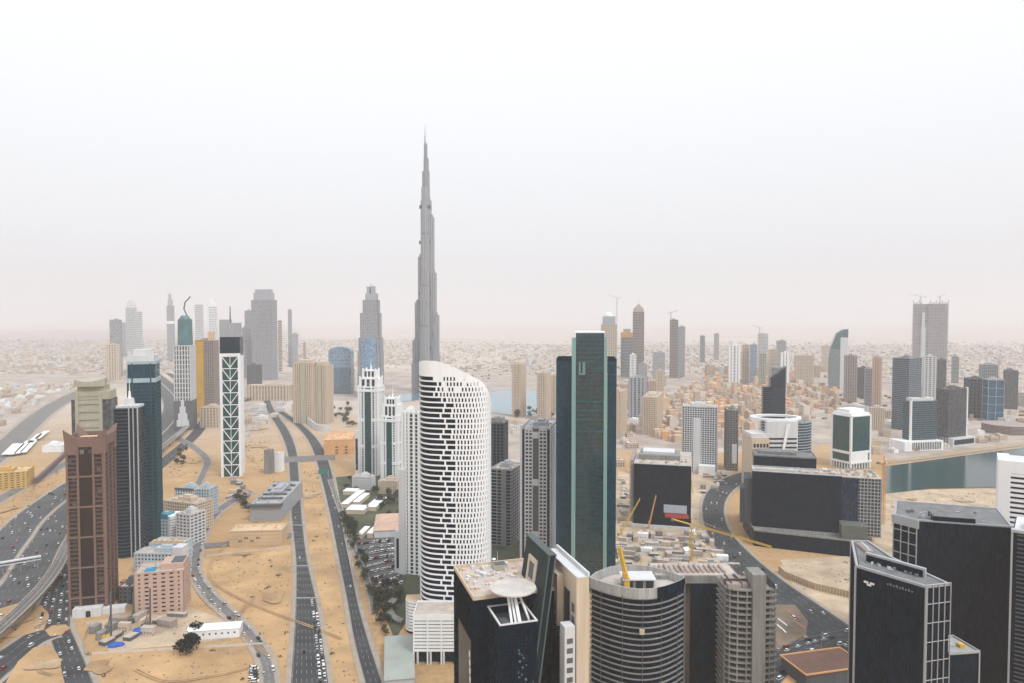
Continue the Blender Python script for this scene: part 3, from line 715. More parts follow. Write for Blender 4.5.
for i in range(1, 7): mb.box(-w_ - .2, .3, -.7, .6, h_ - i * 24.5, h_ - i * 24.5 + 1.3)
mb.build('facade_frame', M_brownl, o)
MB().box(-w_ * .70, -w_ * .30, -.1, 2, 6, h_ - 6).build('glass_strip', mat('dark_brown_glass', (.022, .015, .015), rough=.2, var=.3, scale=.3), o)
mb = MB(); mb.box(-w_ - .5, .5, -.6, d_ + .5, h_ - .1, h_ + 4)
mb.ring([(-w_ - .5, -.6), (.5, -.6), (.5, d_ + .5), (-w_ - .5, d_ + .5)], 1, h_ + 3.9, h_ + 8)
mb.build('cornice', M_brownl, o)
for (sx_, sy_) in ((-w_, 0), (0, 0), (0, d_), (-w_, d_)):
    ix = 1 if sx_ < 0 else -1; iy = 1 if sy_ == 0 else -1
    mb = MB(); b0 = [(sx_ - ix * .8, sy_ - iy * .8), (sx_ + ix * 8, sy_ - iy * .8), (sx_ + ix * 8, sy_ + iy * 5), (sx_ - ix * .8, sy_ + iy * 5)]
    t0 = [(sx_ - ix * 1.5, sy_ - iy * 1.5), (sx_ - ix * .9, sy_ - iy * 1.5), (sx_ - ix * .9, sy_ - iy * .9), (sx_ - ix * 1.5, sy_ - iy * .9)]
    mb.loft([[(*p, h_ - 6) for p in b0], [(*p, h_ + 5) for p in b0], [(*p, h_ + 14) for p in t0]]); mb.build('corner_horn', M_brownl, o)
MB().box(-w_ + 4, -4, 6, d_ - 5, h_ + 3.9, h_ + 5.2).build('roof', M_sandst, o)
mb = MB(); mb.box(-w_ * .85, -w_ * .1, -7, .2, 0, 7); mb.box(-w_ * .3, 14, -5, 2, 0, 5); mb.build('entrance_block', M_whitegrey, o)
MB().box(-w_ * .5, -w_ * .38, -7.3, -6.9, .2, 5).build('door', M_black2, o)

# olive tower behind it
xc, Yc, w_, d_, h_ = frame3(76, 103, 110, Y=850, al=-14, top=392)
o = thing('apartment_tower', 'olive beige tower with dark glass flanks and curved crown, behind the red brown horned tower', 'tower', (xc, Yc, 0), RAD(14)); d_ = 30
MB().box(-w_ - 5, 9, 3, d_, 0, h_ - 9).build('curtain_wall', M_smoke, o)
mb = MB()
for x in (-w_, -3.5): mb.box(x, x + 3.5, -.5, 4, 0, h_)
for i in range(16): mb.box(-w_ + 3.4, -3.4, .4, 4, h_ - 5 - i * 9.5, h_ - 1 - i * 9.5)
mb.box(-w_ + 3.4, -3.4, 1.6, 4, 0, h_ - 1)
mb.build('facade_frame', M_olive, o)
mb = MB(); mb.box(-w_ - 2, 8, 1, d_ - 1, h_ - 9.1, h_ + 1); mb.box(-w_ + 2, 2, 3, d_ - 4, h_ + .9, h_ + 8); mb.build('roof', M_olive, o)
mb = MB(); pts = [(-w_ - 1 + (w_ + 4) * i / 12, 1.2 - 5 * math.sin(math.pi * i / 12)) for i in range(13)]
mb.prism(pts + [(3, 12), (-w_ - 1, 12)], h_ + 7, lambda x, y: h_ + 13 + ((x + w_ / 2) / (w_ / 2)) ** 2 * 2.5); mb.build('crown', M_olive, o)

# slender dark tower with a lantern and needle
xc, Yc, w_, d_, h_ = frame3(114, 139, 149, Y=690, al=-10, top=409)
o = thing('apartment_tower', 'slender blue black tower with a white lantern mast, right of the red brown horned one', 'tower', (xc, Yc, 0), RAD(10)); d_ = 24
MB().box(-w_ + .8, -.8, .8, d_ - .8, 0, h_).build('curtain_wall', M_navy, o)
mb = MB(); n_ = round(h_ / 3.5)
for i in range(n_ + 1):
    z = i * h_ / n_; pts = [(-w_ + w_ * .62 * j / 8, -2.6 * math.sin(math.pi * j / 8) - .1) for j in range(9)]
    mb.prism(pts + [(-w_ * .38, 2), (-w_, 2)], z, z + .9)
    mb.box(-w_ * .36, .2, -.2, d_, z, z + .7)
mb.build('balcony_band', mat('slate_blue_panel', (.028, .05, .066), var=.2), o)
mb = MB()
for x in (-w_ * .37, -w_ * .2, -.6): mb.box(x, x + .8, -.8, 1, 0, h_ + 3)
mb.build('facade_frame', M_steel, o)
mb = MB(); mb.box(-w_ * .9, -1, 2, d_ - 2, h_ - .1, h_ + 3); mb.cyl(-w_ * .45, d_ * .4, h_ + 2.9, h_ + 10, 5, 4, 12); mb.build('roof', M_whitegrey, o)
mb = MB(); mb.cyl(-w_ * .45, d_ * .4, h_ + 9.9, h_ + 17, 1.6, .9, 8); mb.cyl(-w_ * .45, d_ * .4, h_ + 16.9, h_ + 30, .45, .12, 6); mb.build('mast', M_white, o)

# teal tower with a grey stepped crown
xc, Yc, w_, d_, h_ = frame3(128.5, 157, 163, base=545, al=-18, top=364)
o = thing('office_tower', 'tall teal tower with a pale framed crown, right of the slender blue black one', 'tower', (xc, Yc, 0), RAD(18)); d_ = 30
MB().box(-w_ + .5, -.5, .5, d_ - .5, 0, h_).build('curtain_wall', M_tealb, o)
mb = MB(); facade(mb, -w_, 0, 0, d_, 0, h_ - 16, 3.7, .9, 0, 9, .8)
for x in (-w_ * .82, -w_ * .17): mb.box(x - .6, x + .6, -.9, 1, 0, h_ + 1)
mb.build('facade_frame', mat('dull_teal_panel', (.016, .065, .085), var=.2), o)
mb = MB(); mb.box(-w_ - .3, .3, -.4, d_ + .3, h_ - 19, h_ - 14.5); mb.box(-w_ - .3, .3, -.4, d_ + .3, h_, h_ + 3); mb.build('pale_band', mat('pale_blue_panel', (.34, .43, .48), var=.1), o)
mb = MB(); mb.box(-w_ + 1, -1, 1, d_ - 1, h_ + 2.9, h_ + 9); mb.box(-w_ + 5, -5, 5, d_ - 6, h_ + 8.9, h_ + 15); mb.box(-w_ + 1, -w_ + 4, .6, 4, h_ + 2.9, h_ + 13); mb.box(-4, -1, .6, 4, h_ + 2.9, h_ + 13)
mb.build('crown', M_whitegrey, o)

# green topped tower under construction
o, w_, d_, h_ = tower('unfinished_tower', 'unfinished tower with a round green glass top and a curved crane, beyond the teal tower', 174, 191, 195, 346, base=430, al=-10, core=M_smoke, fr=M_whitegrey, fh=10, bh=1.5, sx=6, sy=6, pw=2.2, plant=False, d=40)
mb = MB(); mb.cyl(-w_ * .45, d_ / 2, h_, h_ + 56, 15, 14, 20); mb.cyl(-w_ * .45, d_ / 2, h_ + 55.9, h_ + 64, 12, 7, 20); mb.build('round_top', mat('green_wrap', (.07, .17, .18), rough=.4, var=.3, scale=.06), o)
MB().box(-w_ - 1, 1, -1.2, d_, 0, 62).build('lower_storeys', M_dgrey, o)
mb = MB()
for i, (a, z) in enumerate(((.8, 22), (.6, 36), (.38, 50), (.2, 64))): mb.box(-w_ / 2 - w_ * a * .45, -w_ / 2 + w_ * a * .45, -2.2 - i * .2, -1, 8, z)
mb.build('stepped_front', M_whitegrey, o)
mb = MB(); P = [(-w_ * .3, h_ + 62), (-w_ * .5, h_ + 78), (-w_ * .42, h_ + 92), (-w_ * .1, h_ + 104)]
for a, b in zip(P, P[1:]): mb.bar((a[0], d_ / 2, a[1]), (b[0], d_ / 2, b[1]), 1.1)
mb.build('roof_crane', M_dgrey, o)

# scaffolded ochre blocks behind the braced tower
o, w_, d_, h_ = tower('scaffolded_tower', 'grey tower wrapped in ochre scaffolding on its left side, behind the white braced tower', 197, 214, 219, 341, Y=1650, al=-8, core=M_smoke, fr=M_brown2, fh=4, bh=1.2, sx=5, sy=5, pw=1.2, d=45)
mb = MB(); facade(mb, -w_ - 2.5, -w_ * .55, -2, 6, 0, h_ + 2, 6, 1.2, 4, 4, .8); mb.box(-w_ - 1, -w_ * .6, -1, 5, 0, h_ - 1); mb.build('scaffolding', M_yel, o)
MB().box(-w_ * .35, -2, 3, 20, h_, h_ + 22).build('upper_storeys', M_sandst, o)

# white X braced tower
xc, Yc, w_, d_, h_ = frame3(220.5, 241, 244, base=476, al=-12, top=356)
o = thing('braced_tower', 'slim dark green tower inside a white frame of stacked diagonal braces', 'tower', (xc, Yc, 0), RAD(12)); d_ = 30
zt = ZP(337, Yc); zc = ZP(321, Yc)
MB().box(-w_ + 1, -1, 1, d_ - 1, 0, zt).build('curtain_wall', mat('deep_green_glass', (.006, .066, .072), rough=.2, var=.3, scale=.1), o)
mb = MB()
for x in (-w_, -3.4): mb.box(x, x + 3.4, -1.2, 3, 0, h_)
for x in (-w_, -2.5): mb.box(x, x + 2.5, d_ - 3, d_, 0, h_)
mb.box(-w_, 0, -1.1, 3, h_ - .05, h_ + 4)
mb.box(-.6, .2, 2.9, d_ - 2.9, 0, h_)
n_ = 10; s = h_ / n_
for i in range(n_):
    z = i * s; a, b, c = -w_ + 3.2, -3.2, -w_ / 2
    mb.box(a, b, -.8, .9, z + s - 1.1, z + s)
    mb.bar((a, -.1, z + s - 1), (c, -.1, z + 1), .55); mb.bar((b, -.1, z + s - 1), (c, -.1, z + 1), .55); 
    mb.bar((c, -.1, z), (c, -.1, z + s * .98), .35)
mb.build('diagonal_frame', M_white, o)
MB().box(-w_ + .3, -.3, .3, d_ - .3, h_ + 4, zt).build('upper_glazing', M_navy, o)
mb = MB(); mb.box(-w_ - .2, -2, 2, d_ - 2, zt - .1, zc - 3); mb.box(-w_, -w_ * .55, 2.2, d_ - 3, zc - 3.1, zc + 2); mb.build('crown', M_grey, o)
mb = MB(); mb.cyl(-w_ * .55, d_ / 2, zc - 3.2, zc + 22, 1.1, .6, 8); mb.build('mast', M_dgrey, o)

# ------------------------------------------------------------------ middle group
def exec_tower(label, L, C, R_, top, Y, al, tiers_in, wing_drop):
    xc, Yc, w_, d_, h_ = frame3(L, C, R_, Y=Y, al=al, top=top)
    o = thing('apartment_tower', label, 'tower', (xc, Yc, 0), -RAD(al))
    d_ = max(24, min(d_, 34))
    MB().box(-w_ + .8, -.8, .8, d_ - .8, 0, h_).build('curtain_wall', M_wing, o)
    mb = MB(); facade(mb, -w_, 0, 0, d_, 0, h_, 3.6, 1.0, 0, 0)
    for f in (0, .13, .3, .68, .86, 1):
        x = -w_ + f * w_; mb.box(max(x - 1.1, -w_ - .4), min(x + 1.1, .4), -.7, 3, 0, h_ + 3)
    for f in (0, .2, .45, .7, 1):
        y = f * d_; mb.box(-2, .6, max(y - 1.1, -.5), min(y + 1.1, d_ + .5), 0, h_ + 2.6); mb.box(-w_ - .6, -w_ + 2, max(y - 1.1, -.5), min(y + 1.1, d_ + .5), 0, h_ + 2.6)
    for f in (.36, .66, 1.0):
        mb.box(-w_ - .9, .9, -1, d_ + .9, h_ * f - 6, h_ * f - 2)
    mb.build('facade_frame', M_white, o)
    MB().box(-w_ * .66, -w_ * .34, -1.2, 2, 4, h_ - 6.5).build('glass_strip', M_green, o)
    mb = MB(); a = 0
    for ins, hh in tiers_in:
        mb.box(-w_ + ins, -ins, ins, d_ - ins, h_ + a - .1, h_ + a + hh); 
        for x in (-w_ + ins - .5, -ins - 1.5):
            for y in (ins - .5, d_ - ins - 1.5): mb.box(x, x + 2, y, y + 2, h_ + a - .1, h_ + a + hh + 3)
        a += hh
    mb.build('crown', M_white, o)
    mb = MB(); a = 0
    for ins, hh in tiers_in:
        for i in range(3):
            x = -w_ + ins + 2 + (w_ - 2 * ins - 4) * (i + .2) / 3
            mb.box(x, x + (w_ - 2 * ins) * .16, ins - .15, ins + 1, h_ + a + 2, h_ + a + hh - 1.5)
        a += hh
    mb.build('crown_glazing', M_wing, o)
    mb = MB(); mb.cyl(-w_ / 2, d_ / 2, h_ + a - .1, h_ + a + 7, 1.6, 1, 8); mb.cyl(-w_ / 2, d_ / 2, h_ + a + 6.9, h_ + a + 18, .5, .15, 6); mb.build('mast', M_white, o)
    return o, w_, d_, h_
o, w_, d_, h_ = exec_tower('taller white and dark glass apartment tower with a tiered crown and short mast', 358.5, 378, 383, 388, 1045, 12, ((1.5, 14), (5, 12)), 0)
mb = MB(); mb.box(-w_ - 8, -w_ - 1.2, 4, 26, 0, ZP(432, 1045)); mb.build('side_wing', M_white, o)
mb = MB(); mb.box(-w_ - 7, -w_ - 3, 3.8, 5, 6, ZP(440, 1045)); mb.build('side_wing_glazing', M_wing, o)
o, w_, d_, h_ = exec_tower('shorter white and dark glass tower with a blunt tiered crown, right of its taller twin', 381, 398, 404, 418, 985, 14, ((2.5, 17), (4.5, 10)), 0)

# white edged tower tight behind the left edge of the big white one
xc, Yc, w_, d_, h_ = frame3(403, 419, 424, Y=640, al=18, top=414)
o = thing('apartment_tower', 'white tower with dark glass strips, mostly hidden by the big perforated white tower', 'tower', (xc, Yc, 0), -RAD(18))
MB().box(-w_ + .5, -.5, .5, d_, 0, h_ - .5).build('curtain_wall', M_green, o)
mb = MB(); facade(mb, -w_, 0, 0, d_, 0, h_ - .5, 3.6, .8)
for f in (0, .3, .62, .82, 1): mb.box(-w_ * f - 1.1, -w_ * f + 1.1, -.6, 2, 0, h_ + 2)
mb.build('facade_frame', M_white, o)
mb = MB(); mb.box(-w_ - 8, -w_ - .2, -2, 14, 0, ZP(533, 640)); mb.box(-w_ - 3, -w_ + 3, -3, 10, 0, ZP(470, 640)); mb.build('side_wing', M_whitegrey, o)
mb = MB(); mb.box(-w_ - 6, -w_ - 3.2, -2.3, 1, 5, ZP(540, 640)); mb.build('side_wing_glazing', M_navy, o)
rooftop(o, -w_, 0, 0, d_, h_, M_roofg, M_white, True)

# the big perforated white tower
o = thing('perforated_tower', 'big white tower with a rounded corner, wavy dark slots and tiny square windows, slanted top', 'tower', (XP(418, 505), 505, 0))
oy = 505.0; ox = XP(418, 505)
ctrl = [(-1.0, 46), (-2.2, 30), (-1.2, 17), (2.2, 7.2), (8.5, 1.6), (18, -.8), (30, -2.0), (40, -1.4), (47, 1.8), (51, 7.5), (52.5, 18), (52, 34)]
CV = smooth(ctrl, 10)
arc = [0]
for a, b in zip(CV, CV[1:]): arc.append(arc[-1] + math.dist(a, b))
LEN = arc[-1]
def cp(u, off=0):
    u = min(max(u, 0), LEN - 1e-4)
    lo = max(i for i in range(len(arc) - 1) if arc[i] <= u)
    t = (u - arc[lo]) / (arc[lo + 1] - arc[lo]); a, b = CV[lo], CV[lo + 1]
    dx, dy = b[0] - a[0], b[1] - a[1]; l = math.hypot(dx, dy)
    return a[0] + dx * t - dy / l * off, a[1] + dy * t + dx / l * off
def uat(x):      # arc length at which the front of the curve reaches local x
    i = next(i for i in range(len(CV)) if CV[i][0] >= x and i > 25)
    return arc[i]
ztop = ZP(361, 505); zbot = ZP(617, 490); fl = 3.83
def top_z(u):
    x = cp(u)[0]; t = max(0, (x - 12) / 39)
    return ztop - 17.5 * t ** 1.35 - (9 * max(0, (x - 46) / 6) ** 2 if x > 46 else 0) - (11 * max(0, (cp(u)[1] - 8) / 26) if x > 46 else 0) - (7 * max(0, cp(u)[1] - 6) / 40 if x < 4 else 0)
def piece(mb, u0, u1, z0, z1, th=.7, mi=0):
    n = max(1, int((u1 - u0) / 2.2)); k = len(mb.v)
    zt_ = (lambda u: min(z1(u), top_z(u))) if callable(z1) else (lambda u: min(z1, top_z(u)))
    for i in range(n + 1):
        u = u0 + (u1 - u0) * i / n; a = cp(u); b = cp(u, th)
        za_ = min(z0, zt_(u) - .01); mb.v += [(*a, za_), (*a, zt_(u)), (*b, zt_(u)), (*b, za_)]
    for i in range(n):
        p = k + i * 4; q = p + 4
        for e in ((p, q, q + 1, p + 1), (p + 1, q + 1, q + 2, p + 2), (p + 2, q + 2, q + 3, p + 3), (p + 3, q + 3, q, p)): mb.f.append(list(e)); mb.m.append(mi)
    for e in ((k, k + 1, k + 2, k + 3), (k + n * 4 + 3, k + n * 4 + 2, k + n * 4 + 1, k + n * 4)): mb.f.append(list(e)); mb.m.append(mi)
core = [cp(LEN * i / 60, .75) for i in range(61)]
mb = MB(); mb.prism(core + [(48, 50), (4, 50)], 0, lambda x, y: ztop - 7 - 17.5 * max(0, (x - 12) / 39) ** 1.35 - (18 if x > 46 else 0)); mb.build('curtain_wall', M_black, o)
mb = MB(); r = random.Random(3)
nrow = int((ztop - 12 - zbot) / fl)
u_l0 = 26.0
for i in range(nrow + 14):
    z0 = ztop - 11.5 - (i + 1) * fl            # floor: band of 1.45 m then window row
    if z0 < 0: break
    zb = z0 + 1.05; z1 = z0 + fl
    piece(mb, 0, LEN, z0, zb + .01)
    k4 = i % 4; opens = []
    xe = (18.6, 19.9, 17.4, 14.9)[k4] - max(0, 6 - i) * 1.35
    l2 = (7.0, 5.8, 5.2, 6.8)[k4] * (1 if i > 4 else .35)
    ue = uat(max(4, xe)); opens.append((4.0, ue)); g = ue + 1.3
    if i > 0: opens.append((g, g + l2)); g += l2 + 1.5
    else: g += 4
    step = 2.45
    while g < LEN - 17:
        x = cp(g)[0]
        wv = 1.25 * max(.55, 1 - max(0, x - 30) / 45)
        if top_z(g) > z1 + 2.5 and not (i < 3 and r.random() < .35): opens.append((g, g + wv))
        g += step
    cur = 0
    for a, b in opens:
        if a > cur: piece(mb, cur, a, zb, z1)
        cur = b
    piece(mb, cur, LEN, zb, z1)
    # thin sill line inside the long slots
zt0 = ztop - 11.5
piece(mb, 0, LEN, zt0, lambda u: 1e6)
mb.build('perforated_shell', mat('bright_white_panel', (.83, .85, .87), rough=.5, var=.05, scale=.03, streak=True), o)
mb = MB(); us = [LEN * i / 60 for i in range(61)]
for a, b in zip(us, us[1:]):
    pa, pb = cp(a, .4), cp(b, .4)
    za_, zb2 = (top_z(q) - .35 for q in (a, b))
    if abs(pa[0] - pb[0]) > .01: mb.poly([(*pa, za_), (*pb, zb2), (max(pb[0], -.4), 46, min(zb2, ztop - 4) - 6), (max(pa[0], -.4), 46, min(za_, ztop - 4) - 6)])
mb.build('roof', MATS['bright_white_panel'], o)
mb = MB(); mb.box(-.6, 51, 45.5, 49, 0, ztop - 36); mb.build('back_wall', M_white, o)
# its podium car park
pod = thing('podium_block', 'white slatted car park podium on columns at the foot of the perforated tower', 'building', (XP(412, 474), 474, 0), 0)
zp = ZP(617, 474); 
MB().box(.6, 40, .6, 24, 9, zp - .4).build('curtain_wall', M_black, pod)
mb = MB(); n_ = 9
for i in range(n_ + 1): z = 9 + i * (zp - 9 - 2.6) / n_; mb.box(0, 40.5, 0, 24.5, z, z + 1.7 + (.9 if i == n_ else 0))
for x in (0, 9.5, 19, 28.5): mb.box(x, x + .9, -.2, 1, 0, zp)
mb.build('facade_frame', M_white, pod)
mb = MB(); mb.box(.4, 40, .4, 24, zp - .1, zp + .3, 0); mb.ring([(0, 0), (40.5, 0), (40.5, 24.5), (0, 24.5)], .4, zp, zp + 1.5, 1); mb.build('roof', [M_roof, M_white], pod)
mb = MB()
for x in (3, 12, 21, 30): mb.cyl(x, .9, 0, 9, .8, .8, 10)
mb.build('column', M_whitegrey, pod)
MB().box(1, 40, 4, 23, 0, 9.02).build('lobby_glazing', M_navy, pod)
pod = thing('podium_block', 'round ended white slatted block beside the podium of the perforated tower, sandy roof', 'building', (XP(404, 520), 520, 0), 0)
zp = ZP(602, 520); P = [(-.5, 12), (0, 4), (3, .5), (7, -.8), (12, -.5), (17, 1), (17, 14)]
mb = MB(); mb.prism(inset(P, .6), 0, zp - .3); mb.build('curtain_wall', M_black, pod)
mb = MB()
for i in range(10): mb.prism(P, 2 + i * (zp - 3.2) / 9, 3.7 + i * (zp - 3.2) / 9)
mb.build('facade_frame', M_white, pod)
mb = MB(); mb.prism(inset(P, .3), zp - .4, zp + .9); mb.build('roof', M_sandst, pod)
# low grey roofed shed and curved ramp
o = thing('low_building', 'long low building with a pale grey green roof beside the white slatted podium', 'building', (XP(400, 470), 470, 0), RAD(10))
MB().box(-11, 8, -30, 32, 0, 7).build('wall', M_whitegrey, o)
mb = MB(); mb.box(-11.4, 8.4, -30.4, 32.4, 6.95, 7.6); mb.build('roof', mat('grey_green_roof', (.33, .36, .33), var=.15), o)
o = thing('car_ramp', 'curved concrete car ramp on pillars left of the round ended white block', 'ramp', (XP(392, 545), 545, 0), 0)
mb = MB(); m2 = MB()
for i in range(12):
    a0, a1 = RAD(150 + i * 9), RAD(159 + i * 9); z = 6 - i * .4
    c0 = [(20 * math.cos(a) + 12, 24 * math.sin(a) + 14) for a in (a0, a1)]; c1 = [(14 * math.cos(a) + 12, 18 * math.sin(a) + 14) for a in (a0, a1)]
    mb.loft([[(*c0[0], z), (*c1[0], z), (*c1[0], z + 1.4), (*c0[0], z + 1.4)], [(*c0[1], z - .4), (*c1[1], z - .4), (*c1[1], z + 1), (*c0[1], z + 1)]])
    m2.box(c0[0][0] - .3, c0[0][0] + .3, c0[0][1] + .5, c0[0][1] + 1.1, 0, z)
mb.build('deck', M_conc, o); m2.build('pillar', M_conc, o)

# dark towers behind, right of the perforated tower
o, w_, d_, h_ = tower('apartment_tower', 'dark tower with balcony stacks and pale edges, immediately right of the perforated tower', 490, 511, 522, 471, Y=720, al=20, core=M_navy, fr=M_grey, fh=3.5, bh=.8, sx=7, sy=6, pw=.8)
MB().box(-w_ * .45, -w_ * .2, -1.6, 1, 0, h_ + 1).build('balcony_stack', mat('grey_balcony', (.22, .23, .24), var=.2), o)
o, w_, d_, h_ = tower('office_tower', 'dark glass block with a rough grey roof, rising behind the balconied dark tower', 489, 504, 508, 424, Y=790, al=12, core=M_navy, fr=M_dgrey, fh=3.7, bh=.6, sx=5, sy=5)
MB().box(-w_ + 2, -3, 3, d_ - 3, h_ + .4, h_ + 6).build('upper_storey', M_conc, o)
xc, Yc, w_, d_, h_ = frame3(521, 550, 557, Y=640, al=10, top=430)
o = thing('apartment_tower', 'dark apartment tower framed in white, with two columns of square windows on its front', 'tower', (xc, Yc, 0), -RAD(10))
MB().box(-w_ + .9, -.9, .9, d_, 0, h_).build('curtain_wall', M_navy, o)
mb = MB(); n_ = round(h_ / 3.5)
for i in range(n_):
    z = i * h_ / n_
    for a in (-w_ * .86, -w_ * .37): mb.box(a, a + w_ * .25, -.1, 2, z, z + 1.5)
    mb.box(-1, .2, 3, d_, z, z + .8)
for f in (1.0, .86, .735, .61, .37, .245, .12, 0):
    x = -w_ * f; wd = 1.0 if f in (1.0, 0) else .5; mb.box(x - wd * (f > 0), x + wd, -.5, 2.2, 0, h_ + (4 if f in (1, 0) else 0))
mb.box(-w_ * .86, -w_ * .61, -.3, 2.1, h_ - 1, h_ + 3); mb.box(-w_ * .37, -w_ * .12, -.3, 2.1, h_ - 1, h_ + 3)
mb.build('facade_frame', M_whitegrey, o)
MB().box(-w_ * .60, -w_ * .38, -.35, 1, 0, h_ + 1).build('core_strip', M_dgrey, o)
for f in (.985, .66, .30): MB().box(-w_ * .59, -w_ * .39, -1, .5, h_ * f - 6, h_ * f).build('white_panel', M_whitegrey, o)
rooftop(o, -w_, 0, 0, d_, h_, M_roofg, M_grey, True)

# the big teal tower
Y = 600.0; k = Y / F; X0 = XP(590, Y, 450)
o = thing('glass_tower', 'big dark teal glass tower with two pale teal edge fins and lower side wings', 'tower', (X0, Y, 0), RAD(-6))
zt = ZP(333, Y); zw = ZP(361, Y + 12)
lo = lambda px: (px - 590) * k
mb = MB(); mb.box(lo(575.5), lo(603.5), 0, 36, 0, zt); mb.build('curtain_wall', M_teal, o)
mb = MB()
n_ = round(zt / 3.8)
for i in range(n_): mb.box(lo(575.6), lo(603.4), -.18, 1, i * zt / n_, i * zt / n_ + .55)
mb.build('floor_line', mat('dark_teal_spandrel', (.012, .035, .04), rough=.3, var=.4, scale=.08), o)
mb = MB(); r = random.Random(5)
for f in (.862, .735, .70, .665, .62): MB().box(lo(576), lo(603), -.3, 0.5, zt * f, zt * f + 1.6).build('bright_floor', mat('lighter_teal_glass', (.018, .10, .10), rough=.2, var=.6, scale=.12), o)
mb = MB(); mb.box(lo(571.5), lo(575.5), -1.5, 6, 0, zt - 4); mb.box(lo(603.5), lo(607), -1.5, 6, 0, zt * .845); mb.box(lo(603.5), lo(606.2), -1, 5, zt * .845, zt - 3); mb.build('edge_fin', M_finteal, o)
mb = MB(); mb.box(lo(574.5), lo(604.5), .2, 36.4, zt, zt + 1.0); mb.build('roof', M_white, o)
for a, b, zz, yy in ((555.5, 571.4, zw, 8), (607.1, 616.5, zw, 8)):
    wg = MB().box(lo(a), lo(b), yy, 44, 0, zz).build('side_wing', M_tealb, o)
    mb = MB(); mb.ring([(lo(a), yy), (lo(b), yy), (lo(b), 44), (lo(a), 44)], .5, zz - .1, zz + 2.4); mb.build('parapet', M_navy, wg)
    mb = MB()
    for i in range(n_):
        if i * zt / n_ < zz - 2: mb.box(lo(a) + .1, lo(b) - .1, yy - .15, yy + .5, i * zt / n_, i * zt / n_ + .5)
    mb.build('floor_line', mat('deep_teal_line', (.004, .035, .055), rough=.4, spec=.1, var=.2), wg)
MB().box(lo(578.5), lo(585), -.7, 2, ZP(375, Y), ZP(362, Y)).build('notch_frame', mat('grey_teal_panel', (.14, .24, .24), var=.1), o)
MB().box(lo(580.5), lo(582), -1, 1, ZP(373, Y), ZP(361, Y)).build('notch', M_black2, o)

# ------------------------------------------------------------------ foreground: black block with a leaning fin
o = thing('office_tower', 'black glass building in front with an open plant roof and a round helipad', 'building', (-18.6, 330, 0), RAD(17))
zr = 105.0
MB().box(.2, 45, .2, 43.8, 0, zr - 1).build('curtain_wall', M_black, o)
mb = MB()
for i in range(30): mb.box(0, 45.2, -.02, 44, i * 3.5, i * 3.5 + .28)
for i in range(19): mb.box(i * 2.4, i * 2.4 + .16, -.16, .3, 0, zr - 1)
for i in range(18): mb.box(-.16, .3, i * 2.5, i * 2.5 + .16, 0, zr - 1)
mb.build('mullion_grid', mat('black_mullion', (.003, .011, .020), rough=.5, spec=.05, var=0), o)
mb = MB(); mb.box(.5, 42, .5, 43.5, zr - 1.2, zr - .6, 0); mb.ring([(0, 0), (43, 0), (43, 44), (0, 44)], .7, zr - 1.1, zr + .9, 1)
r = random.Random(11)
for i in range(64):
    a, b = r.uniform(2, 31), r.uniform(10, 41); sz = r.uniform(.8, 2.4); mb.obox(a, b, zr - .65, sz, sz * r.uniform(.6, 1.4), r.uniform(.6, 1.8), r.uniform(0, .4), r.choice((1, 2, 2)))
for i in range(14): a, b = r.uniform(2, 20), r.uniform(12, 40); mb.bar((a, b, zr - .4), (a + r.uniform(4, 12), b, zr - .4), .25, 2)
rf = mb.build('roof', [mat('pinkish_roof', (.50, .41, .35), var=.2, scale=.2), M_beige, M_whitegrey], o)
mb = MB(); mb.box(20, 27, 33, 39, zr - .7, zr + 2.2); mb.build('plant_room', M_olive, rf)
MB().box(20.4, 26.6, 33.4, 38.6, zr + 2.15, zr + 2.4).build('plant_room_roof', M_dgrey, rf)
for ax_, ay_ in ((9, 38), (16, 20), (24, 42)): MB().cyl(ax_, ay_, zr - .7, zr + 7, .12, .06, 6).build('antenna', M_white, rf)
mb = MB(); mb.cyl(22, 42.5, zr + .8, zr + 2.8, .3, .3, 8); mb.cyl(22, 42, zr + 2.7, zr + 3.4, 1.2, .3, 14); mb.build('satellite_dish', M_white, rf)
# lower terrace toward the camera
zl = 100.6
mb = MB(); mb.box(7.2, 24.8, -21.8, .1, 0, zl - 4.5); mb.build('front_volume', M_black, o)
mb = MB(); mb.ring([(7, -22), (25, -22), (25, .15), (7, .15)], .7, zl - 5, zl - .5, 0); mb.ring([(6.9, -22.1), (25.1, -22.1), (25.1, .15), (6.9, .15)], .9, zl - .5, zl, 1); mb.build('terrace_parapet', [M_black, M_whitegrey], o)
mb = MB()
for i in range(29): mb.box(6.98, 25.02, -22.02, -.2, i * 3.4, i * 3.4 + .24)
for i in range(8): mb.box(7 + i * 2.3, 7.15 + i * 2.3, -22.2, -21.6, 0, zl - 3)
mb.build('mullion_grid', MATS['black_mullion'], o)
mb = MB(); mb.box(8, 24, -21, -.6, zl - 4.6, zl - 4.1)
for i in range(2): mb.box(10 + i * 6, 14 + i * 6, -16, -9, zl - 4.15, zl - 2.6)
mb.build('terrace_floor', M_dgrey, o)
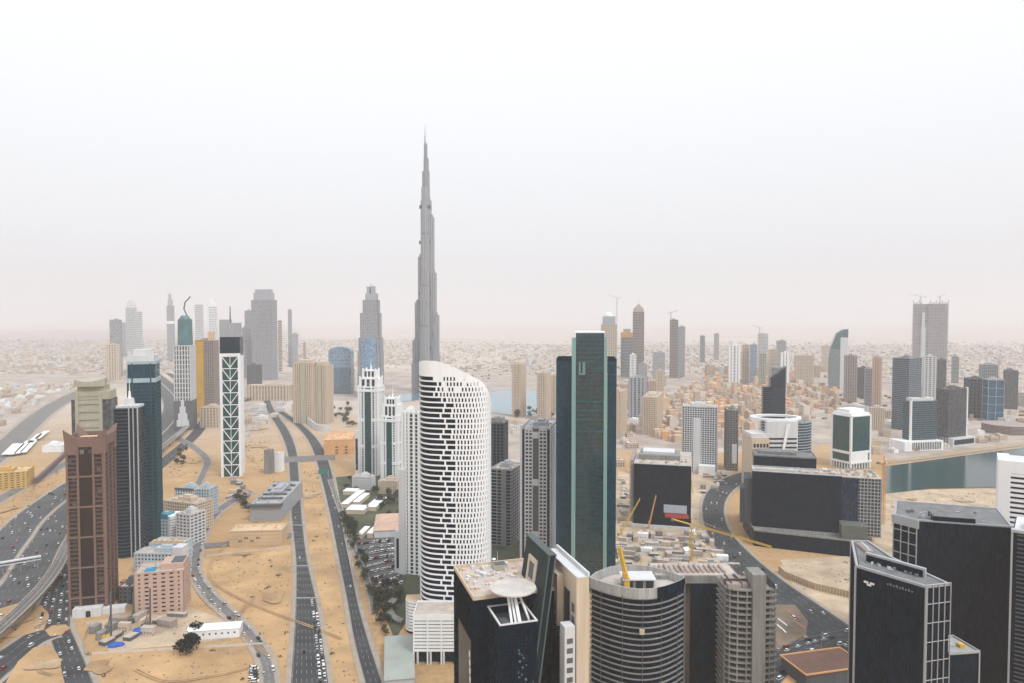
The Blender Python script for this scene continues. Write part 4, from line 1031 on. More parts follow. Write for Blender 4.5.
# helipad dish on legs
zh = 109.5; hx, hy = 18.5, -4.5
hp = MB()
prof = [(3, -3.0), (7.4, -1.5), (11.2, 0), (11.2, .7), (10.4, .7)]
hp.loft([[(hx + rr * math.cos(2 * math.pi * i / 40), hy + rr * math.sin(2 * math.pi * i / 40), zh + dz) for i in range(40)] for rr, dz in prof])
hpo = hp.build('helipad', mat('helipad_deck', (.50, .47, .44), var=.25, scale=.12), o)
mb = MB(); mb.bar((hx - 3, hy - 2, zh - 2.4), (hx - 4, hy - 12, zl - 4.2), .55); mb.bar((hx, hy - 3, zh - 2.6), (hx - .5, hy - 14, zl - 4.2), .7); mb.bar((hx + 2.5, hy - 2, zh - 2.4), (hx + 5.2, hy - 11, zl - 4.2), .45); mb.bar((hx - 1.6, hy - 2, zh - 2.4), (hx - 2, hy - 12, zl - 4.2), .5)
mb.build('helipad_strut', M_white, hpo)
# two vertical rows of lit looking pale blinds on the front
mb = MB(); r = random.Random(21)
for i in range(34):
    a = 15 + r.uniform(-.3, 5); z = 96 - i * 1.45 - r.uniform(0, 1); MB().box(a, a + r.uniform(.4, 1.0), -22.3, -21.9, z - 8, z - 8 + r.uniform(.5, 1.1)).build('pale_blind', mat('pale_blue_blind', (.10, .16, .20), var=.3), o)
MB().box(-.5, .3, 3, 30, 40, 83).build('bronze_side_panel', mat('bronze_glass', (.05, .042, .03), rough=.3, var=.4, scale=.1), o)
mb = MB()
for i in range(4): mb.box(-.6, .4, 3.2 + i * .4, 5.4 + i * .4, 62 + i * 4, 65 + i * 4)
mb.build('white_emblem', M_white, o)

# the leaning ribbed fin
fin = MB(); zf = 122.7
def finx(z): return 37.6 - (zf - z) * .29
def finy(z): return -(zf - z) * .37
fz = [0, 30, 60, 90, zf]
fin.loft([[(finx(z), -3 + finy(z), z), (finx(z) + 3.4, -3 + finy(z), z), (finx(z) + 3.4, 31 + finy(z), z), (finx(z), 31 + finy(z), z)] for z in fz])
fo = fin.build('leaning_fin', mat('green_black_rib', (.004, .012, .014), rough=.35, spec=.1, var=.25, scale=.1), o)
mb = MB()
for i in range(25):
    y = -2.8 + i * 1.4
    mb.loft([[(finx(z) - .3, y + finy(z), z), (finx(z) + .1, y + finy(z), z), (finx(z) + .1, y + .26 + finy(z), z), (finx(z) - .3, y + .26 + finy(z), z)] for z in fz])
mb.loft([[(finx(z) - .2, -3.3 + finy(z), z), (finx(z) + .4, -3.3 + finy(z), z), (finx(z) + .4, -2.9 + finy(z), z), (finx(z) - .2, -2.9 + finy(z), z)] for z in fz])
mb.loft([[(finx(z) + 2.9, -3.3 + finy(z), z), (finx(z) + 3.6, -3.3 + finy(z), z), (finx(z) + 3.6, -2.9 + finy(z), z), (finx(z) + 2.9, -2.9 + finy(z), z)] for z in fz])
mb.box(37.3, 41.3, -3.4, 31.3, zf - .02, zf + .5)
mb.build('fin_rib', mat('grey_green_rib', (.055, .08, .08), rough=.4, var=.15), fo)
mb = MB(); z0_, z1_ = 105.5, 116.5
for (ya, yb, za, zb) in ((11, 13.2, z0_, z1_), (20.8, 23, z0_, z1_), (13.1, 20.9, z1_ - 2, z1_), (13.1, 20.9, z0_, z0_ + 1.4)):
    mb.loft([[(finx(z) - .9, ya + finy(z), z), (finx(z) + .2, ya + finy(z), z), (finx(z) + .2, yb + finy(z), z), (finx(z) - .9, yb + finy(z), z)] for z in (za, zb)])
mb.build('beige_opening_frame', M_beige, fo)
mb = MB(); mb.loft([[(finx(z) - .5, 13.3 + finy(z), z), (finx(z), 13.3 + finy(z), z), (finx(z), 20.7 + finy(z), z), (finx(z) - .5, 20.7 + finy(z), z)] for z in (z0_ + 1.5, z1_ - 2.1)]); mb.build('opening', M_dgrey, fo)

# the sandstone blade to its right
o = thing('stone_tower', 'tall sandstone slab with a pale parapet, between the leaning fin and the round ringed tower', 'tower', (-18.6, 330, 0), RAD(17))
zs = 117.4
MB().box(44.6, 51, -21, 21, 0, zs).build('wall', mat('warm_limestone', (.55, .46, .355), var=.14, scale=.06, streak=True), o)
mb = MB(); mb.box(44.5, 51.1, -21.1, 21.1, zs - .05, zs + .3); mb.box(50.2, 51.2, -21.3, 21.2, zs + .25, zs + 2.2); mb.box(44.3, 45, -21.3, 21.2, zs + .25, zs + 1); mb.build('parapet', M_whitegrey, o)
mb = MB(); mb.box(44.2, 45, -12.5, -6, 62, 108); mb.build('dark_glass_recess', M_navy, o)
for i in range(3):
    for j in range(1): MB().box(44.3, 45, -18.5, -15.6, 100 - i * 6.2, 104 - i * 6.2).build('window', M_dgrey, o)
mb = MB(); mb.box(41.4, 44.5, -4, 9, 88, zs - 4); mb.build('side_panel', M_beige, o)
for i in range(2):
    for j in range(2): MB().box(41.1, 41.6, -2.8 + j * 5.6, .6 + j * 5.6, 95 - i * 5.5, 98.4 - i * 5.5).build('window', M_dgrey, o)
mb = MB(); MB().box(38.3, 44.5, -16.0, -.1, 0, 88).build('dark_volume', M_black, o); mb.box(38.2, 43.4, -22.4, -16, 0, 95.5); st = mb.build('stair_column', M_whitegrey, o)
for i in range(11): MB().box(39.3, 42.2, -22.6, -22, 90 - i * 4.6 - 2.4, 90 - i * 4.6).build('window', M_dgrey, st)

# ------------------------------------------------------------------ foreground: round ringed tower
Yr = 400.0
o = thing('round_tower', 'lens shaped dark tower with pale floor rings and a raw concrete parapet, under construction', 'tower', (XP(643, Yr, 590), Yr, 0))
zc = ZP(590, 398)
hwid = 28.5
fr_ = [(-hwid + 2 * hwid * i / 20, 17 - 17.5 * math.sin(math.pi * i / 20) ** .9) for i in range(21)]
bk_ = [(hwid, 19), (20, 30), (9, 38), (-2, 40), (-14, 36), (-24, 27), (-hwid, 19)]
PL = fr_ + bk_
MB().prism(inset(PL, .9), 0, zc - 6.1).build('curtain_wall', M_black, o)
mb = MB(); i = 0; z = zc - 6
while z > 0:
    mb.prism(PL, z - .55, z + .02); z -= 3.4
mb.build('floor_ring', mat('dim_grey_edge', (.24, .24, .235), var=.25), o)
mb = MB()
for q in (2, 6, 10, 14, 18):
    x, y = PL[q]; mb.box(x - .14, x + .14, y - .1, y + .3, 0, zc - 5)
mb.box(hwid - .9, hwid + .3, 16, 19, 0, zc - 4)
mb.build('mullion', M_dgrey, o)
mb = MB(); mb.ring(PL, .6, zc - 6.4, zc, 0); mb.build('parapet', mat('pale_raw_concrete', (.42, .42, .41), var=.4, scale=.12, streak=True), o)
mb = MB()
pts = fr_[13:]
mb.loft([[(*p, zc - 6.5), (p[0], p[1] - .25, zc - 6.5), (p[0], p[1] - .25, zc + .15), (*p, zc + .15)] for p in pts]); mb.build('dark_parapet_panel', M_black, o)
mb = MB(); mb.prism(inset(PL, 1), zc - 6, zc - 5.2, 0); r = random.Random(8)
for i in range(16): mb.obox(r.uniform(-14, 14), r.uniform(8, 30), zc - 5.25, r.uniform(1, 4), r.uniform(.6, 3), r.uniform(.4, 1.6), r.uniform(0, 3), r.choice((0, 1)))
ro = mb.build('roof_deck', [mat('pale_deck', (.50, .46, .42), var=.25, scale=.1), M_conc], o)
mb = MB(); mb.box(-9, 9, 12, 24, zc - 5.25, zc + .5); mb.build('core_wall', M_conc, ro)
MB().box(-10, 10, 11, 25, zc + .45, zc + 1.1).build('white_slab', M_whitegrey, ro)
mb = MB(); 
for x in (-8, -2, 4): mb.box(x, x + 4.2, 11.8, 12.5, zc - 4.6, zc - .2)
mb.build('core_opening', M_black2, ro)
MB().box(-2, .8, -1.6, -.3, zc - 26.5, zc - 23.5).build('hoist_box', M_beige, o)
cr = thing('climbing_crane', 'short yellow crane boom standing on the round ringed tower', 'crane', (XP(627, 415), 413, zc - 5.2))
MB().box(-1.6, 1.6, -1.6, 1.6, 0, 7).build('base', M_yel, cr)
mb = MB(); mb.bar((0, 0, 6), (-4, 3, 24), 1.0); mb.build('boom', M_yel, cr)
MB().box(-2.4, 0, -2, 2, 6.9, 10).build('cab', M_orp, cr)

# blank black slab and raw concrete tower beside it
Y = 428.0; x0, x1 = XP(690, Y, 600), XP(737, Y, 600); zz = ZP(583, Y)
o = thing('office_tower', 'blank black glass slab with a raw concrete roof strip, behind the round ringed tower', 'tower', (x0, Y, 0))
MB().box(0, x1 - x0, 0, 22, 0, zz).build('curtain_wall', M_black, o)
mb = MB(); mb.box(-22, x1 - x0 + 1, -.4, 22.4, zz - .1, zz + 4.6, 0); mb.box(-21, x1 - x0, 1, 21.5, zz + 4.55, zz + 4.8, 1)
mb.build('roof_strip', [M_conc, M_roof], o)
mb = MB()
for i in range(14): mb.box(-20 + i * 3.2, -18.6 + i * 3.2, 4, 16, zz + 4.7, zz + 5.6 + (i % 3) * .5)
mb.build('roof_clutter', M_brown2, o)
Y = 398.0; xa, xb = XP(727, Y, 620), XP(779, Y, 620); W_ = xb - xa; zz = ZP(590, Y)
o = thing('unfinished_tower', 'bare concrete tower with open slab edges and a solid core wall, no glass yet', 'tower', (xa, Y, 0))
P = [(W_, 3), (W_, 22), (0, 22), (0, 5), (2, 2.2), (6, .4), (11, -.5), (16, 0), (W_ * .76, 1)]
MB().prism(inset(P, 3.4), 0, zz - 1).build('dark_interior', mat('unlit_interior', (.05, .048, .045), var=.4, scale=.2), o)
mb = MB(); z = zz
while z > 0: mb.prism(P, z - .85, z); z -= 3.55
mb.build('floor_slab', M_conc, o)
mb = MB()
for (x, y) in P[3:8] + [(W_ - 1, 4), (W_ * .85, 2.6)]: mb.box(x + .1, x + .9, y + .5, y + 1.3, 0, zz - .1)
mb.build('column', M_conc, o)
MB().box(W_ * .48, W_ * .735, -1.0, 12, 0, zz + 9).build('core_wall', M_conc, o)
MB().box(1.5, 13, 3, 18, zz - .05, zz + 2.2).build('formwork_stack', M_brown2, o); MB().box(.6, 13.5, 8, 9, zz - .05, zz + 3.4).build('safety_screen', M_brown, o)
mb = MB(); r = random.Random(4)
for i in range(26): x = r.choice((r.uniform(.8, 13), r.uniform(W_ * .76, W_ - .6))); mb.box(x, x + .18, r.uniform(1.5, 18), 18.2, zz - .05, zz + r.uniform(1, 3.5), 2)
mb.build('starter_bars', [M_brown2, M_orange, M_dgrey], o)

# black blank screen like block
Y = 785.0; x0, x1 = XP(635, Y, 500), XP(691, Y, 500); zz = ZP(465, Y)
o = thing('office_block', 'square black glass block with a pale unfinished roof, beside the construction yard', 'building', (x0, Y + 8, 0), RAD(-14))
W_ = x1 - x0
MB().box(0, W_, 0, 80, 3, zz).build('curtain_wall', M_black, o)
mb = MB()
for i in range(20): mb.box(-.04, W_ + .04, -.06, 1, 3 + i * (zz - 3) / 20, 3.2 + i * (zz - 3) / 20)
for i in range(25): mb.box(i * W_ / 24 - .07, i * W_ / 24 + .07, -.15, .5, 3, zz)
mb.build('mullion_grid', MATS['black_mullion'], o)
mb = MB(); mb.box(-2, W_ + 2, -2.5, 82, 0, 3.02, 0); mb.build('plinth', M_whitegrey, o)
mb = MB(); mb.box(.4, W_ - .4, .4, 79.6, zz - .1, zz + .5, 0); mb.ring([(0, 0), (W_, 0), (W_, 80), (0, 80)], .6, zz - .1, zz + 1.2, 1); r = random.Random(9)
mb.box(4, W_ * .8, 24, 60, zz + .4, zz + 6, 2); mb.box(8, W_ * .7, 30, 54, zz + 5.9, zz + 9, 1)
for i in range(34): mb.obox(r.uniform(3, W_ - 3), r.uniform(3, 76), zz + .4, r.uniform(1, 5), r.uniform(1, 4), r.uniform(.5, 2.6), r.uniform(0, 3), r.choice((0, 1, 2)))
mb.build('roof', [M_roof, M_whitegrey, M_conc], o)
mb = MB()
for x in (-5, -3, -1.2):
    for y in (2, 20, 40, 60): mb.box(x, x + .3, y, y + .3, 0, zz + 6)
for i in range(16): mb.box(-5.2, -.8, 1.8, 61, i * 5, i * 5 + .25)
mb.build('scaffolding', M_brown2, o)
MB().box(W_ * .53, W_ * .93, -.9, -.2, 18, 27).build('billboard', mat('pale_banner', (.42, .46, .52), var=.12, scale=.4), o)
MB().box(W_ * .55, W_ * .96, -.7, -.15, 12.5, 17.4).build('red_banner', M_red, o)

# pale blue gridded tower and its brown neighbour
o, w_, d_, h_ = tower('apartment_tower', 'white and pale blue gridded apartment slab with a blank pale strip up its front', 682, 717, 727, 408, base=474, al=18, core=M_blue, fr=M_whitegrey, fh=3.4, bh=1.1, sx=3.6, sy=3.6, pw=1.0, d=32)
MB().box(-w_ * .68, -w_ * .46, -.8, 1, 0, h_ * .84).build('blank_strip', M_whitegrey, o)
mb = MB(); mb.box(-w_ * .5, -2, -14, -1, 0, 14); mb.build('podium', M_white, o)
o, w_, d_, h_ = tower('apartment_tower', 'brownish unfinished tower joined to the right flank of the gridded slab', 727, 738, 741, 411, Y=1075, al=10, core=M_smoke, fr=M_conc, fh=3.4, bh=1.2, sx=4, sy=4, pw=1, d=34)
MB().box(-w_ * .55, -w_ * .1, -.8, 1, 12, h_ * .45).build('pale_panel', M_whitegrey, o)

# dark blue tower with a taller curved right half
Y = 1260.0; k = Y / F; zz = ZP(387, Y); zt = ZP(366, Y)
o = thing('office_tower', 'dark blue glass tower with a taller slanted right half, rising from the orange old town', 'tower', (XP(762.5, Y, 430), Y, 0), RAD(-15))
MB().box(0, 8 * k, 3, 32, 0, zz).build('lower_half', M_navy, o)
mb = MB(); mb.loft([[(7 * k, y, 0), (21 * k, y, 0), (21.3 * k, y, zt), (14 * k, y, zt - 14), (7 * k, y, zt - 20)] for y in (0, 34)]); mb.build('taller_half', M_navy, o)
mb = MB()
for i in range(32): mb.box(-.1, 21.1 * k, -.2, 3.2, i * (zz / 32), i * (zz / 32) + .6)
mb.build('floor_line', mat('deep_blue_panel', (.02, .045, .075), rough=.3, var=.2), o)
MB().box(9 * k, 20 * k, 20, 33, zt - 19, zt - 3).build('crown', M_silver, o)
# oval roofed curved building
Y = 960.0; k = Y / F
o = thing('curved_building', 'curved building with a white oval roof ring, braced white front and blue glass right end', 'building', (XP(785, Y, 440), Y, 0))
zt = ZP(424, Y); lo = lambda p: (p - 785) * k
n_ = 28; EL = [((lo(819) - lo(768)) / 2 * math.cos(2 * math.pi * i / n_) + (lo(819) + lo(768)) / 2, 26 + 26 * math.sin(2 * math.pi * i / n_)) for i in range(n_)]
MB().prism(inset(EL, .7), 0, zt).build('curtain_wall', M_blue, o)
mb = MB(); z = 2
while z < zt: mb.prism(EL, z, z + 1.1); z += 3.9
mb.build('floor_ring', M_grey, o)
mb = MB(); EO = [(x * 1.0 - 16, y - 2) for x, y in EL]; mb.ring([(x, y) for x, y in EO], 5, zt + 4, zt + 7); mb.build('roof_ring', M_white, o)
mb = MB(); mb.box(lo(766), lo(797), -3, 6, 0, zt + 3.9); mb.build('braced_front', M_whitegrey, o)
mb = MB()
for i in range(12): mb.box(lo(767), lo(796), -3.3, -2.7, 4 + i * 6, 6.4 + i * 6)
mb.build('front_glazing', M_navy, o)
mb = MB(); mb.bar((lo(776), -3.6, 2), (lo(786), -3.6, zt), 1.2); mb.bar((lo(788), -3.6, zt), (lo(780), -3.6, zt * .4), 1.0); mb.build('brace', M_white, o)
mb = MB(); zb = ZP(437, Y); mb.box(lo(750), lo(767), -8, 34, 0, zb); mb.build('beige_wing', M_beige, o)
mb = MB()
for i in range(5): mb.box(lo(751.5 + i * 3.2), lo(753.5 + i * 3.2), -8.3, -7.6, zb - 13, zb - 8)
mb.box(lo(750.5), lo(766.5), -8.4, -7.6, zb - 26, zb - 16); mb.build('wing_glazing', M_navy, o)
MB().box(lo(750), lo(770), -4, 30, zb + .0, zb + 5).build('upper_terrace', M_whitegrey, o)

# the huge black block, two volumes on a podium
Y = 739.0; k = .962
o = thing('office_block', 'huge black glass block in two stepped volumes on a dark podium, widest building at right', 'building', (XP(752, Y, 520), Y, 0), RAD(-17))
lo = lambda p: (p - 752) * k * 1.0
zf_ = ZP(471, Y); zb_ = zf_ + 11.5
MB().box(0, lo(842), 0, 25, 16, zf_).build('front_volume', M_black, o)
MB().box(lo(754), lo(820), 25.1, 58, 16, zb_).build('rear_volume', M_black, o)
mb = MB(); mb.ring([(lo(754), 25.1), (lo(820), 25.1), (lo(820), 58), (lo(754), 58)], .7, zb_, zb_ + 1.5); mb.box(lo(755), lo(819), 25.8, 57.3, zb_, zb_ + .7); 
mb.box(lo(760), lo(800), 36, 52, zb_ + .6, zb_ + 4)
mb.build('rear_roof', M_droof, o)
mb = MB(); mb.ring([(0, 0), (lo(842), 0), (lo(842), 25), (0, 25)], .8, zf_ - .1, zf_ + 1.3, 1); mb.box(.7, lo(842) - .7, .7, 24.4, zf_, zf_ + .5, 0); r = random.Random(15)
mb.box(6, lo(800), 8, 10, zf_ + .4, zf_ + 2.2, 1)
for i in range(40): mb.obox(r.uniform(30, lo(836)), r.uniform(3, 22), zf_ + .4, r.uniform(1, 5), r.uniform(1, 4), r.uniform(.4, 2), r.uniform(0, 3), r.choice((0, 1)))
mb.build('front_roof', [M_roof, M_whitegrey], o)
mb = MB(); z = 16
for i in range(20): mb.box(-.05, lo(842) + .05, -.06, .5, 16 + i * 3.4, 16.22 + i * 3.4)
for i in range(40): mb.box(i * lo(842) / 39 - .08, i * lo(842) / 39 + .08, -.14, .5, 16, zf_)
mb.build('mullion_grid', MATS['black_mullion'], o)
x1 = lo(842); x2 = lo(881)
MB().box(x1 + .1, x1 + 16, 1, 40, 14, zf_ - 1).build('blue_glass_bay', glass('ink_blue_glass', (.008, .022, .05), 2, 3.6, .5, .2, .3), o)
MB().box(x1 + 16.1, x2 - .7, 3, 40, 14, zf_ - 1).build('unfinished_wing', M_smoke, o)
mb = MB(); facade(mb, x1 + 12, x2, 2, 41, 14, zf_ - 1, 3.5, .7, 3.2, 5, .6); mb.build('wing_frame', M_steel, o)
mb = MB(); r = random.Random(2); mb.box(x1, x2, 1, 40, zf_ - 1.1, zf_ - .4)
for i in range(40): mb.obox(r.uniform(x1 + 2, x2 - 2), r.uniform(4, 38), zf_ - .5, r.uniform(.5, 4), r.uniform(.5, 3), r.uniform(.6, 3.6), r.uniform(0, 3), 0)
mb.build('wing_roof', M_roof, o)
mb = MB(); P = [(2, -16), (x1 + 4, -24), (x1 + 15, -20), (x1 + 24, 0), (x2, 44), (-2, 100), (-8, 50)]
mb.prism(P, 0, 15.6); mb.build('podium', M_black, o)
mb = MB(); mb.ring(P, 1.1, 15.5, 17, 0); mb.prism(inset(P, 1), 15.5, 16.1, 0)
mb.build('podium_roof', M_conc, o)
mb = MB()
for i in range(26): mb.box(10 + i * 3.4, 10.5 + i * 3.4, -10 - i * .25, -9.5 - i * .25, 16, 19)
mb.box(10, 98, -13, -12.4, 18.9, 19.3); mb.build('podium_railing', M_conc, o)
mb = MB(); mb.box(-8, -.2, 8, 40, 16, zf_ - 10); mb.box(-12, -8, 12, 36, 16, zf_ - 22); mb.build('side_stair', M_dgrey, o)
mb = MB(); mb.box(x1 - 2, x1 + 22, -19, -.5, 15.9, 30); mb.build('podium_canopy', mat('dull_green_grey', (.12, .13, .12), var=.3), o)

# green glass cube tower with white corners
xc, Yc, w_, d_, h_ = frame3(831, 851, 871, base=470, al=66, top=417)
o = thing('office_tower', 'green glass cube tower with white corner posts on a white arcade base', 'tower', (xc, Yc, 0), -RAD(66))
MB().box(-w_ + .8, -.8, .8, d_ - .8, 20, h_).build('curtain_wall', M_green, o)
MB().box(-w_ + 1.2, -1.2, 1.2, d_ - 1.2, 0, 20).build('base_glazing', M_green, o)
mb = MB()
for (x, y) in ((-w_, 0), (-2.6, 0), (-2.6, d_ - 2.6), (-w_, d_ - 2.6)): mb.box(x - .2, x + 2.8, y - .2, y + 2.8, 0, h_ + 2)
mb.box(-w_ - .3, .3, -.3, d_ + .3, 24, 28); mb.box(-w_ - 1, 1, -1, d_ + 1, 9, 12)
for i in range(8):
    x = -w_ + (w_ - 1.5) * i / 7; mb.box(x, x + 1.5, -.5, 1.5, 0, 9); y = (d_ - 1.5) * i / 7; mb.box(-1.5, .5, y, y + 1.5, 0, 9)
mb.box(-1.5, .25, 3, d_ * .85, 12, 24)
mb.build('facade_frame', M_white, o)
mb = MB(); mb.box(-w_ - .2, .2, -.2, d_ + .2, h_ - .5, h_ + 1.6); mb.box(-w_ + 2, -2, 2, d_ - 2, h_ + 1.5, h_ + 5); mb.box(-w_ + 5, -8, 5, d_ - 7, h_ + 4.9, h_ + 10)
for i in range(10): mb.box(-w_ + 3 + i * 2, -w_ + 4.2 + i * 2, 2.5 + (i * 7) % 18, 4 + (i * 7) % 18, h_ + 4.9, h_ + 6.5)
mb.build('roof', M_white, o)

# white slatted tower at the right edge
Y = 560.0; x0 = XP(997.5, Y, 500); zz = ZP(461, Y)
o = thing('white_tower', 'white tower with long dark horizontal slots, cut by the right edge of the view', 'tower', (x0, Y, 0), RAD(-33))
MB().box(1, 47, .7, 34, 0, zz - 3).build('curtain_wall', M_black, o)
mb = MB(); mb.box(0, 8.3, 0, 35, 0, zz + 1); mb.box(8.2, 48, .05, 3, zz - 9, zz + 1)
z = zz - 11.5
while z > 0: mb.box(8.2, 48, .1, 4, z, z + 2.2); z -= 4
mb.build('slatted_shell', MATS['bright_white_panel'], o)
mb = MB(); mb.box(.5, 47, .5, 34, zz - .5, zz + .2); mb.build('roof', M_whitegrey, o)

# ------------------------------------------------------------------ right foreground dark towers
def panel_lines(mb, p, q, z0, z1, step_h, step_v, r=.12, out=.1):
    """mullions on the upright face from p to q"""
    p = Vector(p); q = Vector(q); d = (q - p); l = d.length; d.normalize(); n_ = Vector((d.y, -d.x))
    if step_v:
        k = max(1, round(l / step_v))
        for i in range(k + 1):
            c = p + d * (l * i / k); mb.obox(*(c + n_ * out * .5), z0, r * 2, r * 2 + out, z1 - z0, math.atan2(d.y, d.x))
    if step_h:
        k = max(1, round((z1 - z0) / step_h)); c = (p + q) / 2
        for i in range(k + 1): mb.obox(*(c + n_ * out * .4), z0 + (z1 - z0) * i / k - r, l + .1, r * 2 + out * .8, r * 2, math.atan2(d.y, d.x))
zz = 110.0
o = thing('office_tower', 'dark blue black office slab with a pale roof frame, nearest tower at lower right', 'tower', (178, 358, 0))
P = [(0, 0), (20, -28), (33.5, -24.6), (26, 12), (27, 40), (17, 40)]
MB().prism(inset(P, .15), 0, zz).build('curtain_wall', M_black, o)
mb = MB(); panel_lines(mb, P[0], P[1], 0, zz - 3, 3.9, 1.5, .06, .08); panel_lines(mb, P[5], P[0], 0, zz - 3, 3.9, 3, .06, .08); mb.build('mullion_grid', mat('slate_mullion', (.008, .018, .028), rough=.5, spec=.05, var=0), o)
mb = MB(); mb.ring(P, 1.2, zz - .1, zz + 1.1, 0); mb.obox(*P[0], 0, .9, .9, zz + .5, .6, 0); mb.obox(*P[1], 0, .8, .8, zz + .5, .6, 0); mb.obox(*P[5], 0, .8, .8, zz + .5, .6, 0); mb.build('roof_frame', M_grey, o)
mb = MB(); mb.prism(inset(P, 1.8), zz - .2, zz + .4, 0); r = random.Random(31)
for i in range(16): t = r.uniform(.1, .9); mb.obox(8 + 16 * t + r.uniform(-2, 2), 6 - 26 * t + r.uniform(0, 6), zz + .35, r.uniform(.6, 2.2), r.uniform(.6, 2), r.uniform(.5, 1.4), .9, r.choice((0, 1)))
mb.build('roof', [M_droof, M_whitegrey], o)
mb = MB(); mb.obox(18.5, -3, zz + .3, 30, 1.6, 4.6, math.atan2(-28, 20)); mb.build('roof_screen', M_steel, o)
mb = MB(); mb.obox(17.6, -3.7, zz + .4, 28, .9, 3.4, math.atan2(-28, 20)); mb.build('roof_screen_glazing', M_black, o)
mb = MB(); mb.obox(18, 26, zz + .3, 4, 14, 1.6, -.1, 0)
for i in range(6): mb.obox(17 + i * .3, 21 + i * 2, zz + 1.8, .9, .9, 1.3, .4, 1)
mb.build('roof_plant', [M_brown2, M_whitegrey], o)
a_, b_ = (20.4, -28.1), (33.7, -24.75)
mb = MB(); panel_lines(mb, a_, b_, 0, zz + 1.5, 9.3, 3.4, .13, .2); mb.build('side_lattice', M_steel, o)
mb = MB(); 
for i, (dx, dz) in enumerate(((0, 0), (.9, -2.2), (1.8, 0))): mb.obox(3.2 + dx, -4.5 - dx * 1.4, zz - 6.5 + dz * .5, 2.2, .4, 1.0, math.atan2(-28, 20))
mb.build('white_emblem', M_white, o)
mb = MB()
for i in range(9): mb.obox(9.5 + i * .85, -13.3 - i * 1.19, zz - 4.2, .8, .3, .8 + .5 * (i % 2), math.atan2(-28, 20))
mb.build('dim_sign_letters', mat('dim_sign', (.16, .17, .18), var=0), o)

Y = 352.0; zz = ZP(655, Y)
o = thing('annex_block', 'low dark annex with a yellow machine on its roof, beside the nearest dark slab', 'building', (XP(950, Y, 660), Y, 0), RAD(8))
MB().box(.2, 16.8, .2, 17.8, 0, zz).build('curtain_wall', M_black, o)
mb = MB(); mb.ring([(0, 0), (17, 0), (17, 18), (0, 18)], .5, zz - .1, zz + 1.2, 1); mb.box(.4, 16.5, .4, 17.5, zz - .1, zz + .3, 0); mb.box(16.5, 17.1, -.2, .4, 0, zz + 1.3, 1); mb.box(2, 8, 6, 15, zz + .2, zz + 2, 1)
ro = mb.build('roof', [M_roofg, M_steel], o)
MB().box(10, 13, 5, 8, zz + .25, zz + 2.2).build('yellow_machine', M_yel, ro)

o = thing('office_tower', 'wide black tower with a raised middle bay and white latticed end, behind the nearest slab', 'tower', (263, 450, 0))
P = [(0, 0), (52, -14.7), (72, 28), (12, 48), (-8, 13)]; zz = 107.0
MB().prism(inset(P, .2), 0, zz).build('curtain_wall', M_black, o)
mid = [(9.0, -2.5), (32, -9.0), (35, 3), (13, 10)]
MB().prism(mid, zz - .1, zz + 3.6).build('raised_bay', M_black, o)
mb = MB(); mb.prism(inset(mid, .6), zz + 3.5, zz + 3.9, 0); mb.ring(P, 1.4, zz - .1, zz + .9, 1); mb.prism(inset(P, 1.1), zz - .1, zz + .35, 0); r = random.Random(41)
for i in range(30):
    t = r.random(); mb.obox(-2 + 44 * t + r.uniform(2, 8), 3 - 12 * t + r.uniform(2, 24), zz + .3, r.uniform(.6, 3), r.uniform(.6, 2), r.uniform(.5, 2.2), -.3, r.choice((0, 1)))
mb.build('roof', [M_droof, M_grey], o)
mb = MB(); panel_lines(mb, P[4], P[0], 0, zz - 1, 7.5, 5.2, .22, .3); mb.obox(-4, 6.5, zz - 5, 17.5, 1.2, 5.6, math.atan2(-13, 8)); mb.build('end_lattice', M_steel, o)
mb = MB(); panel_lines(mb, P[0], P[1], 0, zz - .5, 3.9, 2.2, .05, .06); mb.build('mullion_grid', MATS['slate_mullion'], o)
mb = MB()
for i in range(6): mb.bar((2 + i * 7, 3 - i * 2, zz + .8), (2 + i * 7, 3 - i * 2, zz + 3.4 + (i % 2)), .09)
mb.build('roof_mast', M_steel, o)

o = thing('office_tower', 'dark tower with dense horizontal louvres at the right border, beside the wide black tower', 'tower', (XP(1010, 400, 600), 400, 0), RAD(-38)); zz = ZP(532, 400)
MB().box(.3, 40, .3, 40, 0, zz).build('curtain_wall', M_black, o)
mb = MB()
z = zz - 1.6
while z > 0: mb.box(2.6, 40, -.15, 1, z, z + .5); z -= 2.5
mb.build('louvre', mat('slate_louvre', (.10, .115, .125), rough=.5, var=.15), o)
mb = MB(); mb.box(-.3, .7, -.4, .8, 0, zz + 1); mb.box(-.4, 40, -.3, 4, zz, zz + 1.6)
mb.build('edge_frame', M_steel, o)
mb = MB(); mb.box(1, 40, 4, 38, zz - .2, zz + .6); mb.box(6, 20, 8, 20, zz + .5, zz + 4); mb.build('roof', M_whitegrey, o)

# ------------------------------------------------------------------ lower buildings at left
def low(name, label, L, C, R_, top, base, al, wallm, wins=None, roofm=None, cat='building', d=None, plant=True, glassm=None, fh=3.4, bh=1.7, sx=3.4, pw=1.5):
    xc, Yc, w_, d_, h_ = frame3(L, C, R_, base=base, al=al, top=top, d=d)
    o = thing(name, label, cat, (xc, Yc, 0), -RAD(al))
    MB().box(-w_ + .4, -.4, .4, d_ - .4, 0, h_).build('curtain_wall', glassm or M_wing, o)
    mb = MB(); facade(mb, -w_, 0, 0, d_, 0, h_ - .3, fh, bh, sx, sx, pw, .12); mb.build('wall', wallm, o)
    rooftop(o, -w_, 0, 0, d_, h_, roofm or M_roof, wallm, plant, 1.2, seed=int(L * 3))
    return o, w_, d_, h_
M_pblue = mat('pale_blue_render', (.42, .50, .55), var=.12, streak=True)
o, w_, d_, h_ = low('office_building', 'pale blue office block with a dark roof band, farthest of the low blocks', 175, 193, 197, 491, 518, 14, M_pblue, d=22)
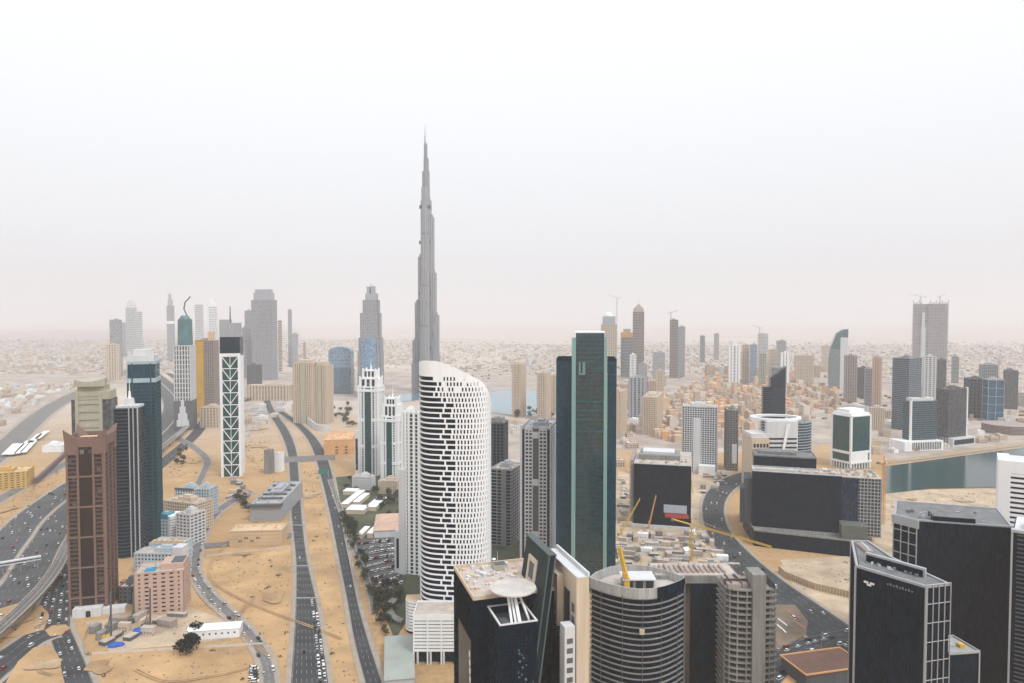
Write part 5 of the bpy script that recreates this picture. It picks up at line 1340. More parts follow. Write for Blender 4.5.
MB().box(-w_ - .2, .2, -.2, 2, h_ - .1, h_ + 2.4).build('roof_band', M_dgrey, o)
o, w_, d_, h_ = low('office_building', 'pale blue taller block with a column of dark windows, right of the farthest low block', 196, 209, 212, 490, 517, 8, M_pblue, d=20)
o, w_, d_, h_ = low('office_building', 'sandy roofed cream block in the middle of the low blocks', 163, 196, 201, 505, 533, 20, M_beige, d=26)
o, w_, d_, h_ = low('office_building', 'white and dark striped block with balcony columns along the side road', 176, 190, 197, 516, 546, 20, M_whitegrey, d=22, sx=5)
o, w_, d_, h_ = low('office_building', 'pale block with a teal glass roof room, beside the white curved block', 153, 168, 172, 521, 541, 10, M_pblue, d=20)
MB().box(-w_ + 1, -3, 3, d_ - 4, h_ + .3, h_ + 6).build('teal_roof_room', mat('bright_teal_panel', (.03, .24, .32), rough=.4, var=.2), o)
xc, Yc = XP(171, 742, 530), 742
o = thing('office_building', 'white block with a rounded front of floor rings, among the low blocks', 'building', (xc, Yc, 0))
P = [(-5 + 10 * i / 8, 3 - 5 * math.sin(math.pi * i / 8)) for i in range(9)] + [(5, 20), (-5, 20)]; hh = ZP(517, Yc)
MB().prism(inset(P, .5), 0, hh - .3).build('curtain_wall', M_wing, o); mb = MB()
for i in range(9): mb.prism(P, i * hh / 9, i * hh / 9 + 2)
mb.prism(P, hh - 1, hh + .8); mb.build('wall', M_white, o)
o, w_, d_, h_ = low('office_building', 'grey blue block with a cluttered white roof, behind the pale windowed block', 149, 182, 184, 545, 563, 4, M_pblue, d=20, sx=0, bh=3.4, plant=False)
mb = MB()
for i in range(6): mb.box(-w_ + 2 + i * w_ * .16, -w_ + 5 + i * w_ * .16, 2, 6, h_ + .3, h_ + 3)
mb.build('roof_unit', M_sandst, o)
o, w_, d_, h_ = low('office_building', 'pale windowed block behind the pink hotel, with a white stair tower at its right end', 134, 182, 184, 555, 574, 3, M_pblue, d=18)
MB().box(-9, .3, -.4, 12, 0, h_ + 7).build('stair_tower', M_whitegrey, o)
o, w_, d_, h_ = low('hotel_building', 'pink stone hotel with six storeys of dark windows and a blue roof pool', 134, 184, 187, 571, 612, -14, M_pink, d=26, sx=6, pw=3.2, bh=1.9, plant=False)
rf = o.children[-1]
MB().box(-w_ * .82, -w_ * .6, 4, 13, h_ + .3, h_ + 1.0).build('roof_pool', M_pool, rf)
mb = MB(); mb.box(-w_ * .5, -1, 6, d_ - 1, h_ + .3, h_ + 5); ub = mb.build('upper_storey', M_pink, o)
MB().box(-w_ * .3, -2, 8, d_ - 3, h_ + 4.95, h_ + 5.5).build('dark_roof', M_dgrey, ub)
o = thing('covered_walkway', 'long red roofed walkway between the brown tower and the pink hotel', 'walkway', (XP(118, 590, 570), 592, 0), 0)
MB().box(0, 30, 0, 6, 11, 12.5).build('roof', mat('dull_red_roof', (.33, .13, .11), var=.2), o)
mb = MB()
for i in range(6): mb.box(.5 + i * 5.6, 1.2 + i * 5.6, .5, 1.2, 0, 11); mb.box(.5 + i * 5.6, 1.2 + i * 5.6, 4.8, 5.5, 0, 11)
mb.build('pillar', M_whitegrey, o)
o, w_, d_, h_ = low('podium_block', 'dark low annex in shade between the brown tower and the pink hotel', 118, 132, 134, 588, 604, 0, M_dgrey, d=22)
# grey roofed hall and fort like building
o, w_, d_, h_ = low('hall_building', 'big grey hall with a flat panelled roof and a blank grey front', 250, 281, 284, 504, 521, -4, M_grey, d=110, sx=0, bh=3.4, roofm=M_roofg, glassm=M_dgrey)
MB().box(-w_ - 3, 2, -3, 2, h_ - 2, h_ + .6).build('roof_edge', M_dgrey, o)
for yy in (20, 40, 60, 84): MB().box(-w_ * .9, -w_ * .1, yy, yy + 4, h_ + .3, h_ + 2.4).build('roof_vent', M_dgrey, o)
o, w_, d_, h_ = low('fort_building', 'sand coloured flat building with small square dark windows, in front of the grey hall', 229, 282, 286, 531, 545, -5, M_sandst, d=26, sx=0, bh=3.4, roofm=M_sandst, plant=False, glassm=M_sandst)
for i in range(4):
    for j in range(2): MB().box(-w_ * .82 + i * 6 + j * 2, -w_ * .82 + i * 6 + j * 2 + 1.2, -.2, .4, h_ * .3 + (i % 2) * 3.2, h_ * .3 + (i % 2) * 3.2 + 1.6).build('window', M_black2, o)
o, w_, d_, h_ = low('utility_block', 'grey concrete slab block standing beside a white panelled one on the sand', 264, 270.5, 272, 451, 474, 8, M_conc, d=12, sx=0, bh=3.4, plant=False, glassm=M_conc)
o, w_, d_, h_ = low('utility_block', 'white panelled block with a grey edge, beside the grey concrete slab block', 272, 281, 283, 454, 472, 6, M_white, d=12, sx=0, bh=3.4, plant=False, glassm=M_white)
MB().box(-w_ - 1.5, -w_ - .05, -.3, 12, 0, h_).build('side_wall', M_dgrey, o)
# orange compound and viaduct wall
o, w_, d_, h_ = low('compound_building', 'bright orange stuccoed compound with dark square openings', 324, 352, 356, 440, 455, -8, M_orange, d=90, sx=0, bh=3.4, roofm=mat('orange_roof', (.60, .38, .22), var=.25), plant=False, glassm=M_orange)
for i in range(3):
    for j in range(2): MB().box(-w_ * .6 + j * 16, -w_ * .6 + j * 16 + 5, -.3, .4, 3 + i * 5, 5.5 + i * 5).build('window', M_dgrey, o)
o = thing('retaining_wall', 'long pale curving retaining wall beside the road below the twin cream towers', 'wall', (0, 0, 0))
Lw = smooth([G(292, 410), G(303, 419), G(316, 430), G(330, 432)]); mb = MB()
A, B = offs(Lw, -1.2), offs(Lw, 1.2)
for i in range(len(Lw) - 1): mb.prism([A[i], B[i], B[i + 1], A[i + 1]][::-1], 0, 17 - i * .3)
mb.build('wall', M_whitegrey, o)
# long beige arcade building and road viaduct in the middle distance
o, w_, d_, h_ = low('arcade_building', 'long low grey beige arcaded building behind the road viaduct', 246, 289, 292, 386, 401, 4, M_beige, d=40, sx=9, pw=4, bh=1.5)
o, w_, d_, h_ = low('office_block', 'pale ribbed block row left of the braced tower foot, under the ochre scaffold', 200, 219, 222, 408, 428, 4, M_beige, d=40, sx=7, pw=3)
def deck(name, label, line, wd, z, m, pier=26, rail=True):
    o = thing(name, label, 'bridge', (0, 0, 0)); L = smooth(line); A, B = offs(L, -wd / 2), offs(L, wd / 2); mb = MB(); pr = MB(); rl = MB(); s = 0
    for i in range(len(L) - 1):
        mb.prism([A[i], B[i], B[i + 1], A[i + 1]][::-1], z - 1.8, z)
        for Q in (A, B):
            a, b = Vector((*Q[i], z + .6)), Vector((*Q[i + 1], z + .6)); rl.bar(a, b, .45)
        s += math.dist(L[i], L[i + 1])
        if s > pier: s = 0; pr.cyl(*L[i], 0, z - 1.8, 1.1, 1.1, 8)
    mb.build('deck', m, o); pr.build('pier', M_conc, o)
    if rail: rl.build('parapet', M_pave, o)
    return o
deck('road_viaduct', 'grey road viaduct crossing in the middle distance behind the sand lots', [G(236, 402), G(262, 399), G(292, 396), G(330, 394)], 22, 8, M_conc, 40)
vl = smooth(HW, 8); vo = offs(vl, 43)
deck('metro_viaduct', 'twin track metro viaduct running beside the motorway', [vo[i] for i in range(0, len(vo), 4) if vo[i][1] < 2000], 10, 10, M_conc, 30)
mb = MB()
VA = [p for p in vo if p[1] < 1400]
for dd in (-2.6, -1.2, 1.2, 2.6):
    q = offs(VA, dd)
    for a, b in zip(q, q[1:]): mb.bar((*a, 10.1), (*b, 10.1), .16)
bpy.data.objects['metro_viaduct']
mb.build('track', M_black2, bpy.data.objects['metro_viaduct'])
def g3(px, py, z): return (*G(px, py, z), z)
fb = thing('footbridge', 'white covered footbridge crossing the motorway', 'bridge', (0, 0, 0))
p, q = Vector(g3(-30, 571, 9)), Vector(g3(41, 559, 9)); d_ = (q - p).normalized(); n_ = Vector((-d_.y, d_.x, 0)) * 2.2
mb = MB(); mb.loft([[tuple(a - n_), tuple(a + n_), tuple(a + n_ + Vector((0, 0, 3.4))), tuple(a - n_ + Vector((0, 0, 3.4)))] for a in (p, q)]); mb.build('tube', M_whitegrey, fb)
mb = MB(); mb.loft([[tuple(a - n_ * 1.04 + Vector((0, 0, 1.2))), tuple(a + n_ * 1.04 + Vector((0, 0, 1.2))), tuple(a + n_ * 1.04 + Vector((0, 0, 2.4))), tuple(a - n_ * 1.04 + Vector((0, 0, 2.4)))] for a in (p, q)]); mb.build('window_strip', M_smoke, fb)
mb = MB()
for t in (.2, .45, .7, .95): a = p + (q - p) * t; mb.cyl(a.x, a.y, 0, 9, .9, .9, 8)
mb.build('pier', M_conc, fb)
# yellow building, purple train shed and bus sheds at far left
o, w_, d_, h_ = low('depot_building', 'long ochre yellow building at the left border with rows of openings', -40, 27, 34, 472, 488, -22, mat('ochre_render', (.55, .36, .12), var=.15), d=40, sx=7, pw=3, bh=2, roofm=M_sandst)
o = thing('boundary_wall', 'long dark purple boundary wall running diagonally behind the ochre building', 'wall', (0, 0, 0)); a = G(36, 484); b = G(70, 452); mb = MB(); L = [a, b]; A, B = offs(L, -2), offs(L, 2)
mb.prism([A[0], B[0], B[1], A[1]][::-1], 0, 8); mb.build('wall', mat('plum_wall', (.14, .095, .11), var=.3), o)
shed = None
for i, (a, b) in enumerate((((5, 457), (16, 446)), ((11, 457), (22, 446)), ((17, 456), (29, 443)), ((23, 455), (34, 443)), ((30, 445), (40, 436)), ((37, 441), (47, 433)))):
    A, B = Vector(G(*a)), Vector(G(*b)); l = (B - A).length; c = (A + B) / 2; ang = math.atan2(*(B - A).yx)
    o = thing('parking_shed', 'white roofed parking shed among parallel sheds beside the avenue at far left', 'shed', (c.x, c.y, 0), ang, 'parking sheds at the far left')
    MB().box(-l / 2, l / 2, -5, 5, 4.2, 4.8).build('roof', M_white, o); mb = MB()
    for k in range(6): mb.box(-l / 2 + 1 + k * (l - 2.4) / 5, -l / 2 + 1.4 + k * (l - 2.4) / 5, -.2, .2, 0, 4.2)
    mb.build('post', M_steel, o)
o = low('warehouse', 'long white warehouse with a pitched roof behind the red brown tower', 42, 62, 64, 446, 452, -10, M_white, d=36, sx=0, bh=3.4, glassm=M_white, roofm=M_whitegrey)
# white shed on the sand
o = thing('site_shed', 'long white site shed with a row of small dark windows on the sand', 'shed', (*G(187, 641), 0), RAD(10)); w_ = 37
MB().box(0, w_, 0, 12, 0, 7).build('wall', M_white, o)
mb = MB(); mb.loft([[(-.4, -.5, 7), (-.4, 12.5, 7), (-.4, 6, 8.6)], [(w_ + .4, -.5, 7), (w_ + .4, 12.5, 7), (w_ + .4, 6, 8.6)]]); mb.build('roof', M_white, o)
for i in range(8): MB().box(2 + i * 4.4, 3.2 + i * 4.4, -.15, .2, 3.2, 4.6).build('window', M_dgrey, o)
# villa compound in the garden
for i, (L, R_, tp, bs, lb) in enumerate(((341, 348, 494, 508, 'slim white shed, left arm of the low white compound'), (353, 359, 497, 506, 'small white shed in the middle of the low white compound'), (346, 364, 509, 514, 'white flat roofed row closing the low white compound in front'),
        (366, 376, 501, 511, 'white angled block at the right of the low white compound'), (343, 356, 492, 495, 'small white row at the back of the low white compound'), (357, 362, 531, 539, 'left one of two white sheds at the car park edge'), (367, 373, 529, 538, 'right one of two white sheds at the car park edge'))):
    x0, y0 = G(L, bs); x1 = XP(R_, y0, bs); y1 = G(L, tp)[1]
    o = thing('low_shed', lb, 'shed', (x0, y0, 0), RAD(-6))
    MB().box(0, x1 - x0, 0, max(8, y1 - y0), 0, 5).build('wall', M_beige, o); MB().box(-.4, x1 - x0 + .4, -.4, max(8, y1 - y0) + .4, 4.95, 5.6).build('roof', M_white, o)
o = thing('clubhouse', 'low building with a pale terracotta roof court beside the car park', 'building', (*G(374, 538), 0), RAD(8))
MB().box(0, 30, 0, 62, 0, 8).build('wall', M_whitegrey, o); mb = MB(); mb.loft([[(-1, -1, 7.95), (31, -1, 7.95), (31, 63, 7.95), (-1, 63, 7.95)], [(5, 6, 10.5), (25, 6, 10.5), (25, 56, 10.5), (5, 56, 10.5)]]); mb.build('roof', mat('pale_terracotta', (.52, .36, .27), var=.2), o)
o = low('apartment_block', 'grey low apartment row with ragged roof, at the foot of the two white tiered towers', 352, 372, 376, 478, 490, 6, M_whitegrey, d=16)
o = low('apartment_block', 'beige low apartment row at the foot of the two white tiered towers', 378, 397, 400, 482, 494, 6, M_beige, d=16)
# gantry signs across the central road
gs = thing('sign_gantry', 'green road sign on a gantry over the right central road', 'sign', (*G(319, 478), 0)); mb = MB(); mb.box(-1, 13, 0, .4, 6, 12); mb.build('panel', mat('sign_green', (.02, .22, .14), rough=.5, var=.05), gs)
mb = MB(); mb.box(-2, -1.5, 0, .4, 0, 12); mb.box(13.5, 14, 0, .4, 0, 12); mb.build('post', M_steel, gs)
for i, (py, l, r_) in enumerate(((573, 290, 318), (606, 288, 320), (531, 290, 304), (505, 291, 301))):
    x0, y0 = G(l, py); x1 = XP(r_, y0, py)
    o = thing('light_gantry', 'thin grey gantry spanning the left central road', 'gantry', (x0, y0, 0), 0, 'gantries over the left central road')
    MB().box(0, x1 - x0, -.2, .2, 6.5, 7.3).build('beam', M_steel, o); mb = MB(); mb.box(0, .4, -.2, .2, 0, 6.6); mb.box(x1 - x0 - .4, x1 - x0, -.2, .2, 0, 6.6); mb.build('post', M_steel, o)

# ------------------------------------------------------------------ cranes
def crane(name, label, loc, rz, h, jib, back, m, r=.9, tilt=0, group=None):
    o = thing(name, label, 'crane', loc, rz, group)
    mb = MB(); q = r * .9
    for (x, y) in ((-q, -q), (q, -q), (q, q), (-q, q)): mb.box(x - .18, x + .18, y - .18, y + .18, 0, h)
    k = int(h / 3)
    for i in range(k):
        z = i * 3; mb.bar((-q, -q, z), (q, -q, z + 3), .12); mb.bar((q, q, z), (-q, q, z + 3), .12); mb.bar((-q, q, z), (-q, -q, z + 3), .12); mb.bar((q, -q, z), (q, q, z + 3), .12)
    mb.build('mast', m, o)
    mb = MB(); t = math.tan(RAD(tilt))
    for y, z in ((-q, 0), (q, 0), (0, 1.6)): mb.bar((0, y, h + z), (jib, y * .6, h + z * .7 + jib * t), .2)
    n_ = int(jib / 3)
    for i in range(n_):
        a, b = i * 3, i * 3 + 1.5; mb.bar((a, -q, h + a * t), (b, 0, h + 1.5 + b * t), .1); mb.bar((b, 0, h + 1.5 + b * t), (a + 3, -q, h + (a + 3) * t), .1); mb.bar((a, q, h + a * t), (b, 0, h + 1.5 + b * t), .1)
    mb.build('jib', m, o)
    mb = MB(); mb.box(-back, 0, -q, q, h - .2, h + .4); mb.build('counter_jib', m, o)
    MB().box(-back, -back + 2.4, -q * 1.0, q * 1.0, h - 1.6, h + .9).build('counterweight', M_conc, o)
    MB().box(.3, 2.4, -q * 1.6, -q * .2, h - 2.2, h + .3).build('cab', M_whitegrey, o)
    mb = MB(); mb.bar((0, 0, h), (0, 0, h + 7), .4); mb.bar((0, 0, h + 7), (jib * .6, 0, h + 1.4 + jib * .6 * t), .09); mb.bar((0, 0, h + 7), (-back, 0, h + .4), .09); mb.build('apex', m, o)
    return o
x, y = G(691, 561)
crane('tower_crane', 'big yellow tower crane with its jib over the curving road', (x, y, 0), math.atan2(-69, 55), 36, 86, 24, M_yel, 1.5)
x, y = G(697, 470); crane('tower_crane', 'thin orange tower crane against the pale gridded slab', (x, y, 0), 2.6, 75, 30, 12, M_orp, .9)
x, y = G(649, 532); crane('mobile_crane', 'slanted orange crane boom in front of the square black block', (x, y, 0), 1.0, 6, 30, 6, M_orp, .5, 56)
x, y = G(883, 524); crane('tower_crane', 'orange tower crane at the right end of the huge black block', (x, y, 0), .4, ZP(462, y), 18, 10, M_orp, 1.6)
x, y = G(621, 538); crane('mobile_crane', 'yellow mobile crane in the yard behind the round ringed tower', (x, y, 0), .6, 5, 28, 5, M_yel, .5, 50)
for px, Y, tp, bt, rz, lb in ((617, 2550, 298, 360, 2.6, 'thin pale crane beside the domed beige tower'), (671, 2690, 313, 321, .5, 'small crane on the dull brown unfinished tower'),
      (921, 2390, 297, 305, 2.4, 'left crane on top of the huge hazy tower'), (940, 2390, 297, 305, .6, 'right crane on top of the huge hazy tower'), (760, 2890, 328, 335, 2.2, 'small crane on the faint tower of the mid right group'), (1001, 1850, 360, 400, 2.4, 'white crane between the far right dark towers')):
    z0 = ZP(bt, Y); crane('tower_crane', lb, (XP(px, Y, 320), Y + 3, z0 if z0 > 100 else 0), rz, ZP(tp, Y) - (z0 if z0 > 100 else 0), 34, 14, M_steel if px != 671 else M_brown2, 1.3, 18)

# ------------------------------------------------------------------ trees
M_leaf = [mat('leaf_%s' % n, c, rough=.8, spec=.15, var=.45, scale=.6) for n, c in (('dusty', (.075, .085, .045)), ('dark', (.035, .05, .028)), ('olive', (.10, .10, .055)), ('inky', (.012, .018, .016)))]
M_bark = mat('bark', (.14, .10, .07), var=.3, scale=.5)
def crown_mesh(seed, rx, rz, n, m, palm=False):
    r = random.Random(seed); mb = MB()
    lobes = [(r.uniform(-.55, .55) * rx, r.uniform(-.55, .55) * rx, r.uniform(-.35, .5) * rz, r.uniform(.35, .62) * rx) for _ in range(7)]
    for i in range(n):
        lx, ly, lz, lr = r.choice(lobes); v = Vector((r.gauss(0, 1), r.gauss(0, 1), r.gauss(0, .8))); v.normalize(); v *= lr * r.uniform(.6, 1.05)
        c = Vector((lx, ly, lz + rz * 1.5)) + v; s = rx * r.uniform(.09, .2)
        a = Vector((r.gauss(0, 1), r.gauss(0, 1), r.gauss(0, 1))).normalized(); b = a.cross(Vector((r.gauss(0, 1), r.gauss(0, 1), r.gauss(0, 1)))).normalized()
        mb.poly([c + a * s, c + b * s * .7, c - a * s, c - b * s * .7]); 
    return mb.mesh('crown', m)
def trunk_mesh(h, r0):
    mb = MB(); mb.cyl(0, 0, 0, h, r0, r0 * .55, 7)
    for a in (.3, 2.3, 4.4): mb.bar((0, 0, h * .7), (math.cos(a) * h * .45, math.sin(a) * h * .45, h * 1.25), r0 * .3)
    return mb.mesh('trunk', M_bark)
KINDS = []
for i in range(6):
    rx = (3.6, 4.4, 2.8, 5.0, 3.4, 4.2)[i]; rz = rx * .8
    KINDS.append((crown_mesh(50 + i, rx, rz, 260, M_leaf[(0, 1, 2, 1, 0, 3)[i]]), trunk_mesh(rz * 1.1, .3)))
TR = 0
def tree(x, y, s, k, label, group):
    o = thing('tree', label, 'tree', (x, y, 0), rnd.uniform(0, 6.28), group); o.scale = (s, s, s * rnd.uniform(.85, 1.15))
    for me, n in ((KINDS[k][0], 'crown'), (KINDS[k][1], 'trunk')):
        c = bpy.data.objects.new(n, me); COL.objects.link(c); c.parent = o
    return o
def scatter(poly_px, n, z=0):
    W = [G(*p) for p in poly_px]; xs = [p[0] for p in W]; ys = [p[1] for p in W]; out = []; t = 0
    while len(out) < n and t < n * 60:
        t += 1; p = (rnd.uniform(min(xs), max(xs)), rnd.uniform(min(ys), max(ys)))
        if inpoly(p, W): out.append(p)
    return out
for x, y in scatter([(176, 652), (184, 640), (202, 633), (206, 640), (202, 648), (186, 657)], 7): tree(x, y, rnd.uniform(1.15, 1.5), 5, 'very dark dense tree in the clump at the left end of the white site shed', 'dark tree clump on the sand')
for poly, n, lab, gr in (([(340, 520), (350, 515), (380, 600), (396, 636), (384, 640), (366, 590)], 46, 'dark green tree in the row between the side road and the car park', 'trees along the car park'),
                     ([(376, 590), (402, 585), (408, 618), (388, 622)], 14, 'dark green tree at the lower end of the car park by the curved ramp', 'trees by the ramp'),
                     ([(380, 500), (402, 505), (402, 540), (380, 512)], 16, 'dark green tree between the terracotta roofed clubhouse and the white towers', 'trees by the clubhouse'),
                     ([(335, 484), (355, 478), (402, 488), (402, 500), (350, 492)], 26, 'dusty green tree among the low rows at the foot of the white tiered towers', 'trees at the tower feet'),
                     ([(350, 440), (345, 425), (320, 412), (350, 404), (360, 425)], 20, 'hazy green tree beside the road behind the orange compound', 'trees behind the orange compound'),
                     ([(180, 448), (188, 446), (184, 466), (176, 468)], 10, 'dusty tree in the small clump on the sand left of the braced tower', 'trees on the sand lot'),
                     ([(238, 492), (248, 487), (250, 515), (234, 512)], 10, 'dusty shrub sized tree left of the big grey hall', 'trees by the grey hall'),
                     ([(552, 400), (560, 402), (556, 425), (505, 428), (510, 418)], 24, 'hazy green tree on the lake shore', 'trees by the lake')):
    for x, y in scatter(poly, n): tree(x, y, rnd.uniform(.8, 1.35) * (1.5 if y > 1400 else 1), rnd.choice((0, 1, 2, 3, 4)), lab, gr)

# ------------------------------------------------------------------ low rise districts
def house_mesh(r, w, d, h, m, mr, win=True):
    mb = MB(); mb.box(-w / 2, w / 2, -d / 2, d / 2, 0, h, 0); mb.ring([(-w / 2, -d / 2), (w / 2, -d / 2), (w / 2, d / 2), (-w / 2, d / 2)], .4, h - .05, h + 1, 0)
    mb.box(-w / 2 + .4, w / 2 - .4, -d / 2 + .4, d / 2 - .4, h - .05, h + .3, 1)
    a = r.uniform(-.2, .2) * w; mb.box(a - w * .18, a + w * .2, -d * .1, d * .3, h + .2, h + 3.2, 0)
    for i in range(int(w / 4)):
        x = -w / 2 + 1.5 + i * 4
        for z in range(int(h / 3.4)):
            mb.box(x, x + 1.6, -d / 2 - .06, -d / 2 + .3, 1 + z * 3.4, 2.7 + z * 3.4, 2); mb.box(x, x + 1.6, d / 2 - .3, d / 2 + .06, 1 + z * 3.4, 2.7 + z * 3.4, 2)
    return mb.mesh('house', [m, mr, M_wing])
r = random.Random(77)
M_cream = mat('cream_render', (.60, .53, .45), var=.12); M_tan = mat('tan_render', (.46, .37, .29), var=.15); M_rose = mat('rose_render', (.55, .36, .26), var=.15)
M_peach = mat('peach_render', (.54, .40, .29), var=.15); M_pinkr = mat('faded_pink_render', (.47, .37, .31), var=.15); M_sandr = mat('hazed_render', (.36, .31, .26), var=.2)  # last tone muted toward the ground, haze put into the far houses
VIL = [house_mesh(r, r.uniform(13, 24), r.uniform(11, 20), r.choice((6.8, 7.2, 10)), m, mr) for m, mr in ((M_white, M_whitegrey), (M_cream, M_roof), (M_tan, M_roof), (M_whitegrey, M_roofg), (M_cream, M_whitegrey), (M_white, M_rose), (M_cream, M_pave), (M_tan, M_cream))]
OLD = [house_mesh(r, r.uniform(13, 24), r.uniform(11, 18), r.choice((11, 13.6, 17, 20.4)), m, mr) for m, mr in ((M_peach, M_sandst), (M_peach, M_cream), (M_rose, M_peach), (M_sandst, M_cream), (M_cream, M_peach), (M_cream, M_sandst), (M_tan, M_rose), (M_tan, M_peach))]
def house(x, y, me, label, group, cat='house', s=1):
    o = bpy.data.objects.new('house', me); COL.objects.link(o); o.location = (x, y, 0); o.rotation_euler = (0, 0, rnd.choice((.15, .15 + math.pi / 2)) + rnd.uniform(-.1, .1)); o.scale = (s, s, s * rnd.uniform(.85, 1.2))
    return tag(o, label, cat, group)
PLACED = []
def clear(x, y, d):
    for a, b in PLACED:
        if abs(a - x) < d and abs(b - y) < d: return False
    PLACED.append((x, y)); return True
roadpx = lambda x, y: any(abs(x - p[0]) < 42 and abs(y - p[1]) < 60 for p in RP)
RP = [p for p in smooth(L2, 14)] + [p for p in smooth(HW, 20)]
n = 0
left_near = [(-30, 448), (0, 440), (60, 395), (98, 376), (98, 368), (-30, 372)]
pts = sorted([p for p in scatter(left_near, 420) if not roadpx(*p)], key=lambda p: p[1])
for p in pts:
    if n >= 75: break
    if clear(*p, 27): house(*p, rnd.choice(VIL), 'low flat roofed villa among the pale houses of the district at far left', 'villas in the district at far left'); n += 1
n = 0
for p in sorted(scatter([(638, 432), (652, 412), (672, 398), (720, 376), (800, 384), (830, 392), (842, 412), (770, 432), (742, 434), (740, 405), (680, 402), (672, 440)], 420), key=lambda p: p[1]):
    if n >= 130: break
    if clear(*p, 25): house(*p, rnd.choice(OLD), 'sand or orange coloured block of the dense old town quarter', 'old town blocks', 'house'); n += 1
n = 0
for p in sorted(scatter([(500, 428), (556, 420), (556, 412), (612, 410), (640, 395), (640, 440), (625, 470), (616, 470), (520, 440)], 90), key=lambda p: p[1]):
    if n >= 30: break
    if clear(*p, 34): house(*p, rnd.choice(VIL + OLD[:2]), 'low pale building scattered between the lake towers and the old town', 'low buildings by the lake'); n += 1
n = 0
for p in sorted(scatter([(800, 392), (905, 402), (1024, 400), (1060, 420), (1024, 432), (985, 436), (880, 440), (880, 415)], 110), key=lambda p: p[1]):
    if n >= 34: break
    if clear(*p, 38): house(*p, rnd.choice(VIL), 'low pale building on the dusty plain around the right hand towers', 'low buildings at right'); n += 1
n = 0
for p in sorted(scatter([(222, 440), (245, 404), (290, 402), (262, 440)], 40), key=lambda p: p[1]):
    if n >= 14: break
    if clear(*p, 34): house(*p, rnd.choice(VIL), 'low pale building near the foot of the braced tower', 'low buildings by the braced tower'); n += 1
MIDM = []
for i, (m, mr, hh) in enumerate(((M_beige, M_roof, 44), (M_cream, M_roof, 58), (M_tan, M_roofg, 36), (M_peach, M_roof, 50), (M_whitegrey, M_roofg, 46))):
    mb = MB(); W_, D_ = 26 + i * 2, 22
    mb.box(-W_ / 2 + .4, W_ / 2 - .4, -D_ / 2 + .4, D_ / 2 - .4, 0, hh, 2); facade(mb, -W_ / 2, W_ / 2, -D_ / 2, D_ / 2, 0, hh, 3.6, 1.5, 4.4, 4.4, 2.0, .1, 0)
    mb.box(-W_ / 2 + .3, W_ / 2 - .3, -D_ / 2 + .3, D_ / 2 - .3, hh + .3, hh + .7, 1); mb.box(-6, 5, -5, 5, hh + .6, hh + 5, 0); MIDM.append(mb.mesh('apartment_block', [m, mr, M_wing]))
for poly, k, lab, gr in (([(560, 405), (615, 400), (640, 384), (668, 384), (668, 398), (640, 430), (616, 440), (560, 440)], 13, 'beige mid rise apartment block among the cream towers behind the big teal tower', 'mid rise blocks behind the teal tower'),
                      ([(690, 372), (820, 366), (830, 378), (700, 382)], 12, 'hazy beige mid rise block along the far edge of the old town', 'mid rise blocks beyond the old town'),
                      ([(850, 404), (888, 418), (900, 436), (870, 436), (846, 415)], 6, 'beige mid rise block below the two brown striped towers', 'mid rise blocks below the brown towers'),
                      ([(922, 388), (1024, 392), (1040, 418), (1000, 424), (925, 400)], 9, 'hazy mid rise block around the dark blue pair at far right', 'mid rise blocks at far right')):
    for x, y in scatter(poly, k * 6):
        if k <= 0: break
        if clear(x, y, 44):
            k -= 1; o = bpy.data.objects.new('apartment_block', rnd.choice(MIDM)); COL.objects.link(o); o.location = (x, y, 0); o.rotation_euler = (0, 0, rnd.uniform(-.5, .3)); o.scale = (1, 1, rnd.uniform(.5, 1.1)); tag(o, lab, 'apartment block', gr)
Lq = smooth([G(882, 460), G(950, 451), G(1030, 440)], 8); Q = offs(Lq, -30)
for i in range(0, len(Q) - 1, 1):
    if clear(*Q[i], 26): house(Q[i][0], Q[i][1] + rnd.uniform(-6, 14), rnd.choice(VIL), 'low pale building in the row along the far canal quay', 'low buildings on the canal quay', 'house', rnd.uniform(.8, 1.2))
# everything farther: one mass
def mass(name, areas, seed, mats_, smin, smax, hmin, hmax, label):
    r = random.Random(seed); mb = MB()
    for poly, n in areas:
        for x, y in scatter(poly, n):
            if roadpx(x, y): continue
            sx_, sy_ = r.uniform(smin, smax), r.uniform(smin, smax); h = r.uniform(hmin, hmax) * (3 if r.random() < .04 else 1)
            mb.obox(x, y, 0, sx_, sy_, h, .15 + r.uniform(-.1, .1), r.randrange(len(mats_)))
    o = mb.build(name, mats_); tag(o, label, None, None, 'stuff')
mass('distant_houses', [([(-60, 374), (104, 374), (260, 366), (420, 366), (420, 350), (-60, 350)], 4200), ([(-80, 351), (420, 351), (420, 340), (-80, 340)], 5200),
     ([(440, 372), (600, 372), (600, 345), (440, 345)], 1000), ([(600, 372), (1100, 385), (1100, 352), (600, 350)], 1500), ([(440, 346), (1120, 353), (1120, 342), (440, 342)], 700)], 3, [M_cream, M_whitegrey, M_tan, M_cream, M_pinkr, M_sandr], 9, 22, 4, 8, 'far hazy mass of low pale houses')
mass('old_town_mass', [([(652, 412), (672, 394), (720, 374), (800, 380), (838, 390), (842, 404), (770, 410), (742, 412)], 330), ([(650, 440), (660, 410), (742, 408), (742, 436), (690, 446)], 120)], 12, [M_peach, M_rose, M_sandst, M_orange, M_cream, M_peach, M_tan], 9, 18, 8, 17, 'dense sand and orange coloured mass of the old town behind its nearer blocks')
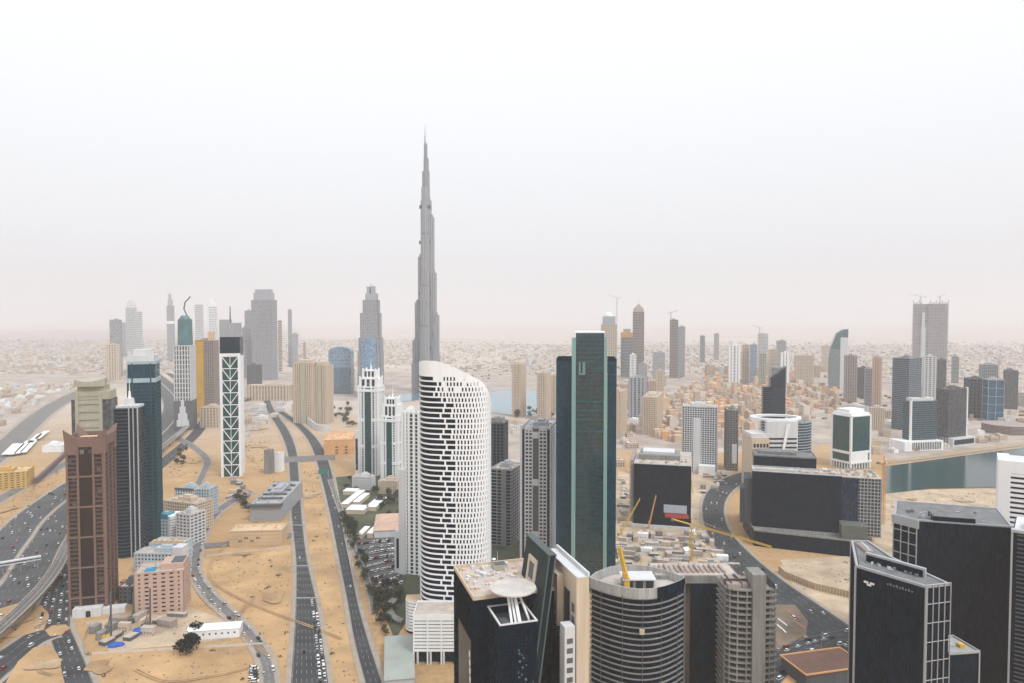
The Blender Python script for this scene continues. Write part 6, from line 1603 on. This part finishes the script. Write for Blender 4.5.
mass('distant_trees', [([(-60, 372), (420, 372), (420, 340), (-60, 340)], 1800), ([(440, 380), (1100, 380), (1100, 345), (440, 345)], 1500), ([(540, 412), (640, 412), (640, 385), (540, 385)], 160), ([(800, 420), (1024, 425), (1024, 398), (800, 392)], 160)], 6, [mat('hazed_green', (.16, .155, .11), var=.3), M_leaf[2], M_sandr], 4, 11, 3, 6, 'far hazy scatter of green trees')  # first green paled so the far trees carry haze in their colour
# dusty pockets between buildings: small site cabins and heaps in the yards (each its own thing)
M_cab = [M_whitegrey, M_conc, M_pblue, M_beige, M_sandst, M_brown2, M_conc, M_roof, M_dgrey, M_roof, M_conc, M_white]
def cabin_mesh(l, w, h, m):
    mb = MB(); mb.box(-l / 2, l / 2, -w / 2, w / 2, 0, h, 0); mb.box(-l / 2 - .1, l / 2 + .1, -w / 2 - .1, w / 2 + .1, h, h + .25, 0 if h > 4 else 1)
    for i in range(int(l / 2.4)): mb.box(-l / 2 + .7 + i * 2.4, -l / 2 + 1.7 + i * 2.4, -w / 2 - .05, 0, 1, 2, 2)
    return mb.mesh('site_cabin', [m, M_roof, M_dgrey])
CAB = [cabin_mesh(random.Random(i).uniform(6, 18), 3.2 + (i % 3) * 1.6, 2.7 + (i % 2) * 2.4, m) for i, m in enumerate(M_cab)]
def yard(poly, n, label, group, gap=9):
    for x, y in scatter(poly, n * 3):
        if n <= 0: break
        if clear(x, y, gap):
            o = bpy.data.objects.new('site_cabin', rnd.choice(CAB)); COL.objects.link(o); o.location = (x, y, .25); o.rotation_euler = (0, 0, rnd.choice((-.2, 1.37)) + rnd.uniform(-.15, .15)); tag(o, label, 'cabin', group); n -= 1
yard([(622, 536), (700, 534), (735, 566), (722, 590), (660, 588), (606, 566)], 120, 'site cabin or stack of materials in the yard below the square black block', 'site cabins in the central yard', 5.5)
yard([(618, 480), (632, 478), (632, 530), (620, 540)], 16, 'site cabin on the dirt strip left of the square black block', 'site cabins left of the black block', 8)
yard([(90, 628), (180, 612), (186, 622), (110, 648)], 16, 'small site cabin on the pale piling site by the red brown tower', 'site cabins on the piling site', 8)
yard([(230, 480), (246, 478), (246, 500), (226, 500)], 10, 'small cabin near the grey hall', 'site cabins by the grey hall', 9)
yard([(795, 480), (842, 476), (860, 470), (842, 466)], 8, 'site cabin between the huge black block and the green cube tower', 'site cabins by the green cube', 9)
yard([(700, 474), (728, 474), (716, 488), (705, 500)], 12, 'site cabin left of the upper curving road', 'site cabins by the curving road', 9)
# piling rigs and tarpaulins
for px, py, hh, lb in ((107, 640, 36, 'tall thin piling rig at the left of the pale site'), (132, 622, 22, 'short dark piling rig in the middle of the pale site'), (146, 628, 30, 'dark piling rig beside the blue tarpaulin')):
    o = thing('piling_rig', lb, 'drilling rig', (*G(px, py), .1), rnd.uniform(0, 3)); mb = MB(); mb.box(-3, 3, -2, 2, .8, 3.4); mb.build('body', M_yel if px == 107 else M_dgrey, o)
    mb = MB(); mb.box(-3.6, 3.6, -2.6, -1.6, 0, 1); mb.box(-3.6, 3.6, 1.6, 2.6, 0, 1); mb.build('track', M_black2, o)
    mb = MB(); mb.bar((3, 0, .5), (3.4, 0, hh), .5); mb.bar((-1, 0, 3), (3.3, 0, hh * .6), .2); mb.build('mast', M_dgrey, o)
for px, py, lb in ((116, 646, 'flat blue tarpaulin at the left of the pale site'), (138, 634, 'crumpled blue tarpaulin heap by the dark piling rigs')):
    mb = MB(); r = random.Random(px); ring = [[(rr * 6 * math.cos(a) * r.uniform(.8, 1.1), rr * 4 * math.sin(a) * r.uniform(.8, 1.1), z) for a in [2 * math.pi * i / 10 for i in range(10)]] for rr, z in ((1, .1), (.8, 1.6), (.35, 2.4 + (px > 120) * 2))]
    mb.loft(ring); o = mb.build('tarpaulin', M_bluep, None, (*G(px, py), .3), .3); tag(o, lb, 'tarpaulin')
# excavation wall at right: a sand bank with sheet piling
o = thing('excavation_wall', 'sheet piled sandy excavation face below the huge black block', 'wall', (0, 0, 0)); L = [G(785, 578), G(815, 590), G(858, 600)]; A, B = offs(L, 0), offs(L, 16)
mb = MB()
for i in range(2): mb.prism([A[i], A[i + 1], (A[i + 1][0], A[i + 1][1] + 16), (A[i][0], A[i][1] + 16)], 0, 6)
mb.build('sand_bank', M_sandp, o); mb = MB()
for i in range(2):
    a, b = Vector(A[i]), Vector(A[i + 1])
    for k in range(14): c = a + (b - a) * k / 14; mb.box(c.x - .4, c.x + .4, c.y - .6, c.y, 0, 5.2 + (k * 7 % 3) * .4)
mb.build('sheet_pile', M_sandst, o)
# striped barriers in the dark pit by the junction
for i, (a, b) in enumerate((((786, 612), (800, 620)), ((778, 620), (787, 627)), ((793, 622), (805, 630)), ((777, 626), (786, 634)))):
    A, B = Vector((*G(*a), 0)), Vector((*G(*b), 0)); o = thing('site_barrier', 'long pale barrier lying in the dark pit beside the junction', 'barrier', (*A.xy, .3), math.atan2(B.y - A.y, B.x - A.x), 'barriers in the dark pit')
    l = (B - A).length; MB().box(0, l, -.5, .5, 0, 1.2).build('beam', M_white if i % 2 else mat('faded_red', (.5, .22, .18), var=.2), o); mb = MB(); mb.box(.2, .6, -.8, .8, -.3, 0); mb.box(l - .6, l - .2, -.8, .8, -.3, 0); mb.build('foot', M_conc, o)
# low dark building with orange roof edge at the bottom
o = thing('low_building', 'low brown roofed building with an orange edge, right of the bare concrete tower', 'building', (*G(806, 690), 0), RAD(14)); MB().box(0, 46, 0, 26, 0, 9).build('wall', M_dgrey, o); MB().box(-.6, 46.6, -.6, 26.6, 8.9, 9.7).build('roof', mat('rust_roof', (.16, .09, .07), var=.3), o); mb = MB(); mb.ring([(-.8, -.8), (46.8, -.8), (46.8, 26.8), (-.8, 26.8)], .8, 9.6, 10.5); mb.build('roof_edge', M_orange, o)
# brown round unfinished building at the right border by the canal
o = thing('unfinished_block', 'low round brown unfinished building at the right border above the canal', 'building', (XP(1020, 1400, 435), 1440, 0)); mb = MB(); zz = ZP(427, 1400)
MB().cyl(0, 0, 0, zz - 1, 40, 40, 28).build('dark_interior', MATS['unlit_interior'], o)
for i in range(7): mb.cyl(0, 0, i * zz / 6.2, i * zz / 6.2 + 1.4, 43, 43, 28)
mb.build('floor_slab', M_brown2, o)

# ------------------------------------------------------------------ cars
def car_mesh(m, van=False):
    mb = MB(); L, W_ = (5.4, 2.0) if van else (4.5, 1.8); hz_ = 1.15 if not van else 1.3
    def ring(x, w, z0, z1): return [(x, -w, z0), (x, w, z0), (x, w * .96, z1), (x, -w * .96, z1)]
    mb.loft([ring(-L / 2, W_ * .44, .35, .75), ring(-L / 2 + .3, W_ / 2, .28, .92), ring(L * .1, W_ / 2, .28, .95), ring(L / 2 - .4, W_ * .48, .28, .78), ring(L / 2, W_ * .42, .35, .6)], 0)
    t = 1.95 if van else 1.45
    mb.loft([ring(-L / 2 + .25, W_ * .44, .85, .95), ring(-L / 2 + (.35 if van else .8), W_ * .42, .85, t), ring(L * .12 + (.7 if van else 0), W_ * .42, .85, t), ring(L * .32, W_ * .44, .8, .9)], 1)
    mb.box(-L / 2 + (.5 if van else 1.0), L * .1 + (.5 if van else 0), -W_ * .40, W_ * .40, t - .02, t + .05, 0)
    for x in (-L * .3, L * .3):
        for y in (-W_ / 2, W_ / 2 - .22): mb.cyl(0, 0, 0, 0, 0) if False else mb.box(x - .32, x + .32, y - .02, y + .24, 0, .62, 2)
    return mb.mesh('car', [m, M_black2, M_black2])
M_cp = [mat('car_white', (.75, .75, .75), rough=.35, spec=.5, var=0), mat('car_silver', (.42, .43, .44), rough=.35, spec=.5, var=0), mat('car_black', (.02, .02, .022), rough=.3, spec=.5, var=0), mat('car_red', (.30, .03, .03), rough=.35, spec=.5, var=0), mat('car_sand', (.40, .35, .28), rough=.35, spec=.5, var=0)]
CARS = {c: [car_mesh(m), car_mesh(m, True)] for c, m in zip(('white', 'silver', 'black', 'red', 'sand coloured'), M_cp)}
PICK = ['white'] * 9 + ['silver'] * 4 + ['black'] * 3 + ['red', 'sand coloured']
CARLIST = []
def car(x, y, rz, where, group, z=.55, col=None):
    CARLIST.append((x * x + y * y, x, y, z, rz, col or rnd.choice(PICK), rnd.randrange(2), where, group))
def along(L, off, step, where, group, lo=0, hi=9e9, jit=.45, rev=False, n=999, bus=False):
    L = [p for p in smooth(L, 8)]; Q = offs(L, off); s = rnd.uniform(0, step); acc = 0
    for a, b in zip(Q, Q[1:]):
        l = math.dist(a, b)
        while s < acc + l:
            t = (s - acc) / l; x, y = a[0] + (b[0] - a[0]) * t, a[1] + (b[1] - a[1]) * t
            if lo < y < hi and n > 0: car(x, y, math.atan2(b[1] - a[1], b[0] - a[0]) + (math.pi if rev else 0), where, group); n -= 1
            s += step * rnd.uniform(1 - jit, 1 + jit)
        acc += l
for k in range(6):
    along(HW, -34 + k * 5.6, 62, 'in the far lanes of the motorway at left', 'on the far side of the motorway', 480, 1250, .7, True)
    along(HW, 4 + k * 5.1, 62, 'in the near lanes of the motorway at left', 'on the near side of the motorway', 480, 1250, .7)
def between(name, t):
    A, B = next((a, b) for n_, a, b in ROADS if n_ == name[0] and (name[1] is None or abs(a[0][0] - name[1]) < 1e9)); return [(p[0] + (q[0] - p[0]) * t, p[1] + (q[1] - p[1]) * t) for p, q in zip(A, B)]
RC = [r_ for r_ in ROADS if r_[0] == 'central_road']; RS = [r_ for r_ in ROADS if r_[0] == 'service_road']; RD_ = [r_ for r_ in ROADS if r_[0] == 'side_road']; RV = [r_ for r_ in ROADS if r_[0] == 'curved_road']; RX = [r_ for r_ in ROADS if r_[0] == 'cross_road']
def lane(R_, t): return [(p[0] + (q[0] - p[0]) * t, p[1] + (q[1] - p[1]) * t) for p, q in zip(R_[1], R_[2])][::5]
along(lane(RC[0], .93), 0, 9, 'in the queue along the right kerb of the left central road', 'in the central road queue', 430, 560, .3, True)
along(lane(RC[0], .79), 0, 11, 'in the queue along the right kerb of the left central road', 'in the central road queue', 430, 590, .5, True)
along(lane(RC[0], .35), 0, 150, 'driving alone on the left central road', 'on the left central road', 440, 900, .8)
along(lane(RC[1], .6), 0, 120, 'driving on the right central road', 'on the right central road', 440, 1000, .8)
for t in (.2, .45, .7, .9): along(lane(RS[0], t), 0, 17, 'on the crowded feeder road beside the red brown tower', 'on the feeder road', 520, 690, .6)
for t in (.2, .7): along(lane(RS[1], t), 0, 26, 'near the sand roundabout at lower left', 'around the roundabout', 440, 560, .6)
for t in (.3, .75): along(lane(RS[2], t), 0, 22, 'on the road leading left from the roundabout', 'left of the roundabout', 440, 560, .6)
for t in (.06, .94): along(lane(RD_[0], t), 0, 17, 'parked along the winding side road', 'parked on the side road', 450, 860, .7)
along(lane(RD_[1], .5), 0, 40, 'on the short road below the sand coloured building', 'on the short road', 600, 900, .6)
for t in (.2, .4, .65, .85): along(lane(RV[0], t), 0, 75, 'on the curving road at right', 'on the curving road', 470, 1100, .8)
for t in (.15, .3, .55, .8, .9): along(lane(RX[0] if len(RX) == 1 else RX[-1], t), 0, 22, 'waiting at the junction right of the bare concrete tower', 'at the right junction', 430, 560, .7)
# parked rows
A0, A1, B0, B1 = [Vector(G(*p)) for p in ((356, 545), (392, 541), (382, 594), (401, 584))]
for i in range(9):
    for j in range(13):
        if rnd.random() < .86:
            u, v = j / 12, i / 8; p = A0.lerp(A1, u).lerp(B0.lerp(B1, u), v); car(p.x + rnd.uniform(-.5, .5), p.y + rnd.uniform(-.8, .8), 1.2 + rnd.uniform(-.1, .1) + (math.pi if rnd.random() < .5 else 0), 'parked in the car park left of the perforated tower', 'in the car park', .6)
for i in range(10):
    x, y = G(252 + (i % 2) * 2.6, 668 + i * 1.6); car(x, y, .1, 'parked in the short double row on the sand by the side road', 'parked on the sand', .6)
# street lamps along the two central roads
lm = MB(); lm.cyl(0, 0, 0, 11, .16, .09, 6); pole_me = lm.mesh('pole', M_steel); lm = MB(); lm.bar((0, 0, 10.8), (2.2, 0, 11.4), .07); lm.box(1.8, 2.9, -.16, .16, 11.3, 11.5); arm_me = lm.mesh('lamp_arm', M_steel)
for R_, t, rz, gr in ((RC[0], -.05, 0, 'left central road'), (RC[1], 1.2, math.pi, 'right central road'), (RV[0], -.06, .8, 'curving road')):
    L = lane(R_, t)[:]; L = smooth(L, 6); s = 0; k = 0
    for a, b in zip(L, L[1:]):
        s += math.dist(a, b)
        if s > 34 and 430 < a[1] < 1100 and k < 16:
            s = 0; k += 1; o = thing('street_lamp', 'thin grey street lamp along the %s' % gr, 'street lamp', (*a, .2), rz, 'street lamps on the %s' % gr)
            for me, n_ in ((pole_me, 'pole'), (arm_me, 'lamp_arm')): c = bpy.data.objects.new(n_, me); COL.objects.link(c); c.parent = o

CARLIST.sort()
rest = MB(); cm = {c: i for i, c in enumerate(CARS)}
for i, (_, x, y, z, rz, c, k, where, group) in enumerate(CARLIST):
    if i < 296:
        o = bpy.data.objects.new('car', CARS[c][k]); COL.objects.link(o); o.location = (x, y, z); o.rotation_euler = (0, 0, rz)
        tag(o, '%s car %s' % (c, where), 'car', '%s cars %s' % (c, group))
    else:
        me = CARS[c][k]; M = Matrix.Translation((x, y, z)) @ Matrix.Rotation(rz, 4, 'Z'); b0 = len(rest.v)
        rest.v += [tuple(M @ v.co) for v in me.vertices]
        for p in me.polygons: rest.f.append([b0 + q for q in p.vertices]); rest.m.append(cm[c] if p.material_index == 0 else 5)
if rest.v:
    o = rest.build('distant_cars', M_cp + [M_black2]); tag(o, 'farther small cars on the motorway and the roads', None, None, 'stuff')

# ------------------------------------------------------------------ tracks, stains, rubble and scrub on the sand lots
M_track = mat('rutted_sand', (.46, .305, .165), rough=.95, var=.3, scale=.08); M_stain = mat('damp_sand', (.375, .245, .132), rough=.95, var=.4, scale=.06); M_greyd = mat('grey_grit', (.42, .305, .19), rough=.95, var=.4, scale=.07)
r = random.Random(99)
LOTS = [[(206, 556), (289, 550), (288, 683), (276, 683), (262, 640), (214, 596)], [(303, 470), (320, 475), (332, 560), (350, 660), (356, 683), (336, 683), (322, 600), (311, 540)], [(84, 652), (244, 646), (262, 683), (96, 683)],
        [(165, 452), (198, 458), (196, 476), (166, 482)], [(230, 445), (270, 440), (285, 500), (262, 478)], [(888, 494), (1000, 492), (1010, 530), (880, 540)], [(0, 500), (60, 470), (66, 478), (0, 540)], [(0, 615), (44, 608), (44, 628), (0, 640)], [(8, 683), (40, 650), (62, 683)], [(240, 405), (268, 420), (262, 440), (246, 445)]]
def blob(x, y, rx, ry, rz, z, m, name):
    mb = MB(); n = 18; ph = [r.uniform(0, 6) for _ in range(3)]; P = []
    for i in range(n):
        a = 2 * math.pi * i / n; q = 1 + .25 * math.sin(2 * a + ph[0]) + .18 * math.sin(3 * a + ph[1]) + .12 * math.sin(5 * a + ph[2])
        u, v = rx * q * math.cos(a), ry * q * math.sin(a); P.append((x + u * math.cos(rz) - v * math.sin(rz), y + u * math.sin(rz) + v * math.cos(rz), z))
    mb.poly(P); struct(name, mb, m)
for li, lot in enumerate(LOTS):
    W = [G(*p) for p in lot]; ar = abs(sum(W[i - 1][0] * W[i][1] - W[i][0] * W[i - 1][1] for i in range(len(W)))) / 2
    for x, y in scatter(lot, max(1, min(4, int(ar / 6000)))):
        blob(x, y, r.uniform(5, 15), r.uniform(5, 13), r.uniform(-.8, .8), nz(), r.choice((M_stain, M_greyd, M_stain)), 'sand_stain')
    for k in range(max(1, min(3, int(ar / 8000)))):
        P = scatter(lot, 2)
        if len(P) < 2: continue
        a, b = Vector(P[0]), Vector(P[1]); d = b - a; nn = Vector((-d.y, d.x)) * r.uniform(-.25, .25)
        L = smooth([tuple(a), tuple(a + d * .35 + nn), tuple(a + d * .7 + nn * .7), tuple(b)], 8); z = nz(); mb = MB()
        for o_ in (-1.0, 1.0): strip(mb, offs(L, o_ - .45), offs(L, o_ + .45), z)
        struct('tyre_track', mb, r.choice((M_track, M_stain)))
rb = MB(); sb = MB()
for lot in LOTS + [[(90, 625), (186, 610), (228, 628), (228, 640), (112, 650)], [(618, 480), (712, 500), (735, 566), (720, 590), (606, 590)], [(785, 565), (855, 562), (855, 596), (800, 590)]]:
    W = [G(*p) for p in lot]; ar = abs(sum(W[i - 1][0] * W[i][1] - W[i][0] * W[i - 1][1] for i in range(len(W)))) / 2
    for x, y in scatter(lot, min(420, int(ar / 55))):
        q = r.uniform(.25, 1.1); rb.obox(x, y, .1, q, q * r.uniform(.6, 1.6), q * .7, r.uniform(0, 3), r.randrange(3))
    for x, y in scatter(lot, min(22, int(ar / 1100))):
        for k in range(14):
            c = Vector((x + r.gauss(0, .9), y + r.gauss(0, .9), r.uniform(.3, 1.3))); a = Vector((r.gauss(0, 1), r.gauss(0, 1), r.gauss(0, 1))).normalized(); b = a.orthogonal().normalized(); q = r.uniform(.3, .7)
            sb.poly([c + a * q, c + b * q, c - a * q, c - b * q])
tag(rb.build('rubble', [M_greyd, M_conc, M_stain]), 'loose rubble and stones strewn over the sand lots', None, None, 'stuff')
tag(sb.build('scrub', M_leaf[2]), 'low dry scrub dotted over the sand lots', None, None, 'stuff')
# plot fences beside the lots
for i, (pts, lb) in enumerate((([(292, 548), (250, 552), (206, 557)], 'low pale plot fence along the short road below the sand coloured building'), ([(264, 645), (180, 650), (92, 655)], 'low pale plot fence along the front of the piling site'), ([(331, 470), (340, 515), (349, 560), (358, 600)], 'low pale plot fence along the strip of sand between the central roads'), ([(86, 655), (84, 640), (90, 625)], 'low pink plot fence at the left end of the piling site'))):
    L = smooth([G(*p) for p in pts], 4); mb = MB(); o = thing('plot_fence', lb, 'fence', (0, 0, 0))
    for a, b in zip(L, L[1:]):
        d = Vector(b) - Vector(a); mb.obox((a[0] + b[0]) / 2, (a[1] + b[1]) / 2, .2, d.length, .25, 1.8, math.atan2(d.y, d.x))
    mb.build('panel', M_pinkr if i == 3 else M_cream, o); mb = MB()
    for a in L: mb.box(a[0] - .2, a[0] + .2, a[1] - .2, a[1] + .2, .1, 2.3)
    mb.build('post', M_steel, o)
